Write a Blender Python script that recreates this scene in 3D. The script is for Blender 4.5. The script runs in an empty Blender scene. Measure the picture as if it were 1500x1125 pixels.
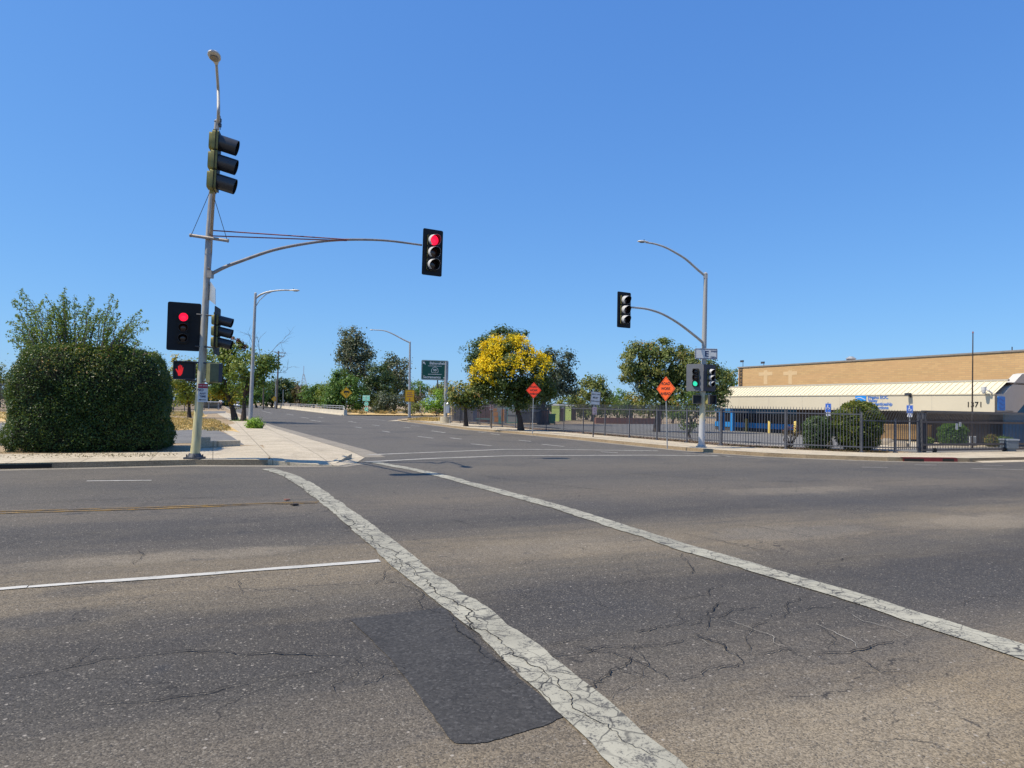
import bpy, math, random
import numpy as np
from mathutils import Vector, Matrix
random.seed(7)
rng = np.random.default_rng(7)
scene = bpy.context.scene
COL = scene.collection
PI = math.pi
# ------------------------------------------------------------------ camera
CAMH = 1.75
F = 1000.0
PITCH = math.atan(32.5 / F)
ROLL = math.radians(1.1)
CAM = Vector((0, 0, CAMH))
CM = Matrix.Rotation(PI / 2 + PITCH, 4, 'X') @ Matrix.Rotation(ROLL, 4, 'Z')
cd = bpy.data.cameras.new('camera')
cd.sensor_width = 36
cd.lens = 24
cd.clip_end = 6000
cam = bpy.data.objects.new('camera', cd)
COL.objects.link(cam)
cam.matrix_world = Matrix.Translation(CAM) @ CM
scene.camera = cam


def ray(px, py):
    return (CM.to_3x3() @ Vector(((px - 750) / F, (562.5 - py) / F, -1)))


def G(px, py, z=0.0):
    d = ray(px, py)
    t = (z - CAMH) / d.z
    return Vector((d.x * t, d.y * t, z))


def D(px, py, Y):
    d = ray(px, py)
    return CAM + d * (Y / d.y)


def PLN(px, py, p0, n):
    d = ray(px, py)
    t = (Vector(p0) - CAM).dot(n) / d.dot(n)
    return CAM + d * t


ANG = math.radians(23.5)
VX = Vector((math.cos(ANG), math.sin(ANG), 0))     # along the cross street, to the right
UY = Vector((-math.sin(ANG), math.cos(ANG), 0))    # along the street ahead
Z = Vector((0, 0, 1))

# ------------------------------------------------------------------ materials


def nn(t, typ, **kw):
    n = t.nodes.new(typ)
    for k, v in kw.items():
        setattr(n, k, v)
    return n


MATS = {}


def newmat(name):
    m = bpy.data.materials.new(name)
    m.use_nodes = True
    t = m.node_tree
    b = t.nodes['Principled BSDF']
    return m, t, b


def mixrgb(t, fac, a, b, blend='MIX'):
    n = nn(t, 'ShaderNodeMix', data_type='RGBA', blend_type=blend)
    for sock, val in ((n.inputs[0], fac), (n.inputs[6], a), (n.inputs[7], b)):
        if isinstance(val, (int, float)):
            sock.default_value = val
        elif isinstance(val, tuple):
            sock.default_value = val if len(val) == 4 else (*val, 1)
        else:
            t.links.new(val, sock)
    return n.outputs[2]


def noise(t, vec, scale, detail=3, rough=.55, dist=0):
    n = nn(t, 'ShaderNodeTexNoise')
    n.inputs['Scale'].default_value = scale
    n.inputs['Detail'].default_value = detail
    n.inputs['Roughness'].default_value = rough
    n.inputs['Distortion'].default_value = dist
    if vec is not None:
        t.links.new(vec, n.inputs['Vector'])
    return n.outputs['Fac']


def ramp(t, fac, stops, interp='LINEAR'):
    n = nn(t, 'ShaderNodeValToRGB')
    n.color_ramp.interpolation = interp
    e = n.color_ramp.elements
    while len(e) < len(stops):
        e.new(.5)
    for i, (p, c) in enumerate(stops):
        e[i].position = p
        e[i].color = (*c, 1) if len(c) == 3 else c
    t.links.new(fac, n.inputs['Fac'])
    return n.outputs['Color']


def maprange(t, v, a, b, c=0, d=1, clamp=True):
    n = nn(t, 'ShaderNodeMapRange', clamp=clamp)
    t.links.new(v, n.inputs[0])
    n.inputs[1].default_value = a
    n.inputs[2].default_value = b
    n.inputs[3].default_value = c
    n.inputs[4].default_value = d
    return n.outputs[0]


def mth(t, op, a, b=None):
    n = nn(t, 'ShaderNodeMath', operation=op)
    for i, v in enumerate((a, b)):
        if v is None:
            continue
        if isinstance(v, (int, float)):
            n.inputs[i].default_value = v
        else:
            t.links.new(v, n.inputs[i])
    return n.outputs[0]


def bump(t, b, h, strength=.3, dist=.01):
    n = nn(t, 'ShaderNodeBump')
    n.inputs['Strength'].default_value = strength
    n.inputs['Distance'].default_value = dist
    t.links.new(h, n.inputs['Height'])
    t.links.new(n.outputs[0], b.inputs['Normal'])


def M(name, col, rough=.6, metal=0, var=.18, scale=3, spec=.4, bmp=0, bscale=30):
    """plain worn surface: base colour broken up by two scales of dirt noise"""
    if name in MATS:
        return MATS[name]
    m, t, b = newmat(name)
    geo = nn(t, 'ShaderNodeNewGeometry')
    n1 = noise(t, geo.outputs['Position'], scale, 5, .6)
    n2 = noise(t, geo.outputs['Position'], scale * 9, 3, .6)
    f = mth(t, 'ADD', mth(t, 'MULTIPLY', n1, .7), mth(t, 'MULTIPLY', n2, .3))
    f = maprange(t, f, .3, .7)
    lo = tuple(c * (1 - var) for c in col)
    hi = tuple(min(1, c * (1 + var)) for c in col)
    t.links.new(mixrgb(t, f, lo, hi), b.inputs['Base Color'])
    b.inputs['Roughness'].default_value = rough
    b.inputs['Metallic'].default_value = metal
    b.inputs['Specular IOR Level'].default_value = spec
    if bmp:
        bump(t, b, noise(t, geo.outputs['Position'], bscale, 4), bmp, .02)
    MATS[name] = m
    return m


def Memit(name, col, strength, base=(.02, .02, .02)):
    m, t, b = newmat(name)
    b.inputs['Base Color'].default_value = (*base, 1)
    b.inputs['Emission Color'].default_value = (*col, 1)
    b.inputs['Emission Strength'].default_value = strength
    b.inputs['Roughness'].default_value = .25
    MATS[name] = m
    return m


def st_coords(t):
    geo = nn(t, 'ShaderNodeNewGeometry')
    mp = nn(t, 'ShaderNodeMapping')
    mp.inputs['Rotation'].default_value = (0, 0, -ANG)
    t.links.new(geo.outputs['Position'], mp.inputs['Vector'])
    return geo.outputs['Position'], mp.outputs['Vector']


def scaled(t, vec, s):
    mp = nn(t, 'ShaderNodeMapping')
    mp.inputs['Scale'].default_value = s
    t.links.new(vec, mp.inputs['Vector'])
    return mp.outputs['Vector']


def stones(t, pos, scale):
    v = nn(t, 'ShaderNodeTexVoronoi')
    v.inputs['Scale'].default_value = scale
    t.links.new(pos, v.inputs['Vector'])
    sep = nn(t, 'ShaderNodeSeparateColor')
    t.links.new(v.outputs['Color'], sep.inputs[0])
    return sep.outputs[0], sep.outputs[1], v.outputs['Distance']


DK, TN = (.050, .048, .047), (.24, .205, .15)
STAINS = [(85, 905, .55, .26, DK, .75), (110, 868, .3, .2, DK, .6), (1400, 850, 1.5, .9, DK, .6), (1250, 800, 1.6, .5, DK, .4), (1455, 762, 1.9, .55, TN, .6), (1175, 718, 2.2, .6, TN, .45), (250, 815, 1.5, .30, TN, .6),
          (1230, 1075, 1.1, .5, TN, .55), (820, 800, 1.7, .5, TN, .4), (600, 945, .5, .4, DK, .5), (1150, 780, 1.4, .5, (.15, .14, .12), .5), (180, 770, 2.2, .4, DK, .55), (860, 900, 1.1, .25, DK, .45)]


def asphalt_main():
    m, t, b = newmat('worn_asphalt')
    pos, st = st_coords(t)
    sep = nn(t, 'ShaderNodeSeparateXYZ')
    t.links.new(st, sep.inputs[0])
    # wheel paths worn along the cross street; wobbling edges
    wob = noise(t, scaled(t, st, (.35, 1, 1)), .55, 4, .6)
    wob2 = noise(t, scaled(t, st, (.25, 1.6, 1)), 1.7, 5, .65)
    tt = mth(t, 'ADD', sep.outputs[1], mth(t, 'MULTIPLY', mth(t, 'SUBTRACT', wob, .5), 2.0))
    tt = mth(t, 'ADD', tt, mth(t, 'MULTIPLY', mth(t, 'SUBTRACT', wob2, .5), 1.4))
    f = maprange(t, tt, 0, 32)
    d = (0.054, 0.049, 0.043)
    tan = (0.232, 0.187, 0.121)
    mid = (0.111, 0.099, 0.078)
    stops = [(0, tan), (2.8, (0.206, 0.165, 0.108)), (3.5, (0.126, 0.108, 0.083)), (4.5, (0.062, 0.057, 0.050)), (5.7, d), (6.4, (0.115, 0.099, 0.074)),
             (7.2, (0.173, 0.142, 0.097)), (8.2, (0.154, 0.128, 0.089)), (9.0, (0.091, 0.081, 0.067)), (9.8, (0.058, 0.054, 0.049)), (10.8, (0.089, 0.080, 0.068)), (12, (0.126, 0.108, 0.083)),
             (13.5, (0.101, 0.091, 0.076)), (15.2, (0.082, 0.076, 0.066)), (17.5, (0.115, 0.102, 0.082)), (20, (0.103, 0.095, 0.081)), (24, (0.107, 0.099, 0.085)), (32, (0.109, 0.100, 0.086))]
    base = ramp(t, f, [(p / 32, c) for p, c in stops])
    # blotches and long dirty streaks
    bl = noise(t, scaled(t, st, (.6, 1, 1)), .9, 6, .62)
    base = mixrgb(t, maprange(t, bl, .45, .68, 0, .35), base, mid)
    bl2 = noise(t, pos, .23, 4, .6)
    base = mixrgb(t, maprange(t, bl2, .5, .68, 0, .65), base, (.062, .060, .058))
    bl3 = noise(t, scaled(t, st, (.12, 1.2, 1)), 3.0, 5, .7)
    base = mixrgb(t, maprange(t, bl3, .48, .72, 0, .42), base, (.056, .054, .053))
    # stains and bleached places with a shape of their own
    n9 = noise(t, pos, 1.6, 5, .65)
    for (px, py, rv, ru, colr, st_) in STAINS:
        c = G(px, py)
        cs, ct = c.dot(VX), c.dot(UY)
        a_ = mth(t, 'DIVIDE', mth(t, 'SUBTRACT', sep.outputs[0], cs), rv)
        b_ = mth(t, 'DIVIDE', mth(t, 'SUBTRACT', sep.outputs[1], ct), ru)
        r_ = mth(t, 'ADD', mth(t, 'MULTIPLY', a_, a_), mth(t, 'MULTIPLY', b_, b_))
        r_ = mth(t, 'ADD', r_, mth(t, 'MULTIPLY', mth(t, 'SUBTRACT', n9, .5), 3.2))
        base = mixrgb(t, maprange(t, r_, 1.35, .25, 0, st_ * .8), base, colr)
    # hairline alligator cracking in patches
    vm = nn(t, 'ShaderNodeVectorMath', operation='MULTIPLY_ADD')
    wv = nn(t, 'ShaderNodeTexNoise')
    wv.inputs['Scale'].default_value = 2.2
    wv.inputs['Detail'].default_value = 5
    t.links.new(pos, wv.inputs['Vector'])
    t.links.new(wv.outputs['Color'], vm.inputs[0])
    vm.inputs[1].default_value = (.7, .7, 0)
    t.links.new(pos, vm.inputs[2])
    for sc_, th_, lo_, hi_ in ((.55, .006, .46, .56), (1.7, .011, .52, .62)):
        v = nn(t, 'ShaderNodeTexVoronoi', feature='DISTANCE_TO_EDGE')
        v.inputs['Scale'].default_value = sc_
        t.links.new(vm.outputs[0], v.inputs['Vector'])
        msk = mth(t, 'MULTIPLY', maprange(t, v.outputs['Distance'], th_ * .4, th_, .8, 0), maprange(t, noise(t, pos, .6, 3), lo_, hi_))
        msk = mth(t, 'MULTIPLY', msk, maprange(t, noise(t, pos, 9, 3), .38, .55))
        base = mixrgb(t, msk, base, (.028, .026, .024))
    # oil spots
    oil = noise(t, pos, 1.9, 2, .4)
    base = mixrgb(t, maprange(t, oil, .70, .78, 0, .7), base, (.045, .045, .047))
    # aggregate
    r1, r2, dist = stones(t, pos, 105)
    s1, s2, dist2 = stones(t, pos, 34)
    val = mth(t, 'ADD', mth(t, 'MULTIPLY', r1, .9), .58)
    vc = nn(t, 'ShaderNodeCombineColor')
    for i in range(3):
        t.links.new(val, vc.inputs[i])
    base = mixrgb(t, 1.0, base, vc.outputs[0], 'MULTIPLY')
    base = mixrgb(t, maprange(t, r2, .945, .96, 0, .6), base, (.27, .245, .20))
    base = mixrgb(t, mth(t, 'MULTIPLY', maprange(t, s2, .972, .98, 0, .55), maprange(t, dist2, .25, .42, 1, 0)), base, (.46, .42, .36))
    base = mixrgb(t, maprange(t, r2, .10, .03, 0, .7), base, (.035, .035, .036))
    t.links.new(base, b.inputs['Base Color'])
    b.inputs['Roughness'].default_value = .82
    b.inputs['Specular IOR Level'].default_value = .28
    hh = mth(t, 'ADD', mth(t, 'MULTIPLY', dist, -.8), noise(t, pos, 160, 2))
    bump(t, b, hh, .55, .006)
    MATS['asphalt'] = m


def simple_ground(name, c1, c2, sc, speck=None, bmp=.4, rough=.9, joints=None):
    m, t, b = newmat(name)
    pos, st = st_coords(t)
    n1 = noise(t, pos, sc, 6, .62)
    n2 = noise(t, pos, sc * 6.3, 5, .65)
    f = maprange(t, mth(t, 'ADD', mth(t, 'MULTIPLY', n1, .6), mth(t, 'MULTIPLY', n2, .4)), .36, .64)
    base = mixrgb(t, f, c1, c2)
    base = mixrgb(t, maprange(t, noise(t, pos, .55, 6, .7), .50, .66, 0, .35), base, tuple(c * .55 for c in c1))
    base = mixrgb(t, maprange(t, noise(t, scaled(t, st, (.3, 1, 1)), 3.1, 4, .6), .60, .74, 0, .5), base, tuple(c * .45 for c in c1))
    r1, r2, dist = stones(t, pos, 60)
    if speck:
        base = mixrgb(t, maprange(t, r2, .8, .9, 0, .6), base, speck)
    val = mth(t, 'ADD', mth(t, 'MULTIPLY', r1, .5), .75)
    vc = nn(t, 'ShaderNodeCombineColor')
    for i in range(3):
        t.links.new(val, vc.inputs[i])
    base = mixrgb(t, 1.0, base, vc.outputs[0], 'MULTIPLY')
    if joints:
        br = nn(t, 'ShaderNodeTexBrick')
        br.offset = 0
        br.inputs['Scale'].default_value = 1
        br.inputs['Mortar Size'].default_value = .018
        br.inputs['Brick Width'].default_value = joints
        br.inputs['Row Height'].default_value = joints
        t.links.new(st, br.inputs['Vector'])
        base = mixrgb(t, mth(t, 'MULTIPLY', br.outputs['Fac'], .6), base, tuple(c * .35 for c in c1))
    t.links.new(base, b.inputs['Base Color'])
    b.inputs['Roughness'].default_value = rough
    b.inputs['Specular IOR Level'].default_value = .25
    bump(t, b, mth(t, 'ADD', noise(t, pos, 90, 3), n2), bmp, .01)
    MATS[name] = m


def paint_mat(name, col, wear, crack):
    m, t, b = newmat(name)
    pos, st = st_coords(t)
    n1 = noise(t, pos, 5, 6, .7)
    n2 = noise(t, pos, 60, 4, .7)
    n3 = noise(t, pos, .8, 3, .6)
    base = mixrgb(t, maprange(t, n3, .35, .65), tuple(c * .72 for c in col), col)
    base = mixrgb(t, maprange(t, n1, .45, .7, 0, .45), base, tuple(c * .5 for c in col))
    wearf = mth(t, 'ADD', mth(t, 'MULTIPLY', n1, .45), mth(t, 'MULTIPLY', n2, .55))
    base = mixrgb(t, maprange(t, wearf, wear, wear + .07, 0, .9), base, (.075, .073, .07))
    # crosswise tyre scuffs
    sc = noise(t, scaled(t, st, (.7, 9, 1)), 1.3, 3, .6)
    base = mixrgb(t, maprange(t, sc, .62, .72, 0, .55), base, (.10, .105, .115))
    if crack:
        wv = nn(t, 'ShaderNodeTexNoise')
        wv.inputs['Scale'].default_value = 4
        t.links.new(pos, wv.inputs['Vector'])
        vm = nn(t, 'ShaderNodeVectorMath', operation='MULTIPLY_ADD')
        t.links.new(wv.outputs['Color'], vm.inputs[0])
        vm.inputs[1].default_value = (.25, .25, 0)
        t.links.new(pos, vm.inputs[2])
        v = nn(t, 'ShaderNodeTexVoronoi', feature='DISTANCE_TO_EDGE')
        v.inputs['Scale'].default_value = 5.2
        t.links.new(vm.outputs[0], v.inputs['Vector'])
        msk = mth(t, 'MULTIPLY', maprange(t, v.outputs['Distance'], .012, .035, .85, 0), maprange(t, noise(t, pos, 1.1, 2), .34, .48))
        base = mixrgb(t, msk, base, (.05, .048, .045))
    t.links.new(base, b.inputs['Base Color'])
    b.inputs['Roughness'].default_value = .75
    b.inputs['Specular IOR Level'].default_value = .3
    bump(t, b, mth(t, 'ADD', n2, n1), .35, .006)
    MATS[name] = m


asphalt_main()
simple_ground('patch_asphalt', (.038, .037, .036), (.055, .053, .050), 2.5, (.085, .083, .08), .35, .8)
simple_ground('lot_asphalt', (.13, .13, .13), (.18, .176, .165), .8, (.25, .24, .22))
simple_ground('ramp_asphalt', (.085, .085, .087), (.12, .118, .113), .3)
simple_ground('concrete', (.38, .325, .23), (.53, .46, .34), 1.3, (.5, .46, .4), .25, .85, 1.52)
simple_ground('kerb_concrete', (.42, .365, .26), (.54, .47, .34), 2.2, (.46, .43, .38), .25, .85, 1.52)
simple_ground('gutter_concrete', (.19, .17, .135), (.28, .25, .20), 1.4, (.33, .31, .28), .25)
simple_ground('dirt', (.27, .20, .125), (.36, .275, .17), .5, (.42, .34, .23), .6)
simple_ground('red_dirt', (.17, .105, .075), (.25, .17, .12), 1.5, (.33, .27, .2), .6)
simple_ground('dry_grass', (.50, .33, .13), (.62, .45, .20), 2.0, (.66, .52, .28), .8)
paint_mat('paint_white', (.40, .385, .305), .52, True)
paint_mat('paint_line', (.55, .54, .49), .56, False)
paint_mat('paint_thin', (.38, .365, .32), .53, False)
paint_mat('paint_yellow', (.36, .22, .05), .47, False)
M('crack', (.022, .020, .018), .95, var=.4, scale=40)
M('crack_pale', (.34, .32, .27), .9, var=.3, scale=30)
M('red_kerb', (.22, .03, .03), .7, var=.3)
M('galv', (.36, .37, .37), .5, .35, .22, 2.5)
M('pole_grey', (.40, .40, .38), .55, .15, .2, 3)
M('dark_steel', (.055, .06, .072), .5, .2, .25, 4)
M('fence_grey', (.085, .09, .108), .5, .1, .25, 5)
M('gate_black', (.075, .08, .092), .5, .1, .25, 5)
M('sig_black', (.012, .0125, .014), .55, var=.3, spec=.3)
M('plate_black', (.013, .015, .018), .6, var=.25, spec=.25)
M('visor', (.03, .031, .034), .38, var=.25, spec=.6)
M('visor_sunlit', (.48, .48, .48), .45, var=.15, spec=.5)  # faded black hoods, colour raised to pale grey to stand for sun glare
M('sig_olive', (.27, .25, .085), .6, var=.28, scale=8)
M('sig_dark_olive', (.12, .13, .065), .6, var=.28, scale=8)
M('lens_dark', (.018, .010, .010), .2, var=.1, spec=.7)
M('lens_amber', (.05, .02, .012), .2, var=.1, spec=.7)
Memit('lens_red', (1, .008, .045), 1.5)
Memit('lens_green', (.05, 1, .62), .75)
Memit('hand_red', (1, .010, .006), .55)
M('rust_rod', (.27, .10, .095), .6, .2, .3, 6)
M('rust_pipe', (.30, .27, .24), .5, .3, .35, 4)
M('sign_white', (.62, .63, .62), .5, var=.1)
M('sign_orange', (.83, .115, .018), .5, var=.05)
M('sign_red_orange', (.80, .045, .012), .5, var=.05)
M('sign_black', (.015, .015, .015), .5)
M('sign_green', (.006, .075, .055), .5, var=.08)
M('sign_teal', (.01, .36, .29), .5, var=.08)
M('sign_yellow', (.62, .36, .01), .5, var=.06)
M('sign_mustard', (.52, .31, .01), .5, var=.12)
M('sign_blue', (.03, .12, .50), .5, var=.06)
M('sign_navy', (.008, .02, .09), .5, var=.06)
M('sign_redprint', (.35, .02, .05), .5, var=.1)
M('alu_back', (.40, .44, .48), .4, .4, .1)
M('plate_grey', (.13, .14, .16), .6, var=.12)
M('plate_dark', (.045, .05, .065), .6, var=.12)
M('lamp_body', (.55, .54, .50), .45, .1, .12)
M('lamp_glass', (.10, .09, .07), .2, var=.1, spec=.8)
M('bark', (.055, .042, .034), .9, var=.4, scale=6, bmp=.6)
M('bark_grey', (.12, .10, .085), .9, var=.35, scale=6, bmp=.6)
M('wood_pole', (.13, .105, .085), .85, var=.3, scale=3)
M('fascia', (.60, .54, .41), .6, var=.04, scale=.6)
M('fascia_roof', (.66, .60, .43), .45, var=.05, scale=.7)
M('trim', (.45, .42, .35), .6, var=.1)
M('gable_wall', (.50, .49, .45), .7, var=.05)
M('wall_blue', (.018, .22, .56), .6, var=.1)
M('wall_navy', (.014, .13, .30), .6, var=.1)
M('wall_brown', (.10, .075, .062), .7, var=.2, scale=2)
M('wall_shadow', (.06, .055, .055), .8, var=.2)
M('glass', (.015, .014, .02), .12, var=.1, spec=.8)
M('logo_blue', (.02, .25, .72), .5, var=.1)
M('text_blue', (.03, .16, .52), .5, var=.05)
M('roof_edge', (.26, .235, .20), .6, .1)
M('white_metal', (.68, .68, .66), .45, var=.08)
M('bollard_yellow', (.62, .47, .13), .6, var=.12)
M('bin_grey', (.13, .16, .19), .6, var=.15)
M('bin_green', (.01, .20, .10), .55, var=.15)
M('dumpster', (.018, .030, .052), .6, var=.25)
M('toilet_green', (.40, .52, .16), .5, var=.08)
M('toilet_brown', (.09, .045, .04), .6, var=.2)
M('container_brown', (.15, .065, .05), .6, var=.25)
M('container_blue', (.03, .06, .16), .6, var=.25)
M('tarp_grey', (.10, .095, .11), .8, var=.25, scale=1)
M('panel_teal', (.12, .33, .32), .6, var=.15)
M('panel_orange', (.60, .27, .08), .6, var=.2)
M('panel_grey', (.33, .35, .35), .6, var=.12)
M('brick_red', (.30, .13, .09), .8, var=.25, scale=5)
M('parapet', (.58, .52, .41), .8, var=.14, scale=.4)
M('rail_white', (.30, .30, .30), .5, var=.12)
M('car_white', (.70, .70, .69), .25, var=.04, spec=.6)
M('car_silver', (.42, .43, .44), .25, .4, .04, spec=.6)
M('tyre', (.02, .02, .02), .85)
M('skin', (.30, .17, .11), .6)
M('cloth_white', (.72, .72, .70), .9)
M('cloth_dark', (.03, .03, .04), .9)
M('red_light', (.35, .01, .01), .3)
M('stone', (.26, .22, .165), .85, var=.25, scale=4)
M('straw', (.55, .40, .17), .95, var=.3, scale=3)


def brick_mat():
    m, t, b = newmat('tan_brick')
    tc = nn(t, 'ShaderNodeTexCoord')
    pos, st = st_coords(t)
    sep = nn(t, 'ShaderNodeSeparateXYZ')
    t.links.new(st, sep.inputs[0])
    cmb = nn(t, 'ShaderNodeCombineXYZ')
    t.links.new(mth(t, 'ADD', sep.outputs[0], sep.outputs[1]), cmb.inputs[0])
    t.links.new(sep.outputs[2], cmb.inputs[1])
    br = nn(t, 'ShaderNodeTexBrick')
    br.inputs['Scale'].default_value = 1
    br.inputs['Brick Width'].default_value = .42
    br.inputs['Row Height'].default_value = .12
    br.inputs['Mortar Size'].default_value = .012
    br.inputs['Color1'].default_value = (.60, .40, .185, 1)
    br.inputs['Color2'].default_value = (.50, .32, .15, 1)
    br.inputs['Mortar'].default_value = (.42, .30, .18, 1)
    t.links.new(cmb.outputs[0], br.inputs['Vector'])
    n1 = noise(t, scaled(t, cmb.outputs[0], (.15, 1.2, 1)), 2.2, 4, .6)
    c = mixrgb(t, maprange(t, n1, .38, .62, 0, .5), br.outputs['Color'], (.58, .36, .18))
    n2 = noise(t, cmb.outputs[0], .25, 3, .6)
    c = mixrgb(t, maprange(t, n2, .45, .65, 0, .4), c, (.50, .33, .16))
    t.links.new(c, b.inputs['Base Color'])
    b.inputs['Roughness'].default_value = .9
    b.inputs['Specular IOR Level'].default_value = .2
    bump(t, b, br.outputs['Fac'], -.3, .01)
    MATS['brick_tan'] = m


brick_mat()
M('brick_cross', (.62, .45, .25), .9, var=.08)


def leafmat(name, cols, trans=.35, rough=.5, tint=(.25, .32, .03)):
    m, t, b = newmat(name)
    at = nn(t, 'ShaderNodeAttribute', attribute_name='var')
    n = len(cols)
    c = ramp(t, at.outputs['Fac'], [(i / max(1, n - 1), cc) for i, cc in enumerate(cols)])
    t.links.new(c, b.inputs['Base Color'])
    b.inputs['Roughness'].default_value = rough
    b.inputs['Specular IOR Level'].default_value = .35
    tr = nn(t, 'ShaderNodeBsdfTranslucent')
    t.links.new(mixrgb(t, .5, c, tint), tr.inputs['Color'])
    mx = nn(t, 'ShaderNodeMixShader')
    mx.inputs[0].default_value = trans
    t.links.new(b.outputs[0], mx.inputs[1])
    t.links.new(tr.outputs[0], mx.inputs[2])
    t.links.new(mx.outputs[0], t.nodes['Material Output'].inputs['Surface'])
    MATS[name] = m


leafmat('leaf_hedge', [(.018, .042, .012), (.038, .080, .019), (.070, .128, .026), (.13, .18, .04)], .25, .42)
leafmat('leaf_shoot', [(0.075, 0.138, 0.027), (0.138, 0.213, 0.044), (0.237, 0.312, 0.081)], .45)
leafmat('leaf_mid', [(0.055, 0.112, 0.024), (0.102, 0.176, 0.034), (0.176, 0.242, 0.047), (0.260, 0.278, 0.055)], .35)
leafmat('leaf_green', [(0.049, 0.113, 0.024), (0.096, 0.200, 0.038), (0.174, 0.295, 0.055)], .35)
leafmat('leaf_bright', [(0.132, 0.265, 0.034), (0.246, 0.416, 0.047), (0.378, 0.548, 0.076)], .4)
leafmat('leaf_euc', [(0.047, 0.070, 0.043), (0.088, 0.117, 0.066), (0.156, 0.172, 0.094), (0.234, 0.195, 0.108)], .25)
leafmat('leaf_dark', [(0.027, 0.058, 0.025), (0.055, 0.101, 0.039), (0.098, 0.152, 0.051)], .25)
leafmat('leaf_greydark', [(0.039, 0.058, 0.043), (0.074, 0.098, 0.066), (0.127, 0.152, 0.098)], .25)
leafmat('leaf_autumn', [(0.078, 0.131, 0.024), (0.148, 0.182, 0.035), (0.295, 0.260, 0.052), (0.418, 0.200, 0.070)], .35)
leafmat('leaf_olive', [(0.070, 0.113, 0.033), (0.137, 0.183, 0.048), (0.229, 0.248, 0.070), (0.293, 0.220, 0.091)], .35)
leafmat('leaf_yellowgreen', [(0.090, 0.135, 0.022), (0.179, 0.224, 0.033), (0.359, 0.344, 0.045)], .4)
leafmat('flower_yellow', [(.72, .52, .006), (.86, .68, .012), (.90, .74, .05)], .35, .6, (.95, .62, .01))
leafmat('leaf_yellow', [(0.225, 0.188, 0.015), (0.425, 0.312, 0.019), (0.550, 0.425, 0.037)], .4)
leafmat('leaf_brown', [(.06, .045, .03), (.11, .08, .05), (.16, .11, .06)], .2)
leafmat('leaf_red', [(.10, .02, .025), (.17, .04, .04)], .3)
leafmat('straw_leaf', [(.36, .25, .10), (.52, .37, .15), (.62, .47, .22)], .3)

# ------------------------------------------------------------------ mesh builder
WL = {}


def smooth(pts, k=5):
    """Catmull-Rom through the given points"""
    P = [Vector(p) for p in pts]
    Q = [P[0] * 2 - P[1]] + P + [P[-1] * 2 - P[-2]]
    out = []
    for i in range(1, len(Q) - 2):
        for j in range(k):
            t = j / k
            out.append(.5 * (2 * Q[i] + (Q[i + 1] - Q[i - 1]) * t + (2 * Q[i - 1] - 5 * Q[i] + 4 * Q[i + 1] - Q[i + 2]) * t * t + (3 * Q[i] - Q[i - 1] - 3 * Q[i + 1] + Q[i + 2]) * t ** 3))
    return out + [P[-1]]


def taper(a, b, n):
    return [a + (b - a) * i / (n - 1) for i in range(n)]


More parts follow.
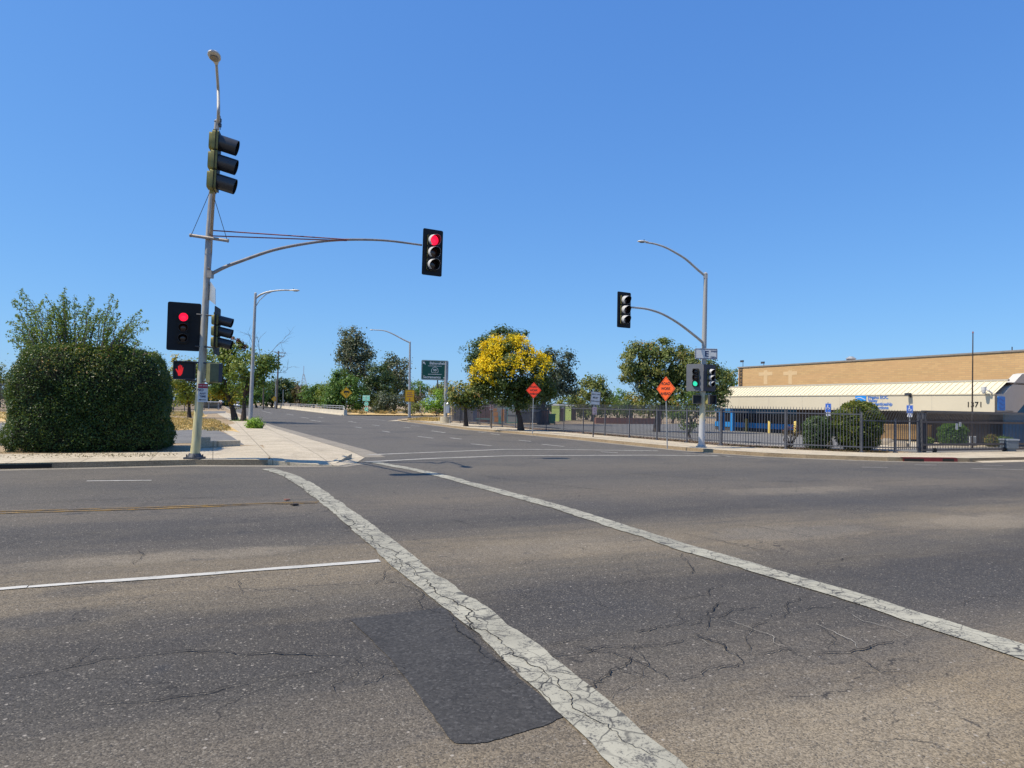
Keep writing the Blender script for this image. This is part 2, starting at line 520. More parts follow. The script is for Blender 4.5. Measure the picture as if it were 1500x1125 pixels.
class MB:
    def __init__(self):
        self.v = []
        self.f = []

    def add(self, verts, faces, T=None):
        k = len(self.v)
        for p in verts:
            p = Vector(p)
            self.v.append(T @ p if T is not None else p)
        for f in faces:
            self.f.append(tuple(i + k for i in f))
        return self

    def box(self, c, s, T=None, bev=0):
        x, y, z = (a / 2 for a in s)
        if bev:
            b = min(bev, x * .9, y * .9)
            base = [(-x + b, -y), (x - b, -y), (x, -y + b), (x, y - b), (x - b, y), (-x + b, y), (-x, y - b), (-x, -y + b)]
            return self.prism([(p[0] + c[0], p[1] + c[1]) for p in base], c[2] - z, c[2] + z, T)
        vs = [(c[0] + i * x, c[1] + j * y, c[2] + k * z) for k in (-1, 1) for j in (-1, 1) for i in (-1, 1)]
        fs = [(0, 2, 3, 1), (4, 5, 7, 6), (0, 1, 5, 4), (2, 6, 7, 3), (0, 4, 6, 2), (1, 3, 7, 5)]
        return self.add(vs, fs, T)

    def prism(self, poly, z0, z1, T=None):
        n = len(poly)
        area = sum(poly[i][0] * poly[(i + 1) % n][1] - poly[(i + 1) % n][0] * poly[i][1] for i in range(n))
        if area < 0:
            poly = poly[::-1]
        vs = [(p[0], p[1], z0) for p in poly] + [(p[0], p[1], z1) for p in poly]
        fs = [tuple(range(n - 1, -1, -1)), tuple(range(n, 2 * n))]
        fs += [(i, (i + 1) % n, n + (i + 1) % n, n + i) for i in range(n)]
        return self.add(vs, fs, T)

    def tube(self, pts, r, n=8, T=None, cap=True):
        pts = [Vector(p) for p in pts]
        m = len(pts)
        rs = r if isinstance(r, (list, tuple)) else [r] * m
        vs, fs = [], []
        d0 = (pts[1] - pts[0]).normalized()
        a = d0.orthogonal().normalized()
        for i, p in enumerate(pts):
            d = (pts[min(i + 1, m - 1)] - pts[max(i - 1, 0)]).normalized()
            a = (a - d * a.dot(d)).normalized()
            b = d.cross(a)
            for k in range(n):
                w = 2 * PI * k / n
                vs.append(p + (a * math.cos(w) + b * math.sin(w)) * rs[i])
        for i in range(m - 1):
            for k in range(n):
                fs.append((i * n + k, i * n + (k + 1) % n, (i + 1) * n + (k + 1) % n, (i + 1) * n + k))
        if cap:
            fs.append(tuple(range(n - 1, -1, -1)))
            fs.append(tuple((m - 1) * n + k for k in range(n)))
        return self.add(vs, fs, T)

    def build(self, name, mat, parent=None, world=True, origin=None, smooth=None, mats=None):
        off = Vector((0, 0, 0))
        if parent is not None and world:
            off = WL[parent.name]
        if origin is not None:
            off = Vector(origin)
        me = bpy.data.meshes.new(name)
        me.from_pydata([tuple(p - off) for p in self.v], [], self.f)
        me.update()
        me.materials.append(MATS[mat] if isinstance(mat, str) else mat)
        o = bpy.data.objects.new(name, me)
        COL.objects.link(o)
        if parent is not None:
            o.parent = parent
            WL[o.name] = WL[parent.name].copy()
        else:
            o.location = off
            WL[o.name] = off.copy()
        if smooth:
            me.shade_smooth()
            me.set_sharp_from_angle(angle=math.radians(smooth))
        return o


def tag(o, label=None, cat=None, group=None, kind=None):
    if label:
        o['label'] = label
    if cat:
        o['category'] = cat
    if group:
        o['group'] = group
    if kind:
        o['kind'] = kind
    return o


def empty(name, loc, label, cat, group=None, T=None):
    o = bpy.data.objects.new(name, None)
    o.empty_display_size = .2
    COL.objects.link(o)
    if T is not None:
        o.matrix_world = T
        WL[o.name] = Vector((0, 0, 0))
    else:
        o.location = loc
        WL[o.name] = Vector(loc)
    return tag(o, label, cat, group)


def frame(origin, n, up=Z):
    """x right as seen from the front, y up, z out towards the viewer"""
    n = Vector(n).normalized()
    x = Vector(up).cross(n).normalized()
    y = n.cross(x)
    T = Matrix.Identity(4)
    for i in range(3):
        T[i][0], T[i][1], T[i][2], T[i][3] = x[i], y[i], n[i], origin[i]
    return T


def text(mb, s, size, x, y, z, T=None, align='CENTER', bold=.0, depth=.004, sx=1.0):
    cu = bpy.data.curves.new('t', 'FONT')
    cu.body = s
    cu.size = size
    cu.align_x = align
    cu.align_y = 'CENTER'
    cu.offset = bold * size
    cu.extrude = depth / 2
    cu.resolution_u = 3
    ob = bpy.data.objects.new('t', cu)
    COL.objects.link(ob)
    dg = bpy.context.evaluated_depsgraph_get()
    me = bpy.data.meshes.new_from_object(ob.evaluated_get(dg))
    vs = [(p.co.x * sx + x, p.co.y + y, p.co.z + z) for p in me.vertices]
    fs = [tuple(p.vertices) for p in me.polygons]
    mb.add(vs, fs, T)
    bpy.data.objects.remove(ob)
    bpy.data.curves.remove(cu)
    bpy.data.meshes.remove(me)
    return mb


def rrect(w, h, r, n=4):
    pts = []
    for cx, cy, a0 in ((w / 2 - r, h / 2 - r, 0), (-w / 2 + r, h / 2 - r, 90), (-w / 2 + r, -h / 2 + r, 180), (w / 2 - r, -h / 2 + r, 270)):
        for k in range(n + 1):
            a = math.radians(a0 + 90 * k / n)
            pts.append((cx + r * math.cos(a), cy + r * math.sin(a)))
    return pts


def ringpoly(mb, outer, inner, z0, z1, T=None):
    n = len(outer)
    vs = [(p[0], p[1], z1) for p in outer] + [(p[0], p[1], z1) for p in inner] + [(p[0], p[1], z0) for p in outer] + [(p[0], p[1], z0) for p in inner]
    fs = []
    for i in range(n):
        j = (i + 1) % n
        fs += [(i, j, n + j, n + i), (2 * n + j, 2 * n + i, 3 * n + i, 3 * n + j), (i, 2 * n + i, 2 * n + j, j), (n + i, n + j, 3 * n + j, 3 * n + i)]
    mb.add(vs, fs, T)


# ------------------------------------------------------------------ foliage
def leaves_mesh(name, mat, pos, nrm, size, var, parent=None, aspect=.55, kind=None):
    """one mesh of many small rhombic leaves"""
    N = len(pos)
    off = np.array(WL[parent.name]) if parent is not None else np.zeros(3)
    pos = np.asarray(pos, float) - off
    nrm = nrm / (np.linalg.norm(nrm, axis=1, keepdims=True) + 1e-9)
    r = rng.normal(size=(N, 3))
    t = np.cross(nrm, r)
    t /= np.linalg.norm(t, axis=1, keepdims=True) + 1e-9
    b = np.cross(nrm, t)
    size = np.broadcast_to(np.asarray(size, float).reshape(-1, 1), (N, 1))
    L, W = size * .5, size * .5 * aspect
    bend = nrm * size * .12
    V = np.stack([pos - t * L, pos + b * W + bend, pos + t * L, pos - b * W + bend], 1).reshape(-1, 3)
    me = bpy.data.meshes.new(name)
    me.vertices.add(4 * N)
    me.vertices.foreach_set('co', V.ravel())
    me.loops.add(4 * N)
    me.loops.foreach_set('vertex_index', np.arange(4 * N, dtype=np.int32))
    me.polygons.add(N)
    me.polygons.foreach_set('loop_start', np.arange(0, 4 * N, 4, dtype=np.int32))
    a = me.attributes.new('var', 'FLOAT', 'FACE')
    a.data.foreach_set('value', np.clip(var, 0, 1).astype(np.float32))
    me.update(calc_edges=True)
    me.materials.append(MATS[mat])
    o = bpy.data.objects.new(name, me)
    COL.objects.link(o)
    if parent is not None:
        o.parent = parent
        WL[o.name] = WL[parent.name].copy()
    return o


def unit(n):
    d = rng.normal(size=(n, 3))
    return d / np.linalg.norm(d, axis=1, keepdims=True)


def clump_points(blobs, per, clump, leaf_n, squash=.85, topbias=0.0):
    """blobs: (centre, (rx,ry,rz)).  returns leaf positions, normals, variation"""
    P, Nn, V = [], [], []
    for c, r in blobs:
        c = np.array(c)
        r = np.array(r)
        n = max(4, int(per * (r[0] * r[2] + r[0] * r[1])))
        d = unit(n)
        rad = rng.uniform(.45, 1.0, n) ** .55
        rad *= 1 + rng.normal(0, .07, n)
        cc = c + d * r * rad[:, None]
        cr = clump * rng.uniform(.6, 1.35, n)
        cv = rng.uniform(0, 1, n)
        k = rng.integers(int(leaf_n * .6), int(leaf_n * 1.4) + 1, n)
        idx = np.repeat(np.arange(n), k)
        g = rng.normal(size=(len(idx), 3)) * .5
        g[:, 2] *= squash
        p = cc[idx] + g * cr[idx][:, None]
        nn_ = d[idx] * .9 + g * .7 + np.array([0, 0, .45]) + rng.normal(size=(len(idx), 3)) * .55
        P.append(p)
        Nn.append(nn_)
        V.append(cv[idx] * .6 + rng.uniform(0, 1, len(idx)) * .4)
    return np.concatenate(P), np.concatenate(Nn), np.concatenate(V)


def px_blob(b, Y):
    px, py, rx, ry = b[:4]
    dy = b[4] if len(b) > 4 else 0
    c = D(px, py, Y + dy)
    s = (Y + dy) / F
    return (tuple(c), (rx * s, min(rx, ry) * s * 1.0, ry * s))


def branch_pts(a, b, n=5, sag=.0, jit=.06):
    a, b = Vector(a), Vector(b)
    L = (b - a).length
    out = []
    for i in range(n + 1):
        f = i / n
        p = a.lerp(b, f) + Vector((random.gauss(0, 1), random.gauss(0, 1), random.gauss(0, .6))) * L * jit * math.sin(PI * f)
        p.z += sag * L * math.sin(PI * f)
        out.append(p)
    return out


def tree(name, label, base, Y, blobs, leaf, n, size, clump=.5, per=6, cat='tree', group=None, trunk=None, tr=.12, bark='bark', limbs=5, extra=None, zbase=.14, crown='crown'):
    """blobs in photo pixels at depth Y, converted to metres; base pixel gives the foot"""
    if len(base) == 3:
        foot = Vector(base)
    else:
        foot = D(base[0], base[1], Y)
        foot.z = zbase
    root = empty(name, foot, label, cat, group)
    wb = [px_blob(b, Y) for b in blobs]
    cz = Vector((0, 0, 0))
    for c, r in wb:
        cz += Vector(c)
    cz /= len(wb)
    lo = min(c[2] - r[2] * .55 for c, r in wb)
    mb = MB()
    if trunk:
        tp = [foot] + [D(p[0], p[1], Y) for p in trunk]
        fork = tp[-1]
    else:
        fork = Vector((foot.x * .6 + cz.x * .4, foot.y * .6 + cz.y * .4, max(lo, foot.z + .35)))
        tp = branch_pts(foot, fork, 4, 0, .03)
    m = len(tp)
    rad = [tr * (1.35 if i == 0 else 1) * (1 - .35 * i / (m - 1)) for i in range(m)]
    mb.tube(tp, rad, 9)
    k = 0
    for c, r in wb:
        for q in range(max(1, limbs // len(wb) + (1 if k < limbs % len(wb) else 0))):
            d = unit(1)[0]
            e = Vector(c) + Vector((d[0] * r[0], d[1] * r[1], abs(d[2]) * r[2])) * .62
            p = branch_pts(fork, e, 5, .05, .09)
            mb.tube(p, [tr * .55 * (1 - .85 * i / 5) + .008 for i in range(6)], 6)
            for w in range(2):
                st = p[2 + w]
                e2 = st + Vector((random.uniform(-1, 1) * r[0], random.uniform(-1, 1) * r[1], random.uniform(0, 1) * r[2])) * .38
                mb.tube(branch_pts(st, e2, 3, 0, .1), [tr * .25, tr * .17, tr * .1, .006], 5)
        k += 1
    mb.build('trunk', bark, root, smooth=60)
    P, N_, V = clump_points(wb, per, clump, n)
    sz = size * rng.uniform(.6, 1.3, len(P))
    leaves_mesh(crown, leaf, P, N_, sz, V, root)
    if extra:
        for (ename, eleaf, eblobs, en, esize, eclump, eper) in extra:
            P, N_, V = clump_points([px_blob(b, Y) for b in eblobs], eper, eclump, en)
            leaves_mesh(ename, eleaf, P, N_, esize * rng.uniform(.6, 1.3, len(P)), V, root)
    return root


def bush(name, label, base, Y, blobs, leaf, n, size, clump=.25, per=14, cat='shrub', group=None, zbase=.14, stems=5, extra=None):
    foot = D(base[0], base[1], Y)
    foot.z = zbase
    root = empty(name, foot, label, cat, group)
    wb = [px_blob(b, Y) for b in blobs]
    mb = MB()
    for i in range(stems):
        c, r = wb[i % len(wb)]
        e = Vector(c) + Vector((random.gauss(0, .35) * r[0], random.gauss(0, .35) * r[1], random.uniform(-.2, .6) * r[2]))
        s = foot + Vector((random.gauss(0, .1), random.gauss(0, .1), -.05))
        mb.tube(branch_pts(s, e, 4, 0, .08), [.03, .025, .02, .014, .006], 5)
    mb.build('stem', 'bark', root)
    P, N_, V = clump_points(wb, per, clump, n)
    P[:, 2] = np.maximum(P[:, 2], foot.z + .01)
    leaves_mesh('foliage', leaf, P, N_, size * rng.uniform(.6, 1.3, len(P)), V, root)
    if extra:
        for (ename, eleaf, eblobs, en, esize, eclump, eper) in extra:
            P, N_, V = clump_points([px_blob(b, Y) for b in eblobs], eper, eclump, en)
            leaves_mesh(ename, eleaf, P, N_, esize * rng.uniform(.6, 1.3, len(P)), V, root)
    return root
leafmat('leaf_round', [(.030, .060, .012), (.065, .105, .018), (.12, .16, .026), (.21, .19, .03)], .3)
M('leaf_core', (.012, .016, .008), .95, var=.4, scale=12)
leafmat('leaf_flowering', [(.026, .052, .014), (.050, .085, .020), (.085, .125, .026), (.15, .17, .03)], .3)
M('tower_pale', (.30, .27, .27), .7, var=.1)
SKY_STR = 0.115
SKY_GAMMA = (.74, .62, .40)
SKY_TINT = (.73, 1.45, 3.32)
SUN_STR = 5.0
EXPO = 0.22
# ------------------------------------------------------------------ world and sun
EL = math.radians(56.8)
SUN = Vector((-.943, -.333, 0)).normalized() * math.cos(EL) + Z * math.sin(EL)
w = bpy.data.worlds.new('World')
scene.world = w
w.use_nodes = True
wt = w.node_tree
bg = wt.nodes['Background']
sky = wt.nodes.new('ShaderNodeTexSky')
sky.sky_type = 'NISHITA'
sky.sun_disc = False
sky.sun_elevation = EL
sky.sun_rotation = math.atan2(SUN.x, SUN.y)
sky.altitude = 90
sky.air_density = 1.0
sky.dust_density = .4
sky.ozone_density = 3.0
sp_ = wt.nodes.new('ShaderNodeSeparateColor')
cb_ = wt.nodes.new('ShaderNodeCombineColor')
wt.links.new(sky.outputs[0], sp_.inputs[0])
for i in range(3):
    wt.links.new(mth(wt, 'MULTIPLY', mth(wt, 'POWER', sp_.outputs[i], SKY_GAMMA[i]), SKY_TINT[i]), cb_.inputs[i])
wt.links.new(cb_.outputs[0], bg.inputs['Color'])
bg.inputs['Strength'].default_value = SKY_STR
sl = bpy.data.lights.new('sun', 'SUN')
sl.energy = SUN_STR
sl.angle = math.radians(.53)
sl.color = (1.0, .885, .71)
so = bpy.data.objects.new('sun', sl)
COL.objects.link(so)
so.rotation_euler = SUN.to_track_quat('Z', 'Y').to_euler()
so.location = (0, 0, 50)
vs_ = scene.view_settings
vs_.view_transform = 'Standard'
vs_.look = 'None'
vs_.exposure = EXPO
vs_.gamma = 1

# ------------------------------------------------------------------ ground
def sheet(name, mat, pts, z=None, label=None, kind='structure'):
    vs = [Vector((p[0], p[1], p[2] if z is None else z)) for p in pts]
    mb = MB()
    n = len(vs)
    a = sum(vs[i].x * vs[(i + 1) % n].y - vs[(i + 1) % n].x * vs[i].y for i in range(n))
    f = tuple(range(n)) if a > 0 else tuple(range(n - 1, -1, -1))
    mb.add(vs, [f])
    o = mb.build(name, mat)
    # robust fill of a concave outline
    import bmesh
    bm = bmesh.new()
    bm.from_mesh(o.data)
    bmesh.ops.triangulate(bm, faces=bm.faces[:], ngon_method='EAR_CLIP')
    bm.to_mesh(o.data)
    bm.free()
    return tag(o, label, None, None, kind)


def slab(name, mat, pts, z0, z1):
    mb = MB()
    mb.prism([(p[0], p[1]) for p in pts], z0, z1)
    o = mb.build(name, mat)
    import bmesh
    bm = bmesh.new()
    bm.from_mesh(o.data)
    bmesh.ops.triangulate(bm, faces=[f for f in bm.faces if len(f.verts) > 4], ngon_method='EAR_CLIP')
    bm.to_mesh(o.data)
    bm.free()
    return tag(o, None, None, None, 'structure')


sheet('ground', 'dirt', [(-3000, -3000, 0), (3000, -3000, 0), (3000, 3000, 0), (-3000, 3000, 0)], -.03)
sheet('road', 'asphalt', [(-160, -40, 0), (160, -40, 0), (160, 330, 0), (-160, 330, 0)], 0)
H = .14
# the left corner: kerb line along the cross street, round the ramp, then away along the street ahead
kl = [G(-60, 690), G(0, 687.6), G(285, 681)]
K0 = kl[1] - VX * 70
left_kerb = [K0, G(0, 687.6), G(150, 684.5), G(285, 681.3), G(392, 681.0)]
EA = [G(403, 628), G(388, 624)]
eL = G(340, 603)
eFar = eL + UY * 230
left_inner = [G(396, 668, H), G(425, 659, H), G(418, 649, H), G(396, 637, H), G(380, 628, H)]
land = left_kerb + left_inner + [EA[1], eL, eFar, eFar - VX * 260, K0 - VX * 120 + UY * 10]
slab('left_land', 'dirt', land, -.1, H)
# sloping concrete corner between the land and the roadway
outer = [G(392, 681), G(440, 682.2), G(497, 682, .02), G(522, 677.5, .02), G(534, 670, .02), G(511.7, 660, .02), G(453, 643, .02), G(403, 628, .03), G(388, 624, .05)]
outer = [Vector((p.x, p.y, h)) for p, h in zip(outer, (H + .004, .06, .02, .015, .015, .015, .02, .05, H + .002))]
inner = [G(396, 672, H), G(415, 668, H), G(432, 664, H), G(440, 661, H), G(438, 656, H), G(425, 650, H), G(408, 643, H), G(390, 633, H), G(384, 627.5, H)]
inner = [Vector((p.x, p.y, H + .003)) for p in inner]
cen = G(385, 652, H)
cen.z = H + .003
mb = MB()
n = len(outer)
mb.add(outer + inner + [cen], [(i, i + 1, n + i + 1, n + i) for i in range(n - 1)] + [(n + i, n + i + 1, 2 * n) for i in range(n - 1)])
tag(mb.build('corner_ramp', 'concrete'), kind='structure')
ol = [Vector((p.x, p.y, -.1)) for p in outer]
mb = MB()
mb.add(outer + ol, [(i, n + i, n + i + 1, i + 1) for i in range(n - 1)])
tag(mb.build('ramp_edge', 'kerb_concrete'), kind='structure')
# gutter strips (concrete pan along the kerbs)
def strip(name, mat, pts, off0, off1, z):
    """band along a polyline between two lateral offsets (left positive)"""
    pts = [Vector((p[0], p[1], 0)) for p in pts]
    a, b = [], []
    for i, p in enumerate(pts):
        d = (pts[min(i + 1, len(pts) - 1)] - pts[max(i - 1, 0)]).normalized()
        nrm = Vector((-d.y, d.x, 0))
        a.append(p + nrm * off0 + Z * z)
        b.append(p + nrm * off1 + Z * z)
    mb = MB()
    k = len(pts)
    up = off1 > off0
    mb.add(a + b, [((i, i + 1, k + i + 1, k + i) if up else (i, k + i, k + i + 1, i + 1)) for i in range(k - 1)])
    o = mb.build(name, mat)
    return tag(o, kind='structure')


strip('gutter', 'gutter_concrete', left_kerb[:-1] + [G(440, 682.2), G(497, 682), G(522, 678)], -.42, .0, .004)
strip('gutter', 'gutter_concrete', [G(534, 670), G(511.7, 660), G(453, 643), G(403, 628), G(388, 624), eL], -.7, 0, .0045)
# kerb top, proud of the land
strip('kerb', 'kerb_concrete', left_kerb, .0, .16, H + .007)
strip('kerb', 'kerb_concrete', [EA[1], eL, eFar], .0, .16, H + .007)
# kerb inlet of the storm drain at the far left
mb = MB()
q0, q1 = G(-30, 688.4), G(76, 686.2)
dd = (q1 - q0).normalized()
mb.add([q0 - UY * .012 + Z * .02, q1 - UY * .012 + Z * .02, q1 - UY * .012 + Z * .115, q0 - UY * .012 + Z * .115], [(0, 1, 2, 3)])
tag(mb.build('drain_inlet', 'crack'), kind='structure')
# sidewalk on the left
sw = [left_kerb[0] + UY * .16, left_kerb[1] + UY * .16, left_kerb[3] + UY * .16, G(392, 681) + UY * .17, G(398, 664, H), G(380, 652, H), G(300, 656.5, H), G(262, 661.5, H), G(100, 664.5, H), G(0, 667, H) - VX * 70]
sheet('left_pavement', 'concrete', sw, H + .004)
# concrete walk behind the ramp running away beside the street
sheet('left_pavement', 'concrete', [G(384, 652, H), G(357, 652, H), G(340, 640, H), G(318, 626, H), G(345, 620, H), G(318, 606, H), G(330, 603.5, H), G(354, 612, H), G(384, 626, H), G(400, 637, H), G(424, 649, H)], H + .006)
sheet('left_lot', 'lot_asphalt', [G(-160, 655, H), G(306, 649, H), G(358, 652, H), G(340, 640, H), G(328, 634, H), G(313, 628.5, H), G(251, 623.5, H), G(-120, 618, H)], H + .008)
for a in ([G(200, 620, H), G(240, 631, H), G(300, 629, H), G(340, 631.5, H), G(352, 634, H), G(336, 624, H), G(310, 619, H), G(270, 614, H), G(200, 612, H)],
          [G(-160, 617, H), G(8, 617.5, H), G(60, 618, H), G(60, 604, H), G(-160, 602, H)],
          [G(200, 607, H), G(250, 607, H), G(298, 611.5, H), G(305, 609, H), G(262, 602, H), G(200, 602, H)]):
    sheet('dry_grass', 'dry_grass', a, H + .011, kind='stuff')
sheet('left_lot', 'lot_asphalt', [G(190, 606.8, H), G(300, 606.4, H), G(330, 605.2, H), G(331, 602.4, H), G(190, 602.6, H)], H + .016)
# low kerb walls beside the lot
for (a, b, hh) in ((G(292, 655.5, H), G(308, 655.2, H), .34), (G(306, 655.2, H), G(352, 653.5, H), .20)):
    mb = MB()
    L = (b - a).length
    T = Matrix.Translation((a + b) / 2) @ Matrix.Rotation(math.atan2((b - a).y, (b - a).x), 4, 'Z')
    mb.box((0, .1, hh / 2), (L, .2, hh), T)
    tag(mb.build('kerb_wall', 'kerb_concrete', origin=(a + b) / 2), 'low concrete kerb block behind the leaning signal pole' if hh > .3 else 'long low concrete kerb edging the lot by the corner', 'kerb wall')
# short return kerb at the tip of the ramp
mb = MB()
a, b = G(486, 679.5, .02), G(511, 672, .02)
d = (b - a).normalized()
nv = Vector((-d.y, d.x, 0)) * .09
mb.add([a - nv, a + nv, b + nv, b - nv, b + nv + Z * .16, b - nv + Z * .16, a + Z * .012 + nv, a + Z * .012 - nv], [(0, 1, 2, 3), (4, 6, 7, 5), (3, 2, 4, 5), (0, 3, 5, 7), (1, 6, 4, 2), (0, 7, 6, 1)])
tag(mb.build('kerb_return', 'kerb_concrete'), kind='structure')

# ---- right side
rk = [G(582.4, 616), G(638.4, 623.2), G(690, 630), G(759.6, 635.6), G(830, 642.5), G(900, 649.6), G(1000, 659.8), G(1060, 664.6), G(1120, 668.6), G(1180, 671.3), G(1240, 673.5), G(1300, 675.4), G(1380, 676.4), G(1420, 676.8)]
rkx = rk + [rk[-1] + VX * 8, rk[-1] + VX * 60]
fence_px = [(661.8, 618.6), (738, 625.5), (855.6, 635.6), (898, 639.2), (960, 644.4), (1056, 652.8), (1110, 656), (1160, 658.3), (1230, 661.6), (1262, 662.8), (1300, 663.6), (1347, 662.8), (1490, 660.4)]
FP = [G(x, y, H) for x, y in fence_px]
rl = rkx + [rk[-1] + VX * 60 + UY * 120, G(700, 606.5), G(650, 611), G(600, 614)]
slab('right_land', 'dirt', rl, -.1, H)
strip('kerb', 'kerb_concrete', rkx, 0, .16, H + .006)
strip('gutter', 'gutter_concrete', rkx, -.45, 0, .004)
sheet('right_pavement', 'concrete', [Vector((p.x, p.y, 0)) for p in rkx] + [FP[-1] + VX * 40] + FP[::-1] + [G(645, 617, H), G(612, 617, H), G(592, 615.4, H)], H + .004)
# red painted kerb with dark inlets by the driveway
a, b = G(1322, 675.9), G(1402, 676.6)
strip('red_kerb', 'red_kerb', [a, b], 0, .17, H + .011)
mb = MB()
mb.add([a - UY * .02 + Z * .0, b - UY * .02, b - UY * .02 + Z * H, a - UY * .02 + Z * H], [(0, 1, 2, 3)])
tag(mb.build('red_kerb', 'red_kerb'), kind='structure')
mb = MB()
for x0, x1 in ((1323, 1352), (1374, 1396)):
    p, q = G(x0, 676.2), G(x1, 676.8)
    mb.add([p - UY * .04 + Z * .015, q - UY * .04 + Z * .015, q - UY * .04 + Z * .12, p - UY * .04 + Z * .12], [(0, 1, 2, 3)])
tag(mb.build('drain_inlet', 'crack'), kind='structure')
# gate apron, a ramp of concrete in front of the gate
c0, c1 = rk[-1] + VX * .2, rk[-1] + VX * 7
mb = MB()
t0, t1 = c0 + UY * 1.2, c1 + UY * 1.2
mb.add([c0 - UY * .35 + Z * .006, c1 - UY * .35 + Z * .006, Vector((t1.x, t1.y, H + .01)), Vector((t0.x, t0.y, H + .01))], [(0, 1, 2, 3)])
tag(mb.build('gate_apron', 'concrete'), kind='structure')
# parking lot and planting strip behind the fence
inn = [p + (VX * 1.0 + UY * .5) for p in FP]
inn2 = [p + (VX * .05 + UY * .05) for p in FP]
sheet('planting_strip', 'red_dirt', inn2[1:11] + [p + (VX * 1.5 + UY * 1.2) for p in FP[1:11]][::-1], H + .008)
lot = [p + (VX * 1.5 + UY * 1.2) for p in FP[1:11]]
far_r = FP[0] + VX * 34 + UY * 4
sheet('parking_lot', 'lot_asphalt', lot + [FP[11], FP[12], FP[12] + VX * 30, FP[12] + VX * 30 + UY * 30, far_r, FP[1] + VX * 2 + UY * 6], H + .006)
strip('lot_kerb', 'kerb_concrete', lot[:-1], -.1, .12, H + .05)
# beyond the ramp: dry verge, ramp roadway is the road sheet showing through
vr = [G(503, 608.5), G(540, 608.6), G(600, 609.2), G(650, 609.4), G(720, 606.5)]
slab('far_verge', 'dirt', vr + [G(720, 606.5) + VX * 200, G(720, 606.5) + VX * 200 + UY * 250, G(415, 598.3) + UY * 200, G(415, 598.3)], -.1, .12)
sheet('dry_grass', 'dry_grass', [G(508, 607.2, .12), G(600, 608.2, .12), G(650, 608.6, .12), G(700, 605.8, .12), G(690, 604, .12), G(600, 604.5, .12), G(520, 604, .12)], .126, kind='stuff')
sheet('dry_grass', 'dry_grass', [G(600, 614.6, H), G(628, 617.2, H), G(648, 617, H), G(656, 612.5, H), G(625, 612.6, H)], H + .009, kind='stuff')
sheet('traffic_island', 'concrete', [G(566, 617.2), G(584, 617), G(600, 619.2), G(592, 615.4), G(580, 615.6)], .02)

# ------------------------------------------------------------------ painted markings
def line(name, mat, pts, wdt, z=.008, rough=.0, seg=.12):
    """a painted stripe along ground points with slightly ragged edges"""
    P = [Vector((p[0], p[1], 0)) for p in pts]
    Q = []
    for i in range(len(P) - 1):
        L = (P[i + 1] - P[i]).length
        k = max(1, int(L / seg)) if rough else 1
        for j in range(k):
            Q.append(P[i].lerp(P[i + 1], j / k))
    Q.append(P[-1])
    a, b = [], []
    ja = jb = 0
    for i, p in enumerate(Q):
        d = (Q[min(i + 1, len(Q) - 1)] - Q[max(i - 1, 0)]).normalized()
        nrm = Vector((-d.y, d.x, 0))
        ja = ja * .6 + random.gauss(0, rough)
        jb = jb * .6 + random.gauss(0, rough)
        if rough and random.random() < .035:
            ja -= rough * 4
        if rough and random.random() < .035:
            jb -= rough * 4
        a.append(p - nrm * (wdt / 2 + ja) + Z * z)
        b.append(p + nrm * (wdt / 2 + jb) + Z * z)
    mb = MB()
    k = len(Q)
    mb.add(a + b, [(i, i + 1, k + i + 1, k + i) for i in range(k - 1)])
    return tag(mb.build(name, mat), kind='structure')


line('crossing_line', 'paint_white', [G(1010, 1180), G(948, 1121), G(839, 1021), G(722, 920), G(597, 828), G(520, 763), G(450, 711), G(424, 697), G(392, 687)], .345, .010, .007)
line('crossing_line', 'paint_white', [G(1640, 1008), G(1500, 957), G(1240, 872), G(1000, 802), G(820, 744), G(646, 697), G(600, 687), G(548, 677.5)], .33, .010, .007)
line('stop_line', 'paint_thin', [G(538, 666.5), G(640, 662.5), G(740, 658.4), G(850, 659), G(964, 660.6)], .30)
line('stop_line', 'paint_thin', [G(534, 677), G(640, 671.5), G(740, 668), G(860, 667.4), G(952, 667), G(1068, 668.4)], .30)
line('lane_line', 'paint_line', [G(-300, 887), G(0, 863.5), G(40, 860)], .11, .008, .004)
line('lane_line', 'paint_line', [G(42, 860), G(155, 852)], .075, .008, .006)
line('lane_line', 'paint_line', [G(155, 852), G(300, 842), G(556, 822)], .12, .008, .004)
line('centre_line', 'paint_yellow', [G(-400, 768), G(0, 752.4), G(200, 746.5), G(465, 737)], .075, .008, .007)
line('centre_line', 'paint_yellow', [G(-400, 764), G(0, 749.6), G(200, 744), G(470, 735)], .06, .008, .007)
line('lane_dash', 'paint_line', [G(127, 705), G(222, 704)], .10)
for seg_ in (((690, 650.3), (720, 653.2)), ((794, 651), (826, 654.2)), ((612, 639.4), (634, 642)), ((632, 631.2), (652, 634)), ((718, 635.4), (732, 637)), ((592, 626), (601, 627)), ((560, 631.5), (571, 633.2)),
             ((602, 623.3), (615, 624.4)), ((700, 632.8), (712, 634.2)), ((545, 622.5), (556, 623.8)), ((515, 618), (522, 619)), ((510, 617.2), (516, 618)), ((440, 611), (452, 612.8)), ((465, 611), (474, 612)), ((420, 606.5), (430, 608.2)), ((384, 602.4), (398, 605.4)),
             ((455, 615.5), (470, 617.5)), ((520, 625.5), (530, 627)), ((660, 641.5), (676, 643.4)), ((880, 662), (905, 663.4)), ((760, 645), (778, 646.8))):
    line('lane_dash', 'paint_line', [G(*seg_[0]), G(*seg_[1])], .13)
line('edge_line', 'paint_thin', [G(1000, 664), G(1062, 668.6), G(1120, 672)], .12)
line('edge_line', 'paint_thin', [G(566, 616.2), G(530, 613.5), G(505, 612.2)], .3)
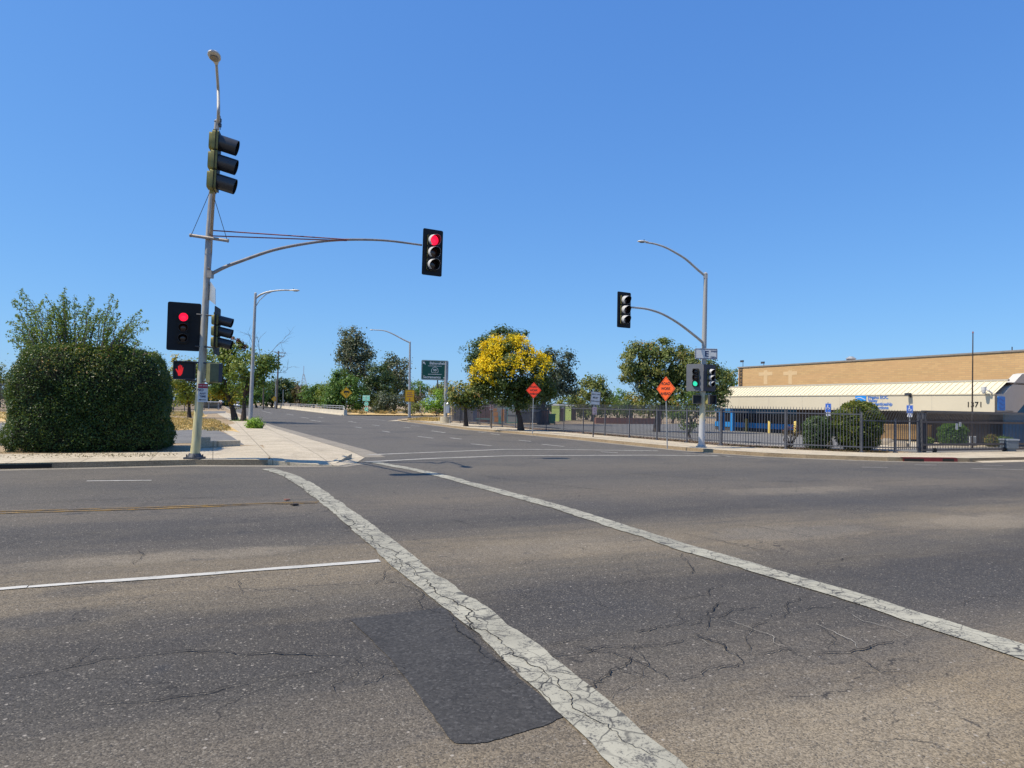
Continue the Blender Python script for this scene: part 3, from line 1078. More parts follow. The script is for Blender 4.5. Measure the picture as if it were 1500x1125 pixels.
for seg_ in (((1424, 686.6), (1500, 688.4)), ((1440, 681.6), (1470, 682.4)), ((1262, 684.6), (1300, 685)), ((1340, 681), (1372, 681.6))):
    line('lane_dash', 'paint_thin', [G(*seg_[0]), G(*seg_[1])], .11)

# asphalt repair patch by the crossing
pp = [(512, 908), (560, 902), (600, 897), (650, 890), (676, 914), (703, 945), (765, 998), (828, 1050), (800, 1062), (757, 1076), (716, 1088), (690, 1091), (664, 1089), (640, 1058), (612, 1018), (578, 974), (545, 938)]
PPn = []
for i in range(len(pp)):
    a, b = G(*pp[i]), G(*pp[(i + 1) % len(pp)])
    for j in range(5):
        p = a.lerp(b, j / 5)
        PPn.append(p + Vector((random.gauss(0, .004), random.gauss(0, .004), 0)))
sheet('asphalt_patch', 'patch_asphalt', PPn, .005)

# ------------------------------------------------------------------ cracks
def crack(mb, pxs, w0, jit=.05, z=.0135, fork=.25, depth=0, world=None):
    P = world or [G(*p) for p in pxs]
    Q = [P[0]]
    for i in range(len(P) - 1):
        seg = [P[i], P[i + 1]]
        while (seg[1] - seg[0]).length > .035 and len(seg) < 260:
            nx = [seg[0]]
            for a, b in zip(seg[:-1], seg[1:]):
                L = (b - a).length
                m_ = (a + b) / 2 + Vector((-(b - a).y, (b - a).x, 0)) / max(L, 1e-6) * random.gauss(0, jit * min(L, .6) * 1.15)
                nx += [m_, b]
            seg = nx
        Q += seg[1:]
    k = len(Q)
    a, b = [], []
    wv = 1.0
    for i, p in enumerate(Q):
        d = (Q[min(i + 1, k - 1)] - Q[max(i - 1, 0)])
        d = d.normalized() if d.length > 1e-6 else VX
        nrm = Vector((-d.y, d.x, 0))
        wv = min(2.0, max(.4, wv + (1 - wv) * .1 + random.gauss(0, .2)))
        e = min(1, 22 * i / k, 10 * (k - 1 - i) / k)
        hw = .36 * w0 * wv * (.1 + .9 * e) / 2
        a.append(Vector((p.x, p.y, z)) - nrm * hw * random.uniform(.6, 1.4))
        b.append(Vector((p.x, p.y, z)) + nrm * hw * random.uniform(.6, 1.4))
    mb.add(a + b, [(i, i + 1, k + i + 1, k + i) for i in range(k - 1)])
    if depth < 2 and fork:
        L = sum((P[i + 1] - P[i]).length for i in range(len(P) - 1))
        for _ in range(int(L * fork * 4)):
            i = random.randrange(2, max(3, k - 2))
            d = (Q[min(i + 1, k - 1)] - Q[i - 1]).normalized()
            s = random.choice((-1, 1))
            ang = random.uniform(.5, 1.4) * s
            dd = Vector((d.x * math.cos(ang) - d.y * math.sin(ang), d.x * math.sin(ang) + d.y * math.cos(ang), 0))
            crack(mb, None, w0 * .5, jit, z, fork * .5, depth + 1, [Q[i], Q[i] + dd * random.uniform(.1, .45)])


mb = MB()
crack(mb, [(0, 997), (75, 984), (150, 966), (235, 958), (300, 955), (400, 957), (470, 961), (520, 962)], .028, .07, fork=.12)
crack(mb, [(140, 1034), (230, 1028), (300, 1018), (370, 1000), (430, 990), (505, 974), (560, 966)], .016, .06, fork=.15)
crack(mb, [(348, 850), (352, 862), (355, 872)], .018, .12, fork=0)
crack(mb, [(0, 743), (60, 737), (130, 733), (240, 730), (330, 729), (410, 727)], .03, .05, fork=.1)
crack(mb, [(200, 828), (208, 815), (206, 806)], .014, .12, fork=0)
# along the crossing stripe
crack(mb, [(408, 690), (435, 708), (462, 727), (489, 745), (500, 757), (520, 768), (545, 790), (578, 816), (607, 836), (625, 850), (637, 866), (668, 884), (683, 908), (722, 932), (752, 958), (790, 980), (820, 1010), (848, 1044), (880, 1062), (905, 1076), (930, 1098), (960, 1110), (990, 1130)], .022, .09, fork=.8)
crack(mb, [(560, 815), (585, 838), (620, 872), (660, 904), (700, 946), (745, 990)], .016, .09, fork=.3)
crack(mb, [(590, 826), (560, 850), (548, 858)], .012, .08, fork=.2)
# to the right of the stripe
crack(mb, [(800, 944), (850, 938), (900, 931), (960, 920), (1000, 912), (1012, 908)], .02, .09, fork=.35)
crack(mb, [(800, 962), (860, 957), (920, 948), (980, 944), (1005, 936)], .02, .09, fork=.3)
crack(mb, [(852, 1010), (880, 1000), (905, 980), (925, 962)], .024, .1, fork=.4)
crack(mb, [(905, 824), (928, 812), (950, 815), (1000, 818)], .012, .08, fork=.2)
crack(mb, [(910, 856), (940, 852), (955, 846)], .02, .1, fork=0)
crack(mb, [(830, 862), (880, 856), (915, 855)], .010, .08, fork=.1)
crack(mb, [(928, 820), (938, 838), (955, 846)], .010, .08, fork=.1)
crack(mb, [(1000, 915), (1035, 900), (1065, 884)], .024, .1, fork=.5)
crack(mb, [(1000, 812), (1012, 830), (1000, 842)], .015, .1, fork=.2)
crack(mb, [(1015, 930), (1060, 945), (1078, 960), (1075, 978), (1050, 985)], .020, .1, fork=.5)
crack(mb, [(1078, 960), (1110, 958), (1140, 955), (1200, 958), (1245, 957), (1275, 948), (1310, 939)], .022, .09, fork=.45)
crack(mb, [(1000, 1000), (1030, 985), (1060, 975)], .018, .1, fork=.4)
crack(mb, [(1100, 905), (1160, 898), (1230, 888), (1300, 880)], .014, .09, fork=.2)
crack(mb, [(1000, 782), (1060, 794), (1110, 806), (1160, 812)], .025, .05, fork=.15)
crack(mb, [(1195, 828), (1225, 823), (1270, 816), (1330, 812)], .022, .07, fork=.15)
crack(mb, [(1060, 770), (1130, 776), (1190, 789), (1260, 786), (1310, 778)], .02, .06, fork=.15)
crack(mb, [(700, 696), (760, 705), (860, 716), (960, 724)], .035, .04, fork=.08)
crack(mb, [(900, 692), (1000, 700), (1120, 706), (1260, 705), (1340, 704)], .04, .05, fork=.1)
crack(mb, [(640, 716), (690, 712), (710, 713)], .02, .08, fork=.2)
crack(mb, [(530, 1005), (560, 990), (600, 985)], .014, .1, fork=.5)
crack(mb, [(525, 962), (500, 1000), (495, 1020)], .012, .1, fork=.3)
crack(mb, [(1490, 875), (1420, 880), (1385, 890)], .014, .08, fork=.1)
tag(mb.build('road_crack', 'crack'), kind='structure')
mb = MB()
crack(mb, [(1055, 908), (1095, 920), (1132, 933), (1136, 945), (1165, 953)], .010, .06, fork=.2)
crack(mb, [(1028, 938), (1050, 952), (1075, 960)], .009, .06, fork=.1)
crack(mb, [(1195, 915), (1225, 930), (1258, 955)], .011, .06, fork=.2)
crack(mb, [(1240, 898), (1265, 912), (1300, 920), (1340, 938)], .010, .06, fork=.2)
tag(mb.build('road_crack', 'crack_pale'), kind='structure')
# torn strip of dark sealant in front of the stripe, plus litter on the road
def debris(px, py, s, mat, label):
    p = G(px, py)
    mb = MB()
    pts = [(math.cos(a) * s * random.uniform(.6, 1.2), math.sin(a) * s * random.uniform(.4, .8)) for a in np.linspace(0, 2 * PI, 8)[:-1]]
    mb.prism([(x + p.x, y + p.y) for x, y in pts], .012, .012 + s * .35)
    tag(mb.build('debris', mat, origin=p), label, 'debris', 'bits of litter on the road')


debris(421, 733.6, .055, 'brick_red', 'reddish scrap lying on the yellow centre line')
debris(432, 740.8, .07, 'bark', 'dark flattened scrap lying below the yellow centre line')

# extra web of fine cracks on the right
mb = MB()
for pl_ in ([(840, 945), (900, 958), (960, 985), (1010, 1000)], [(1010, 940), (1040, 905), (1100, 890)], [(1090, 960), (1100, 925), (1150, 905), (1190, 870)], [(1200, 958), (1215, 930), (1205, 905)], [(930, 945), (950, 975), (935, 1005)], [(1245, 957), (1290, 985), (1350, 990)],
            [(760, 870), (800, 885), (860, 880), (905, 892)], [(985, 880), (1040, 872), (1085, 850), (1150, 845)], [(660, 760), (720, 775), (790, 772), (850, 790)], [(1300, 745), (1370, 752), (1440, 748)]):
    crack(mb, pl_, .013, .07, fork=.35)
tag(mb.build('road_crack', 'crack'), kind='structure')
# ------------------------------------------------------------------ traffic lights
NU = -UY            # faces back down the street towards the viewer
def shade_visor(mb, x, y, r, L, tilt=.12, full=False, n=18):
    """tunnel or cut-away hood, thin walled, opening downwards unless full"""
    a0, a1 = (math.radians(-55), math.radians(235)) if not full else (math.radians(-82), math.radians(262))
    th = .006
    vs = []
    for k in range(n + 1):
        f = k / n
        a = a0 + (a1 - a0) * f
        # hood is longest over the top
        lf = .55 + .45 * max(0, math.sin(a)) if not full else .9 + .1 * math.sin(a)
        for rr in (r, r - th):
            for zz in (0, 1):
                px, py = rr * math.cos(a), rr * math.sin(a)
                vs.append((x + px, y + py - (tilt * L * lf if zz else 0), .06 + (L * lf if zz else 0)))
    fs = []
    for k in range(n):
        o, p = 4 * k, 4 * (k + 1)
        fs += [(o, p, p + 1, o + 1), (o + 2, p + 2, p + 3, o + 3)]
    # order: r z0, r z1, (r-th) z0, (r-th) z1
    fs = []
    for k in range(n):
        o, p = 4 * k, 4 * (k + 1)
        fs += [(o, o + 1, p + 1, p), (o + 2, p + 2, p + 3, o + 3), (o + 1, o + 3, p + 3, p + 1), (o, p, p + 2, o + 2)]
    fs += [(0, 2, 3, 1), (4 * n, 4 * n + 1, 4 * n + 3, 4 * n + 2)]
    mb.add(vs, fs)


def dome(mb, x, y, r, z, h=.02, n=18, rings=3):
    vs = [(x, y, z + h)]
    for i in range(1, rings + 1):
        f = i / rings
        for k in range(n):
            a = 2 * PI * k / n
            vs.append((x + r * f * math.cos(a), y + r * f * math.sin(a), z + h * (1 - f * f)))
    fs = [(0, 1 + k, 1 + (k + 1) % n) for k in range(n)]
    for i in range(rings - 1):
        o = 1 + i * n
        fs += [(o + k, o + n + k, o + n + (k + 1) % n, o + (k + 1) % n) for k in range(n)]
    mb.add(vs, fs)


def signal(label, T, sp, r, plate=None, lit=None, vis='visor', L=.22, house='sig_olive', full=False, platemat='plate_black', off=(0, 0), dep=.13):
    root = empty('traffic_light', None, label, 'traffic light', 'three light traffic signal heads', T)
    ox, oy = off
    w = r * 2 + .06
    mb = MB()
    if plate:
        pw, ph = plate
        outer = [(x - ox, y - oy) for x, y in rrect(pw, ph, .05)]
        mb.prism(outer, -.004, .004)
        mb.build('backplate', platemat, root, world=False)
    mb = MB()
    for i in range(3):
        y = sp * (1 - i)
        bx = [(x, yy + y) for x, yy in rrect(w, sp - .012, .045, 3)]
        mb.prism(bx, -dep * .55, .055)
        bx = [(x * .86, yy * .86 + y) for x, yy in rrect(w, sp - .012, .07, 3)]
        mb.prism(bx, -dep, -dep * .55)
    mb.box((0, 1.5 * sp + .03, -.06), (.07, .07, .07))
    mb.box((0, -1.5 * sp - .03, -.06), (.07, .07, .07))
    mb.build('housing', house, root, world=False, smooth=40)
    for i in range(3):
        y = sp * (1 - i)
        mb = MB()
        mb.prism([(x, yy + y) for x, yy in rrect(w * 1.01, sp - .008, .04, 3)], .052, .062)
        face = mb.build('section_door', 'sig_black', root, world=False)
        mb = MB()
        shade_visor(mb, 0, y, r * 1.1, L, .22 if full else .12, full=full)
        vo = mb.build('visor', vis, face, world=False, smooth=40)
        vo.data.materials.append(MATS['sig_black'])
        for pi_, pg in enumerate(vo.data.polygons):
            if pi_ % 4 == 1:
                pg.material_index = 1
        mb = MB()
        dome(mb, 0, y, r, .064, .03)
        key = ('red', 'amber', 'green')[i]
        mname = {'red': 'lens_red', 'green': 'lens_green'}.get(key) if lit == key else ('lens_amber' if i == 1 else 'lens_dark')
        mb.build('lens', mname, face, world=False, smooth=60)
    return root


def hand_poly(s):
    """raised hand outline, five fingers"""
    p = [(-.10, -.50), (.16, -.50), (.20, -.30), (.38, -.05), (.47, .06), (.40, .12), (.32, .08), (.20, -.06), (.17, -.02), (.20, .36), (.13, .40), (.09, .36), (.06, .03), (.045, .03), (.04, .46), (-.02, .50), (-.07, .46),
         (-.07, .03), (-.085, .03), (-.14, .42), (-.20, .44), (-.245, .39), (-.20, -.01), (-.215, -.01), (-.30, .27), (-.36, .28), (-.39, .22), (-.33, -.10), (-.27, -.32)]
    return [(-x * s * .74, y * s) for x, y in p]


def ped_signal(label, T, w, h, lit=False, house='sig_olive', dep=.22):
    root = empty('pedestrian_signal', None, label, 'pedestrian signal', 'walk signals on the poles', T)
    mb = MB()
    mb.prism(rrect(w, h, .03), -dep, 0)
    mb.box((w * .2, h / 2 + .02, -dep / 2), (.08, .05, .08))
    mb.box((w * .2, -h / 2 - .02, -dep / 2), (.08, .05, .08))
    mb.build('housing', house, root, world=False)
    mb = MB()
    ringpoly(mb, rrect(w, h, .03), rrect(w - .05, h - .05, .02), 0, .10)
    mb.build('frame', 'plate_dark', root, world=False)
    mb = MB()
    mb.prism(rrect(w - .06, h - .06, .02), 0, .012)
    scr = mb.build('screen', 'sign_black', root, world=False)
    if lit:
        mb = MB()
        mb.prism([(x - w * .20, y) for x, y in hand_poly(h * .60)], .013, .018)
        o = mb.build('hand_symbol', 'hand_red', scr, world=False)
    mb = MB()
    for i in range(5):
        mb.box((0, -h / 2 + h * (i + .5) / 5, .085), (w - .06, .004, .03))
    return root


def bolts(mb, c, r, n, s=.03):
    for k in range(n):
        a = 2 * PI * k / n + .4
        mb.tube([c + Vector((math.cos(a) * r, math.sin(a) * r, 0)), c + Vector((math.cos(a) * r, math.sin(a) * r, s))], .018, 6)


def luminaire(name_parent, p, d, s=1.0):
    """cobra head at point p, pointing along d"""
    d = Vector(d).normalized()
    T = Matrix.Translation(p) @ Matrix.Rotation(math.atan2(d.y, d.x), 4, 'Z')
    mb = MB()
    prof = [(-.08, .045, .05), (.05, .07, .06), (.22, .15, .085), (.42, .17, .09), (.58, .13, .07), (.66, .05, .03)]
    vs, fs = [], []
    n = 20
    for x, wy, hz in prof:
        for k in range(n):
            a = 2 * PI * k / n
            zz = math.sin(a) * hz
            vs.append((x * s, math.cos(a) * wy * s, (zz if zz > 0 else zz * .55) * s))
    for i in range(len(prof) - 1):
        for k in range(n):
            fs.append((i * n + k, (i + 1) * n + k, (i + 1) * n + (k + 1) % n, i * n + (k + 1) % n))
    fs += [tuple(range(n)), tuple(range((len(prof) - 1) * n + n - 1, (len(prof) - 1) * n - 1, -1))]
    mb.add(vs, fs, T)
    o = mb.build('lamp_head', 'lamp_body', name_parent, smooth=50)
    mb = MB()
    mb.prism([(math.cos(a) * .17 * s + .36 * s, math.sin(a) * .11 * s) for a in np.linspace(0, 2 * PI, 25)[:-1]], -.066 * s, -.03 * s, T)
    mb.build('lamp_glass', 'lamp_glass', o)
    mb = MB()
    mb.tube([T @ Vector((.2 * s, 0, .08 * s)), T @ Vector((.2 * s, 0, .15 * s))], .03 * s, 8)
    mb.build('photocell', 'sig_black', o)
    return o


def pole_mat():
    m, t, b = newmat('painted_pole')
    geo = nn(t, 'ShaderNodeNewGeometry')
    sep = nn(t, 'ShaderNodeSeparateXYZ')
    t.links.new(geo.outputs['Position'], sep.inputs[0])
    n1 = noise(t, geo.outputs['Position'], 3.2, 5, .65)
    n2 = noise(t, scaled(t, geo.outputs['Position'], (1, 1, .15)), 14, 4, .6)
    zz = mth(t, 'ADD', sep.outputs[2], mth(t, 'MULTIPLY', mth(t, 'SUBTRACT', n1, .5), 1.6))
    c = ramp(t, maprange(t, zz, 0, 6), [(0, (.55, .49, .25)), (.26, (.52, .48, .26)), (.42, (.45, .45, .36)), (.62, (.37, .37, .35)), (1, (.29, .285, .28))])
    c = mixrgb(t, maprange(t, n2, .5, .7, 0, .5), c, (.62, .59, .48))
    c = mixrgb(t, maprange(t, n2, .44, .36, 0, .6), c, (.20, .17, .14))
    t.links.new(c, b.inputs['Base Color'])
    b.inputs['Roughness'].default_value = .6
    b.inputs['Metallic'].default_value = .1
    MATS['pole_left'] = m


pole_mat()


def pole_mat_right():
    m, t, b = newmat('weathered_pole')
    geo = nn(t, 'ShaderNodeNewGeometry')
    sep = nn(t, 'ShaderNodeSeparateXYZ')
    t.links.new(geo.outputs['Position'], sep.inputs[0])
    n1 = noise(t, geo.outputs['Position'], 5, 5, .65)
    zz = mth(t, 'ADD', sep.outputs[2], mth(t, 'MULTIPLY', mth(t, 'SUBTRACT', n1, .5), .5))
    c = ramp(t, maprange(t, zz, 0, 6), [(0, (.46, .46, .47)), (.2, (.48, .48, .48)), (.25, (.55, .50, .34)), (.40, (.56, .50, .33)), (.46, (.40, .40, .38)), (1, (.34, .34, .33))])
    t.links.new(c, b.inputs['Base Color'])
    b.inputs['Roughness'].default_value = .55
    b.inputs['Metallic'].default_value = .1
    MATS['pole_right'] = m


pole_mat_right()
# ---------------- left signal pole, mast arms and street lamp
YP = 20.3
foot = G(285, 672.5, H)
YP = foot.y
root = empty('signal_pole', foot, 'tall leaning grey and yellow stained signal pole with two mast arms on left corner', 'signal pole', 'poles that carry traffic signals')
mb = MB()
pts = [foot, D(288, 640, YP), D(297, 520, YP), D(302, 430, YP), D(305.5, 345, YP), D(310, 280, YP), D(316, 195, YP), D(317.5, 178, YP)]
mb.tube(pts, [.128, .118, .100, .088, .076, .069, .060, .056], 14)
mb.tube([pts[-1], pts[-1] + Z * .06], [.075, .02], 12)
mb.build('shaft', 'pole_left', root, smooth=50)
mb = MB()
mb.box((foot.x, foot.y, foot.z + .03), (.42, .42, .06))
mb.tube([foot + Z * .06, foot + Z * .16], [.2, .145], 14)
bolts(mb, foot + Z * .06, .2, 4, .07)
mb.build('base_plate', 'dark_steel', root)
# arm over the street ahead
A0 = D(308, 402, YP)
HD1 = D(633.5, 370, 22.0)
apx = [(308, 402, 0), (330, 391, .08), (350, 383.5, .14), (400, 366.5, .29), (450, 356.5, .44), (490, 352, .56), (530, 351, .68), (570, 352.8, .80), (618, 359, .96)]
arm = [D(x, y, YP + (22.0 - YP) * f) for x, y, f in apx]
mb = MB()
sm = smooth(arm)
mb.tube(sm, taper(.052, .030, len(sm)), 10)
mb.box(tuple(A0), (.13, .16, .2))
mb.build('mast_arm', 'rust_pipe', root, smooth=50)
# arm towards the viewer over the cross street, with its own tie rods
HD2 = D(316.5, 237, 15.5)
a2 = [D(306, 395, YP - .05), D(308, 372, 19.6), D(309.5, 340, 18.6), D(312, 300, 17.4), D(315, 262, 16.3), D(317, 240, 15.7)]
mb = MB()
sm = smooth(a2)
mb.tube(sm, taper(.055, .036, len(sm)), 10)
mb.build('mast_arm', 'rust_pipe', root, smooth=50)
for (x0, y0, x1, y1) in ((310, 337.5, 511, 351), (309, 345.5, 508, 352.5)):
    mb = MB()
    mb.tube([D(x0, y0, YP), D(x1, y1, YP + .58 * 1.7)], .017, 6)
    mb.build('tie_rod', 'rust_rod', root)
s0, s1 = D(280, 344.8, YP - .1), D(333, 352.5, YP - .1)
mb = MB()
mb.tube([s0, s1], .045, 10)
mb.tube([s0, s0 + (s0 - s1).normalized() * .03], .052, 10)
mb.tube([s1, s1 + (s1 - s0).normalized() * .03], .052, 10)
mb.build('spreader_bar', 'rust_pipe', root, smooth=50)
mb = MB()
tip = D(307.5, 281, 16.9)
mb.tube([s0, tip], .008, 5)
mb.build('guy_wire', 'dark_steel', root)
mb = MB()
mb.tube([s1, D(311, 281, 16.9)], .008, 5)
mb.build('guy_wire', 'dark_steel', root)
# lamp arm
lp = [D(318.5, 190, YP), D(319.5, 178, YP - .05), D(320, 160, YP - .45), D(319.5, 132, 18.9), D(318, 108, 18.1), D(317, 95, 17.6)]
mb = MB()
sm = smooth(lp)
mb.tube(sm, taper(.048, .034, len(sm)), 10)
mb.build('lamp_arm', 'pole_grey', root, smooth=50)
luminaire(root, D(316.6, 92, 17.5), (.28, -.96, 0), .95)
mb = MB()
for yy in (176, 183):
    q = D(322, yy, YP)
    mb.box(tuple(q), (.06, .1, .1))
mb.tube([D(322.6, 170, YP), D(322.6, 190, YP)], .012, 6)
mb.build('lamp_bracket', 'dark_steel', root)

# signals on that pole
hl = D(268.3, 480, YP - .1)
signal('backplated signal showing red, left side of the leaning pole', frame(hl, (.42, -.90, 0)), .285, .112, (.83, 1.32), 'red', 'visor', .17, off=(-.02, -.03))
mb = MB()
signal('backplated signal with red lit at the tip of the long curved mast arm', frame(HD1, (.50, -.86, -.03)), .395, .165, (.70, 1.5), 'red', 'visor_sunlit', .30)
signal('large olive signal seen from its side, high above the leaning pole', frame(HD2, (.95, .24, -.02)), .45, .165, (.50, 1.38), None, 'visor', .42, full=True, dep=.15, off=(0, 0))
hr = D(318, 485, YP - .1)
signal('edge on signal with black hoods, right side of the leaning pole', frame(hr, (.96, .20, 0)), .30, .12, (.75, 1.30), None, 'visor', .36, full=True)
pl = D(270, 542.5, YP - .1)
ped_signal('pedestrian signal lit with a red hand on the leaning pole', frame(pl, (.44, -.89, 0)), .56, .50, True, 'sig_olive')
pr = D(317, 546.5, YP - .1)
ped_signal('olive pedestrian signal seen from behind its side on the leaning pole', frame(pr, (.80, .60, 0)), .48, .52, False, 'sig_dark_olive')
# brackets belong to the pole
for (x0, y0, x1, y1) in ((288, 460.5, 312, 462.5), (286, 507, 314, 509), (270, 529.5, 318, 533), (272, 557, 316, 559.5)):
    mb = MB()
    mb.tube([D(x0, y0, YP - .06), D(x1, y1, YP - .06)], .022, 8)
    mb.build('signal_bracket', 'dark_steel', root, smooth=50)

# ---------------- right signal pole
foot2 = G(1027.5, 655.5, H)
YR = foot2.y
r2 = empty('signal_pole', foot2, 'pale grey signal pole with curved lamp arm beside the iron fence', 'signal pole', 'poles that carry traffic signals')
mb = MB()
pts = [foot2, D(1028.5, 620, YR), D(1030, 560, YR), D(1032, 480, YR), D(1033.4, 420, YR), D(1033.7, 401, YR)]
mb.tube(pts, [.135, .128, .115, .10, .085, .08], 14)
mb.tube([pts[-1], pts[-1] + Z * .07], [.09, .02], 12)
mb.build('shaft', 'pole_right', r2, smooth=50)
mb = MB()
mb.box((foot2.x, foot2.y, foot2.z + .03), (.38, .38, .06))
mb.tube([foot2 + Z * .06, foot2 + Z * .12], [.165, .138], 12)
bolts(mb, foot2 + Z * .06, .2, 4, .08)
mb.build('base_plate', 'galv', r2)
mb = MB()
la = [D(1033.5, 404.5, YR), D(1022, 395, YR - .1), D(1005, 380, YR - .25), D(990, 370.5, YR - .4), D(975, 362.5, YR - .5), D(960, 357.5, YR - .6), D(946, 355, YR - .7)]
sm = smooth(la)
mb.tube(sm, taper(.055, .034, len(sm)), 9)
mb.box(tuple(la[0]), (.15, .15, .2))
mb.build('lamp_arm', 'pole_grey', r2, smooth=50)
luminaire(r2, la[-1] + Vector((.05, 0, .02)), (-1, -.15, 0), .62)
mb = MB()
ma = [D(1031, 503, YR), D(1018, 492, YR - .3), D(1000, 478, YR - .7), D(985, 468, YR - 1.0), D(968, 459, YR - 1.4), D(950, 453.2, YR - 1.7), D(935, 451, YR - 2), D(922, 450, YR - 2.2)]
sm = smooth(ma)
mb.tube(sm, taper(.058, .036, len(sm)), 9)
mb.box(tuple(ma[0]), (.15, .15, .2))
mb.build('mast_arm', 'pole_grey', r2, smooth=50)
for (x0, y0, x1, y1) in ((1018, 541, 1040, 541), (1018, 568, 1040, 568), (1020, 577, 1041, 577), (1020, 592.5, 1041, 592.5)):
    mb = MB()
    mb.tube([D(x0, y0, YR), D(x1, y1, YR)], .02, 8)
    mb.build('signal_bracket', 'galv', r2)
signal('unlit looking signal with pale hoods at the end of the right pole arm', frame(D(914, 454, YR - 2.3), (.50, -.86, 0)), .385, .155, (.68, 1.42), None, 'visor_sunlit', .28)
signal('signal showing green on the right hand pole, sunlit grey backplate', frame(D(1019.5, 553, YR - .1), (-.55, -.83, 0)), .26, .108, (.74, 1.17), 'green', 'visor', .15, platemat='plate_grey', off=(.05, 0))
signal('signal with white lit hoods, right side of the right hand pole', frame(D(1039.5, 553.5, YR - .1), (.52, -.85, 0)), .26, .108, (.72, 1.15), None, 'visor_sunlit', .22, platemat='plate_dark')
ped_signal('dark pedestrian signal left of the right hand pole', frame(D(1021, 585, YR - .1), (-.2, -.98, 0)), .36, .38, False)
ped_signal('dark pedestrian signal with yellowish housing right of the right hand pole', frame(D(1042, 585.5, YR - .1), (.55, -.83, 0)), .44, .40, False)


# ------------------------------------------------------------------ signs
def board(root, name, T, w, h, mat, r=.04, back='alu_back', th=.004, border=None, diamond=False):
    mb = MB()
    if diamond:
        s = w / 2
        out = [(0, -s), (s, 0), (0, s), (-s, 0)]
    else:
        out = rrect(w, h, r)
    mb.prism(out, 0, th, T)
    o = mb.build(name, mat, root)
    mb = MB()
    mb.prism([(x * .998, y * .998) for x, y in out], -.004, -.0006, T)
    mb.build('sign_back', back, o)
    if border:
        mb = MB()
        k1, k2 = border[1], border[2]
        if diamond:
            ringpoly(mb, [(x * k1, y * k1) for x, y in out], [(x * k2, y * k2) for x, y in out], th, th + .004, T)
        else:
            b = border[1]
            ringpoly(mb, rrect(w - 2 * b, h - 2 * b, r * .8), rrect(w - 2 * b - 2 * border[2], h - 2 * b - 2 * border[2], r * .6), th, th + .004, T)
        mb.build('border', border[0], o)
    return o


def lettering(parent, T, rows, mat, z=.008, name='lettering', sx=1.0):
    for s, size, x, y in rows:
        mb = MB()
        text(mb, s, size, x, y, z, T, bold=.022, sx=sx)
        mb.build(name, mat, parent)


def posted(label, base, center, Y, n, cat='road sign', postr=.025, postmat='galv', group=None, square=False, name='road_sign'):
    foot = D(base[0], base[1], Y)
    foot.z = H
    root = empty(name, foot, label, cat, group)
    c = D(center[0], center[1], Y - .05)
    mb = MB()
    top = Vector((c.x, c.y + .035, c.z + .3))
    mb.tube([Vector((foot.x, foot.y, foot.z - .05)), top], postr, 4 if square else 8)
    mb.build('post', postmat, root)
    return root, frame(c, n)


# street name sign on the right pole
T = frame(D(1034.5, 518.3, YR - .14), (.05, -1, 0))
rt = empty('street_name_sign', D(1034.5, 518.3, YR - .14), 'white street name sign lettered E high on the right hand pole', 'street sign')
b = board(rt, 'panel', T, .98, .46, 'sign_white', .03, border=('sign_navy', .02, .022))
lettering(b, T, [('E', .34, .02, -.01)], 'sign_navy')
lettering(b, T, [('STREET', .075, .32, .11)], 'sign_navy', name='small_print')
lettering(b, T, [('1300', .085, .26, -.14)], 'sign_navy', name='block_number')
mb = MB()
mb.prism([(.36, -.17), (.44, -.14), (.36, -.11)], .004, .009, T)
mb.build('arrow', 'sign_navy', b)
# no stopping sign strapped to the left pole
T = frame(D(297, 575.5, YP - .16), (.38, -.92, 0))
rt = empty('parking_sign', D(297, 575.5, YP - .16), 'small red and white no stopping sign strapped to the leaning pole', 'parking sign')
b = board(rt, 'panel', T, .25, .50, 'sign_white', .02)
mb = MB()
mb.prism([(-.12, .13), (.12, .13), (.12, .245), (-.12, .245)], .004, .007, T)
mb.build('red_band', 'sign_redprint', b)
lettering(b, T, [('TOW AWAY', .045, 0, .19)], 'sign_white', .010, 'band_lettering')
lettering(b, T, [('NO', .10, -.06, .075), ('ANY', .075, .0, -.02), ('TIME', .075, 0, -.10)], 'sign_navy', .007)
mb = MB()
mb.prism([(-.10, -.19), (-.05, -.165), (-.05, -.182), (.09, -.182), (.09, -.198), (-.05, -.198), (-.05, -.215)], .004, .007, T)
mb.build('arrow', 'sign_black', b)
# bluish back of a sign seen almost edge on beside the pole
q = D(312, 429, YP - .25)
rt = empty('street_name_sign', q, 'pale blue grey sign seen nearly edge on against the leaning pole', 'street sign')
mb = MB()
P4 = [D(308.3, 412.5, YP), D(315.6, 423, YP - .75), D(315.8, 446.5, YP - .75), D(306.2, 439, YP)]
n_ = (P4[1] - P4[0]).cross(P4[3] - P4[0]).normalized() * .004
mb.add([p + n_ for p in P4] + [p - n_ for p in P4], [(0, 1, 2, 3), (7, 6, 5, 4), (0, 4, 5, 1), (1, 5, 6, 2), (2, 6, 7, 3), (3, 7, 4, 0)])
mb.build('panel', 'alu_back', rt)
mb = MB()
mb.tube([P4[0] + (P4[3] - P4[0]) * .2, P4[0] + (P4[3] - P4[0]) * .2 + Vector((-.1, .1, 0))], .015, 6)
mb.build('bracket', 'dark_steel', rt)
mb = MB()
mb.tube([P4[0] + (P4[3] - P4[0]) * .9, P4[0] + (P4[3] - P4[0]) * .9 + Vector((-.1, .1, 0))], .015, 6)
mb.build('bracket', 'dark_steel', rt)

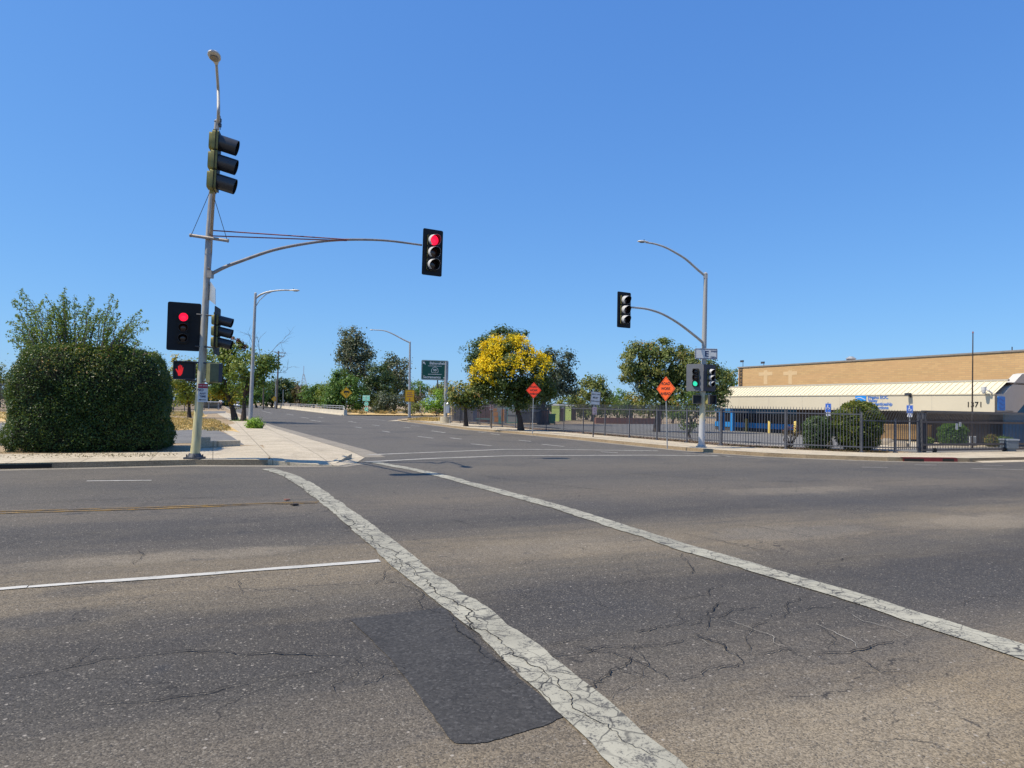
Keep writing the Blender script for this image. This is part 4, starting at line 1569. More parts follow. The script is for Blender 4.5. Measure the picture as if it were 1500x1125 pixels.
# road work diamonds
for (base, cen, w, n, col, label) in (((977.5, 655.5), (975.3, 569.5), 1.04, (-.82, -.57, 0), 'sign_orange', 'bright orange road work diamond on a post by the right hand signal pole'),
                                      ((779.8, 634.8), (781.8, 571.8), .98, (-.42, -.91, 0), 'sign_red_orange', 'red orange road work diamond in front of the yellow flowering tree')):
    Ys = G(base[0], base[1], H).y
    root_, T = posted(label, base, cen, Ys, n, group='road work diamonds')
    b = board(root_, 'panel', T, w, w, col, diamond=True, border=('sign_black', .93, .90))
    lettering(b, T, [('ROAD', .165, 0, .21), ('WORK', .165, 0, .0), ('AHEAD', .165, 0, -.21)], 'sign_black')
# right lane must turn right
Ys = G(869, 640.5, H).y
root_, T = posted('white lane use sign lettered in three rows, above a small pink parking sign', (868.6, 640.5), (872.4, 583.4), Ys, (.30, -.95, -.0), postmat='dark_steel', postr=.035)
T = T @ Matrix.Rotation(math.radians(-4), 4, 'Z')
b = board(root_, 'panel', T, .56, .72, 'sign_white', .03, border=('sign_black', .015, .01))
lettering(b, T, [('RIGHT LANE', .085, 0, .21), ('MUST', .13, 0, .02), ('TURN RIGHT', .085, 0, -.17)], 'sign_black')
T2 = frame(D(871.2, 601.6, Ys - .06), (.3, -.95, 0))
sg = board(root_, 'parking_panel', T2, .26, .42, 'sign_white', .02, border=('sign_redprint', .012, .012))
lettering(sg, T2, [('NO', .09, 0, .12), ('PARKING', .05, 0, .035), ('ANY', .07, 0, -.04)], 'sign_redprint')
mb = MB()
mb.prism([(.09, -.13), (.03, -.09), (.03, -.115), (-.09, -.115), (-.09, -.145), (.03, -.145), (.03, -.17)], .004, .008, T2)
mb.build('arrow', 'sign_redprint', sg)
# small parking sign and the back of another sign, near the painted panels
Ys = G(719.5, 627.6, H).y
root_, T = posted('small pink white parking sign under a grey sign on a brown post', (719.6, 627.8), (720, 596.8), Ys, (.25, -.97, 0), postmat='wood_pole', postr=.05)
b = board(root_, 'panel', T, .28, .42, 'sign_white', .02, border=('sign_redprint', .012, .012))
lettering(b, T, [('NO', .09, 0, .1), ('PARKING', .05, 0, .02), ('ANY TIME', .05, 0, -.06)], 'sign_redprint')
T2 = frame(D(720.3, 587, Ys - .06), (.2, -.98, 0))
gb = board(root_, 'grey_panel', T2, .40, .54, 'tarp_grey', .03, border=('panel_grey', .02, .02))
mb = MB()
mb.box((0, .1, .006), (.28, .05, .004), T2)
mb.build('faded_print', 'sign_black', gb)
mb = MB()
mb.box((0, -.16, .006), (.30, .05, .004), T2)
mb.build('faded_print', 'sign_black', gb)

# freeway guide sign
foot = G(652.5, 619.5, H)
Yg = foot.y
rt = empty('guide_sign', foot, 'big dark green freeway guide sign pointing to Bakersfield and Sacramento', 'road sign')
c = D(637, 542.3, Yg - .3)
s = Yg / F
T = frame(c, (.22, -.97, 0))
gw, gh = 39.5 * s, 29 * s
b = board(rt, 'panel', T, gw, gh, 'sign_green', .12, border=('sign_white', .03, .035))
fs = gh * .165
lettering(b, T, [('Bakersfield', fs * 1.12, .10 * gw, gh * .345), ('99', fs * 1.05, 0, -.01 * gh), ('Sacramento', fs * 1.12, -.10 * gw, -gh * .355)], 'sign_white')
mb = MB()
mb.box((0, gh * .21, .007), (gw * .5, .04, .005), T)
mb.build('rule', 'sign_white', b)
mb = MB()
mb.box((0, -gh * .21, .007), (gw * .5, .04, .005), T)
mb.build('rule', 'sign_white', b)
mb = MB()
def spade(k):
    pts = [(0, .52), (.16, .40), (.36, .30), (.47, .08), (.50, -.22), (.40, -.38), (-.40, -.38), (-.50, -.22), (-.47, .08), (-.36, .30), (-.16, .40)]
    return [(x * k, y * k) for x, y in pts]
ringpoly(mb, spade(gh * .36), spade(gh * .315), .005, .009, T)
mb.build('route_shield', 'sign_white', b)
def arrow(k, rot, cx, cy):
    pts = [(-.5, .12), (0, .12), (0, .38), (.5, 0), (0, -.38), (0, -.12), (-.5, -.12)]
    cr, sr = math.cos(rot), math.sin(rot)
    return [((x * cr - y * sr) * k + cx, (x * sr + y * cr) * k + cy) for x, y in pts]
mb = MB()
mb.prism(arrow(fs * 1.1, 0, gw * .38, -gh * .37), .005, .009, T)
mb.build('arrow', 'sign_white', b)
mb = MB()
mb.prism(arrow(fs * 1.1, math.radians(135), -gw * .40, gh * .35), .005, .009, T)
mb.build('arrow', 'sign_white', b)
mb = MB()
top = D(653.5, 530, Yg)
mb.tube([foot, D(653, 570, Yg), top], [.17, .16, .14], 12)
mb.build('post', 'galv', rt, smooth=50)
mb = MB()
mb.tube([Vector((foot.x, foot.y, 0)), Vector((foot.x, foot.y, H + .55))], [.50, .48], 16)
mb.build('footing', 'kerb_concrete', rt, smooth=40)
# control cabinet on a post beside it
cb = G(659, 619.8, H)
rt = empty('utility_box', cb, 'small grey utility box on a post beside the guide sign footing', 'utility box')
mb = MB()
mb.tube([cb, cb + Z * 1.3], .05, 8)
mb.build('post', 'galv', rt)
q = D(656, 597.5, cb.y - .2)
mb = MB()
mb.prism([(x + q.x, y + q.y) for x, y in rrect(.34, .3, .06)], q.z - .45, q.z + .35)
mb.tube([Vector((q.x, q.y, q.z + .35)), Vector((q.x, q.y, q.z + .5))], [.17, .06], 10)
mb.build('box', 'alu_back', rt)

# ---------------- plain street lamps
def street_lamp(label, base, top, armpx, Y, d, r=.09, hs_=.7, lower=None):
    foot = D(base[0], base[1], Y)
    foot.z = H
    rt = empty('street_lamp', foot, label, 'street lamp', 'street lamps along the road')
    mb = MB()
    tp = D(top[0], top[1], Y)
    mb.tube([foot, foot.lerp(tp, .5), tp], [r, r * .8, r * .6], 10)
    mb.tube([tp, tp + Z * .1], [r * .7, .02], 8)
    mb.build('pole', 'galv', rt, smooth=50)
    mb = MB()
    mb.box((foot.x, foot.y, foot.z + .04), (.34, .34, .08))
    mb.build('base_plate', 'dark_steel', rt)
    mb = MB()
    ap = [D(x, y, Y) for x, y in armpx]
    k = len(ap)
    sm = smooth(ap)
    mb.tube(sm, taper(r * .5, r * .3, len(sm)), 8)
    if lower:
        mb.tube([D(x, y, Y) for x, y in lower], r * .2, 6)
    mb.build('arm', 'galv', rt, smooth=50)
    luminaire(rt, ap[-1], d, hs_)
    return rt


Yl = G(366.5, 618.5, H).y
street_lamp('street lamp with arm to the right, standing by the green clump on left pavement', (366.5, 618.5), (374.3, 430), [(374.3, 437), (382, 431.5), (392, 427.8), (404, 425.8), (416, 425), (426, 425.3)], Yl, (1, .1, 0), .16, 1.0, [(374, 450), (380, 440), (390, 431), (398, 427.5)])
Yl2 = G(599.5, 613.5, .02).y
street_lamp('street lamp with arm to the left, carrying the mustard sign at the ramp', (599.6, 613.5), (600.5, 501), [(600.5, 502), (590, 497), (578, 490.5), (568, 486), (560, 484), (548, 483.3)], Yl2, (-1, 0, 0), .17, .8)
# mustard sign on it
q = D(600.2, 579.8, Yl2 - .3)
rt = empty('warning_sign', q, 'mustard yellow rectangular sign fixed to the street lamp at the ramp', 'road sign')
s = Yl2 / F
T = frame(q, (.1, -1, 0))
b = board(rt, 'panel', T, 13.5 * s, 17.5 * s, 'sign_mustard', .05, border=('sign_black', .03, .025))
mb = MB()
for yy, ww in ((.26, .5), (.10, .62), (-.06, .62)):
    mb.box((0, yy * 17.5 * s, .007), (ww * 13.5 * s, .09 * 17.5 * s * .6, .004), T)
mb.prism(arrow(.32, math.radians(-90), 0, -.30 * 17.5 * s), .005, .009, T)
mb.build('faded_print', 'rust_rod', b)
# thin post next to it
f_ = G(606.3, 607.5, .12)
mb = MB()
mb.tube([f_, D(606.3, 575, f_.y)], .06, 6)
tag(mb.build('marker_post', 'wood_pole', origin=f_), 'thin bare post standing behind the mustard sign', 'post')

# yellow truck diamond and freeway entrance assembly
Yd = G(507, 606.5, .12).y
rt, T = posted('yellow warning diamond with a tipping truck, before dark trees', (507, 607), (507.2, 575.3), Yd, (.15, -.99, 0), postmat='dark_steel', postr=.05)
b = board(rt, 'panel', T, 17.5 * Yd / F, 17.5 * Yd / F, 'sign_yellow', diamond=True, border=('sign_black', .93, .89))
k = 17.5 * Yd / F
mb = MB()
mb.prism([(-.22 * k, .02 * k), (.16 * k, .02 * k), (.20 * k, .16 * k), (-.16 * k, .18 * k)], .005, .010, T)
mb.prism([(.17 * k, .03 * k), (.27 * k, .03 * k), (.27 * k, .11 * k), (.20 * k, .12 * k)], .005, .010, T)
for cx in (-.14, .20):
    mb.prism([(cx * k + .045 * k * math.cos(a), -.02 * k + .045 * k * math.sin(a)) for a in np.linspace(0, 2 * PI, 11)[:-1]], .005, .010, T)
for cx in (-.08, .08):
    mb.prism([(cx * k - .015 * k, -.22 * k), (cx * k + .015 * k, -.22 * k), (cx * k + .05 * k, -.07 * k), (cx * k + .02 * k, -.07 * k)], .005, .010, T)
mb.build('truck_symbol', 'sign_black', b)
Ye = G(536, 606.5, .12).y
rt, T = posted('bright green freeway entrance sign stacked over a 99 shield and arrow', (536.5, 607), (536.4, 583.2), Ye, (-.45, -.9, 0), postmat='wood_pole', postr=.06)
s = Ye / F
b = board(rt, 'entrance_panel', T, 13.2 * s, 8.2 * s, 'sign_teal', .06, border=('sign_white', .02, .03))
lettering(b, T, [('FREEWAY', 2.4 * s, 0, 1.7 * s), ('ENTRANCE', 2.2 * s, 0, -1.5 * s)], 'sign_white')
T2 = frame(D(536.6, 591.3, Ye - .06), (-.45, -.9, 0))
mb = MB()
mb.prism(spade(7.6 * s), 0, .006, T2)
sh = mb.build('route_shield', 'sign_teal', rt)
lettering(sh, T2, [('99', 3.2 * s, 0, -.4 * s)], 'sign_white', .009)
mb = MB()
ringpoly(mb, spade(7.3 * s), spade(6.6 * s), .006, .010, T2)
mb.build('shield_edge', 'sign_white', sh)
T3 = frame(D(536.6, 599.6, Ye - .06), (-.45, -.9, 0))
b3 = board(rt, 'arrow_panel', T3, 6.4 * s, 6.2 * s, 'sign_teal', .05, border=('sign_white', .02, .03))
mb = MB()
mb.prism(arrow(4 * s, math.radians(45), 0, 0), .005, .010, T3)
mb.build('arrow', 'sign_white', b3)
# small yellow diamond far off beside the utility pole
Yy = 165
rt, T = posted('tiny far off yellow diamond beside the wooden utility pole', (402.5, 597.5), (402, 584.5), Yy, (.2, -.98, 0), postmat='galv', postr=.06)
board(rt, 'panel', T, 9.5 * Yy / F, 9.5 * Yy / F, 'sign_mustard', diamond=True, border=('sign_black', .93, .87))
# accessible parking signs in the lot
for (bx, by, cx, cy, h_, label) in ((1210.8, 650, 1213.2, 597.5, 13, 'blue accessible parking sign above the dark columnar shrub'), (1333, 655, 1332.7, 599.5, 12, 'blue accessible parking sign left of the sliding gate')):
    Yk = 37 if bx < 1300 else 35
    sx = Yk / F
    rt, T = posted(label, (bx, by), (cx, cy), Yk, (-.62, -.78, 0), group='blue parking signs', postr=.03)
    b = board(rt, 'panel', T, .30, h_ * sx, 'sign_blue', .02, border=('sign_white', .01, .008))
    mb = MB()
    mb.prism([(-.02 + .025 * math.cos(a), .14 + .025 * math.sin(a)) for a in np.linspace(0, 2 * PI, 11)[:-1]], .005, .009, T)
    mb.prism([(-.035, .02), (.0, .02), (.0, .10), (-.035, .10)], .005, .009, T)
    mb.prism([(-.03, .02), (.06, .02), (.09, -.05), (.065, -.06), (.045, .0), (-.03, .0)], .005, .009, T)
    c1 = [(.0 + .085 * math.cos(a), -.0 + .085 * math.sin(a)) for a in np.linspace(math.radians(110), math.radians(330), 12)]
    c2 = [(.0 + .065 * math.cos(a), -.0 + .065 * math.sin(a)) for a in np.linspace(math.radians(110), math.radians(330), 12)]
    for i in range(11):
        mb.prism([c1[i], c1[i + 1], c2[i + 1], c2[i]], .005, .009, T)
    mb.build('wheelchair_symbol', 'sign_white', b)
    T2 = T @ Matrix.Translation((0, -h_ * sx / 2 - .10, 0))
    b2 = board(rt, 'lower_panel', T2, .22, .18, 'sign_white', .01)
    mb = MB()
    for yy in (.05, 0, -.05):
        mb.box((0, yy, .006), (.15, .018, .003), T2)
    mb.build('faded_print', 'sign_blue', b2)
# ------------------------------------------------------------------ iron fences
def picket_panel(mb, a, b, z0, rail_lo, rail_hi, top, sp=.117, w=.021, curve=0.0, rails=True, cd=None):
    d = b - a
    L = d.length
    d = d / L
    ang = math.atan2(d.y, d.x)
    n = max(1, int(L / sp))
    for i in range(n):
        p = a + d * (L * (i + .5) / n)
        if curve:
            q = cd * curve
            pts = [Vector((p.x, p.y, z0 + rail_lo - .1)), Vector((p.x, p.y, z0 + rail_hi)), Vector((p.x, p.y, z0 + rail_hi + .12)) + q * .15, Vector((p.x, p.y, z0 + top - .1)) + q * .5, Vector((p.x, p.y, z0 + top)) + q]
            mb.tube(pts, w * .55, 4)
        else:
            T = Matrix.Translation(p) @ Matrix.Rotation(ang, 4, 'Z')
            h = top - .06 - (rail_lo - .1)
            mb.box((0, 0, z0 + rail_lo - .1 + h / 2), (w, w, h), T)
            zt = z0 + top - .06
            mb.add([(-w * .5, -w * .5, zt), (w * .5, -w * .5, zt), (w * .5, w * .5, zt), (-w * .5, w * .5, zt), (0, 0, zt + .07)], [(0, 1, 4), (1, 2, 4), (2, 3, 4), (3, 0, 4)], T)
    if rails:
        T = Matrix.Translation((a + b) / 2) @ Matrix.Rotation(ang, 4, 'Z')
        for r in (rail_lo, rail_hi):
            mb.box((0, 0, z0 + r), (L, .045, .045), T)


def iron_fence(label, P, mat, rail_hi=1.55, top=1.83, step=2.42, big=(), curve=0, cd=None, postmat=None):
    P = [Vector((p.x, p.y, 0)) for p in P]
    root = empty('iron_fence', Vector((P[0].x, P[0].y, H)), label, 'fence', 'iron picket fences')
    # posts at even spacing along the polyline
    cum = [0]
    for a, b in zip(P[:-1], P[1:]):
        cum.append(cum[-1] + (b - a).length)
    n = max(1, round(cum[-1] / step))
    pts = []
    for i in range(n + 1):
        s = cum[-1] * i / n
        k = max(j for j in range(len(P) - 1) if cum[j] <= s + 1e-6)
        pts.append(P[k].lerp(P[k + 1], (s - cum[k]) / max(1e-6, cum[k + 1] - cum[k])))
    for i, p in enumerate(pts):
        mb = MB()
        q = .11 if i in big else .06
        hh = rail_hi + .09
        ang = math.atan2((P[1] - P[0]).y, (P[1] - P[0]).x)
        T = Matrix.Translation((p.x, p.y, 0)) @ Matrix.Rotation(ang, 4, 'Z')
        mb.box((0, 0, H + hh / 2 - .02), (q, q, hh), T)
        mb.box((0, 0, H + hh), (q * 1.25, q * 1.25, .03), T)
        mb.box((0, 0, H + .02), (q * 2.2, q * 2.2, .05), T)
        mb.build('post', postmat or mat, root)
    for a, b in zip(pts[:-1], pts[1:]):
        mb = MB()
        picket_panel(mb, a, b, H, .22, rail_hi, top, curve=curve, cd=cd)
        mb.build('picket_panel', mat, root)
    return root


iron_fence('long grey iron picket fence running away beside the right pavement', FP[0:6], 'fence_grey', big=())
iron_fence('iron picket fence curving round the corner in front of the blue wall', FP[5:10], 'fence_grey', big=(0,))
iron_fence('dark iron fence with curved picket tops between round bush and sliding gate', FP[9:12], 'gate_black', rail_hi=1.30, top=1.74, step=1.25, curve=.30, cd=-UY, postmat='fence_grey')
# sliding gate
g0, g1 = FP[11] - UY * .10, FP[12] + VX * 2.2 - UY * .10
g0.z = g1.z = 0
root = empty('sliding_gate', Vector((g0.x, g0.y, H)), 'wide black sliding gate with curved tops, in front of house number', 'gate')
mb = MB()
d = (g1 - g0).normalized()
ang = math.atan2(d.y, d.x)
L = (g1 - g0).length
T = Matrix.Translation((g0 + g1) / 2) @ Matrix.Rotation(ang, 4, 'Z')
for zz, hh in ((.10, .07), (.33, .09), (1.28, .09), (1.74, .05)):
    mb.box((0, 0 if zz < 1.9 else -.30, H + zz), (L, .06, hh), T)
for xx in (-L / 2, L / 2, -L / 2 + .25):
    mb.box((xx, 0, H + .74), (.07, .07, 1.3), T)
mb.build('gate_frame', 'gate_black', root)
mb = MB()
picket_panel(mb, g0, g1, H, .33, 1.28, 1.74, curve=.30, cd=-UY, rails=False, sp=.105)
picket_panel(mb, g0, g1, H, .18, .20, .33, rails=False, sp=.105)
mb.build('pickets', 'gate_black', root)
for f in (.09, .62):
    p = g0.lerp(g1, f)
    mb = MB()
    mb.tube([Vector((p.x, p.y, H + .09)) - UY * .04, Vector((p.x, p.y, H + .09)) + UY * .04], .10, 12)
    mb.build('wheel', 'tyre', root)
for f in (0.0, .035):
    p = g0.lerp(g1, f) + UY * .12
    mb = MB()
    mb.box((p.x, p.y, H + .82), (.12, .12, 1.64))
    mb.box((p.x, p.y, H + 1.65), (.15, .15, .03))
    mb.build('gate_post', 'fence_grey', root)
for i, (x, y, hh) in enumerate(((1401.5, 624.8, .26), (1406.5, 621.5, .19))):
    q = PLN(x, y, g0 - UY * .06, UY)
    T = frame(q, -UY)
    rt = empty('gate_sign', q, ('taller' if i == 0 else 'shorter') + ' of two small white notices on the sliding gate', 'notice', 'white notices on the gate')
    bb = board(rt, 'panel', T, .15, hh, 'sign_white', .02)
    mb = MB()
    for yy in np.linspace(-hh * .3, hh * .3, 4):
        mb.box((0, yy, .006), (.10, .012, .003), T)
    mb.build('faded_print', 'tarp_grey', bb)

# ------------------------------------------------------------------ the building behind
W2 = G(1165, 636, H)
PF = W2 - VX * 1.5           # eave plane
CRN = PLN(1457, 604, PF, VX)
TB = frame(Vector((CRN.x, CRN.y, 0)), -VX)
TBI = TB.inverted()


def B(px, py, zo=0.0):
    p0 = Vector((CRN.x, CRN.y, 0)) + (-VX) * zo
    q = TBI @ PLN(px, py, p0, VX)
    return q.x, q.y


def Bend(px, py):
    """point of the end plane (x = 0) as local (z, y)"""
    q = TBI @ PLN(px, py, Vector((CRN.x, CRN.y, 0)), UY)
    return q.z, q.y


fb = (B(1300, 601.3)[1] + B(1160, 599.7)[1]) / 2
ft = (B(1300, 578.4)[1] + B(1160, 579.5)[1]) / 2
xl = B(1050, 600)[0]
bld = empty('office_building', Vector((CRN.x, CRN.y, 0)), 'low cream fronted building with tan brick hall behind, lettered and numbered 1371', 'building')
WZ = -1.5
BZ = -4.2
e1 = Bend(1470, 577.5)
e2 = Bend(1497, 548)
z0r, y0r = e1
slope = (e2[1] - e1[1]) / (e1[0] - e2[0])
ytop = y0r + slope * (z0r - BZ)
print('building', fb, ft, xl, e1, e2, ytop, B(1300, 562, BZ), B(1300, 527, BZ))
RZ = -1.15
ytop = B(1300, 562.3, RZ)[1]
mb = MB()
mb.box((xl / 2, (fb + ft) / 2, -.10), (-xl, ft - fb, .2), TB)
mb.build('fascia', 'fascia', bld)
mb = MB()
mb.box((xl / 2, fb + .06, (WZ - .2) / 2 - .05), (-xl, .1, -WZ - .25), TB)
mb.build('soffit', 'trim', bld)
mb = MB()
mb.box((xl / 2, ft + .0, -.02), (-xl + .04, .06, .12), TB)
mb.build('fascia_trim', 'fascia', bld)
mb = MB()
for x in np.arange(xl + 2.5, -1, 3.05):
    mb.box((x, (fb + ft) / 2, .0015), (.018, ft - fb - .04, .004), TB)
mb.build('fascia_joint', 'trim', bld)
# standing seam roof
xr0 = B(1068, 566.6, BZ)[0]
z_ft = -.05
mb = MB()
mb.add([(xl, ft + .02, z_ft), (-.02, ft + .02, z_ft), (-.02, ytop, RZ), (xl, ytop, RZ)], [(0, 1, 2, 3)], TB)
n_seam = int(-xl / .34)
dv = Vector((0, ytop - ft, RZ - z_ft))
nrm = Vector((0, -dv.z, dv.y)).normalized()
for i in range(n_seam):
    x = xl + .2 + i * .34
    a = Vector((x, ft + .02, z_ft))
    b_ = Vector((x, ytop, RZ))
    hh = nrm * .035
    wv = Vector((.014, 0, 0))
    mb.add([a - wv, a + wv, b_ + wv, b_ - wv, a - wv + hh, a + wv + hh, b_ + wv + hh, b_ - wv + hh], [(4, 5, 6, 7), (0, 4, 7, 3), (1, 2, 6, 5), (0, 1, 5, 4)], TB)
mb.build('metal_roof', 'fascia_roof', bld)
mb = MB()
mb.box((xl / 2, ytop + .04, RZ - .02), (-xl, .10, .14), TB)
mb.build('roof_flashing', 'trim', bld)
mb = MB()
mb.box((xl / 2, ytop - .12, (RZ + BZ) / 2 - .1), (-xl, .1, RZ - BZ - .06), TB)
mb.build('flat_roof', 'wall_brown', bld)
# left end of the canopy
mb = MB()
mb.add([(xl, fb, -.2), (xl, ft, -.2), (xl, ytop, RZ), (xl, ytop, BZ), (xl, fb, BZ)], [(0, 1, 2, 3, 4)], TB)
mb.build('end_wall', 'fascia', bld)
# brick hall
ya = B(1500, 516, BZ)
yb = B(1090, 538.7, BZ)
print('brick', ya, yb)
yt = (ya[1] + yb[1]) / 2
xb0 = B(1081.5, 550, BZ)[0]
mb = MB()
xe = 26
mb.add([(xb0, 0, BZ), (xe, 0, BZ), (xe, ya[1] * 1.0, BZ), (xb0, yb[1], BZ), (xb0, 0, BZ - 24), (xe, 0, BZ - 24), (xe, ya[1], BZ - 24), (xb0, yb[1], BZ - 24)],
       [(0, 1, 2, 3), (4, 7, 6, 5), (0, 3, 7, 4), (1, 5, 6, 2), (3, 2, 6, 7)], TB)
mb.build('brick_wall', 'brick_tan', bld)
mb = MB()
mb.add([(xb0 - .05, yb[1], BZ + .06), (xe, ya[1], BZ + .06), (xe, ya[1] + .09, BZ + .06), (xb0 - .05, yb[1] + .09, BZ + .06),
        (xb0 - .05, yb[1], BZ - .3), (xe, ya[1], BZ - .3), (xe, ya[1] + .13, BZ - .3), (xb0 - .05, yb[1] + .13, BZ - .3)], [(0, 1, 2, 3), (4, 7, 6, 5), (3, 2, 6, 7), (0, 3, 7, 4), (0, 4, 5, 1)], TB)
mb.build('roof_coping', 'roof_edge', bld)
for cx in (1121.5, 1157.5):
    mb = MB()
    x0, y1 = B(cx - 10, 545.5 if cx < 1140 else 544.5, BZ)
    x1, y0 = B(cx + 10, 549.8 if cx < 1140 else 549, BZ)
    xm0 = B(cx - 2.6, 556, BZ)[0]
    xm1 = B(cx + 2.6, 556, BZ)[0]
    yb2 = B(cx, 563, BZ)[1]
    yt2 = B(cx, 542.5, BZ)[1]
    mb.box(((x0 + x1) / 2, (y0 + y1) / 2, BZ + .004), (x1 - x0, y1 - y0, .006), TB)
    mb.box(((xm0 + xm1) / 2, (y0 + yb2) / 2, BZ + .004), (xm1 - xm0, y0 - yb2, .006), TB)
    mb.box(((xm0 + xm1) / 2, (y1 + yt2) / 2, BZ + .004), (xm1 - xm0, yt2 - y1, .006), TB)
    mb.build('brick_cross', 'brick_cross', bld)
# dark ladder/conduit by the left corner and vents, aerials on the roof
mb = MB()
xk = B(1083.5, 550, BZ)[0]
for dx in (-.12, .12):
    mb.box((xk + dx + .2, (yb[1] + ytop) / 2, BZ + .07), (.05, yb[1] - ytop, .05), TB)
for yy in np.arange(ytop + .1, yb[1], .3):
    mb.box((xk + .2, yy, BZ + .07), (.24, .04, .04), TB)
mb.build('wall_ladder', 'dark_steel', bld)
for px, pyt in ((1087, 529), (1117.5, 531)):
    x, y = B(px, pyt, BZ - .3)
    y0 = yb[1]
    mb = MB()
    mb.tube([TB @ Vector((x, y0, BZ - .4)), TB @ Vector((x, y, BZ - .4))], .025, 5)
    mb.box((x - .12, y, BZ - .4), (.34, .16, .1), TB)
    mb.build('aerial', 'dark_steel', bld)
x, y = B(1246.5, 526.8, BZ - 1)
mb = MB()
mb.tube([TB @ Vector((x, y - .5, BZ - 1)), TB @ Vector((x, y + .05, BZ - 1))], .30, 12)
mb.tube([TB @ Vector((x, y + .05, BZ - 1)), TB @ Vector((x, y + .22, BZ - 1))], [.38, .15], 12)
mb.build('roof_vent', 'galv', bld)
x, y = B(1482.5, 508, BZ - 1)
mb = MB()
mb.tube([TB @ Vector((x, y - 1, BZ - 1)), TB @ Vector((x, y, BZ - 1))], .03, 5)
mb.build('aerial', 'dark_steel', bld)
# end gable
gpx = [(1457, 577), (1470, 577.5), (1497, 548), (1504, 546.6), (1580, 543), (1580, 556), (1528, 559), (1489, 605.4), (1457, 604)]
gp = [Bend(*p) for p in gpx]
mb = MB()
n = len(gp)
fr = [(0.0, y, z) for z, y in gp]
bk = [(-.45, y, z) for z, y in gp]
fs = [tuple(range(n)), tuple(range(2 * n - 1, n - 1, -1))] + [(i, n + i, n + (i + 1) % n, (i + 1) % n) for i in range(n)]
mb.add(fr + bk, fs, TB)
gab = mb.build('gable', 'gable_wall', bld)
import bmesh
bm = bmesh.new()
bm.from_mesh(gab.data)
bmesh.ops.recalc_face_normals(bm, faces=bm.faces)
bmesh.ops.triangulate(bm, faces=[f for f in bm.faces if len(f.verts) > 4], ngon_method='EAR_CLIP')
bm.to_mesh(gab.data)
bm.free()
zr0, yr0 = Bend(1489, 605)
zr1 = Bend(1580, 560)[0]
mb = MB()
mb.box((-.62, 1.35, (zr0 + zr1) / 2 - .2), (.1, 2.7, zr0 - zr1 + .4), TB)
mb.build('recess_wall', 'wall_navy', bld)
# blue emblem on the gable end, plain shapes
za, ya_ = Bend(1460, 580.5)
zb_, yb_ = Bend(1472.5, 601.5)
TE = frame(TB @ Vector((0.003, (ya_ + yb_) / 2, (za + zb_) / 2)), -UY)
ew, eh = abs(za - zb_), ya_ - yb_
mb = MB()
mb.prism(rrect(ew * .86, eh, .06), 0, .03, TE)
em = mb.build('emblem', 'logo_blue', bld)
for k in range(3):
    mb = MB()
    pts = []
    for i in range(9):
        f = i / 8
        pts.append((ew * (-.34 + .68 * f), eh * (.28 - .28 * k + .08 * math.sin(f * 5 + k))))
    lo = [(x, y - eh * (.05 + .03 * math.sin(PI * i / 8))) for i, (x, y) in enumerate(pts)]
    for i in range(8):
        mb.prism([pts[i], pts[i + 1], lo[i + 1], lo[i]], .03, .036, TE)
    mb.build('emblem_wave', 'text_blue', em)
# walls under the eave
xa = B(1048, 620, WZ)[0]
xm = B(1167, 620, WZ)[0]


def wallband(name, mat, x0, x1, y0, y1, proud):
    mb = MB()
    mb.box(((x0 + x1) / 2, (y0 + y1) / 2, WZ - .15 + proud / 2), (x1 - x0, y1 - y0, .3 + proud), TB)
    return mb.build(name, mat, bld)


yk = [B(1140, p, WZ)[1] for p in (634, 628.8, 621, 606.4)]
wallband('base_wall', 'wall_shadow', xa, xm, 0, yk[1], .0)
wallband('blue_panel', 'wall_blue', xa, xm, yk[1], yk[2], .04)
wallband('blue_band', 'wall_navy', xa, xm, yk[3], fb + .02, .04)
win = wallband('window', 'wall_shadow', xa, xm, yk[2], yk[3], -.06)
mb = MB()
nx = 9
for i in range(nx):
    x = xa + (xm - xa) * (i + .5) / nx
    mb.box((x, (yk[2] + yk[3]) / 2, WZ - .055), ((xm - xa) / nx - .1, yk[3] - yk[2] - .06, .02), TB)
mb.build('pane', 'glass', win)
wallband('brown_wall', 'wall_brown', xm, -1.2, 0, fb + .02, .0)
mb = MB()
for x in np.arange(xm + .3, -1.3, .3):
    mb.box((x, fb / 2, WZ + .012), (.03, fb, .03), TB)
mb.build('wall_batten', 'wall_brown', bld)
mb = MB()
mb.box((-1.25, fb / 2, WZ - 5), (.12, fb + .04, 10), TB)
mb.build('return_wall', 'wall_brown', bld)
for px in (1041.5, 1056, 1070):
    x = B(px, 620, -.15)[0]
    mb = MB()
    mb.box((max(x, xl + .1), fb / 2, -.35), (.22, fb, .22), TB)
    mb.build('column', 'wall_blue', bld)
for px in (1489.5, 1497.5):
    q = G(px, 652, H)
    mb = MB()
    mb.box((q.x, q.y, 1.1), (.16, .16, 2.1))
    mb.build('column', 'fence_grey', bld)
# lettering
x0, y1 = B(1253.3, 579.5)
x1, y0 = B(1269, 590)
mb = MB()
mb.prism([(x + (x0 + x1) / 2, y + (y0 + y1) / 2) for x, y in rrect(x1 - x0, y1 - y0, .05)], .003, .03, TB)
lg = mb.build('emblem', 'logo_blue', bld)
lw, lh = x1 - x0, y1 - y0
for k in range(2):
    mb = MB()
    for i in range(8):
        f0, f1 = i / 8, (i + 1) / 8
        yy = lambda f: (y0 + y1) / 2 + lh * (.12 - .3 * k + .16 * math.sin(f * 4.2 + k * 1.4))
        mb.prism([(x0 + lw * (.05 + .9 * f0), yy(f0)), (x0 + lw * (.05 + .9 * f1), yy(f1)), (x0 + lw * (.05 + .9 * f1), yy(f1) - lh * .09), (x0 + lw * (.05 + .9 * f0), yy(f0) - lh * .09)], .03, .036, TB)
    mb.build('emblem_wave', 'sign_white', lg)
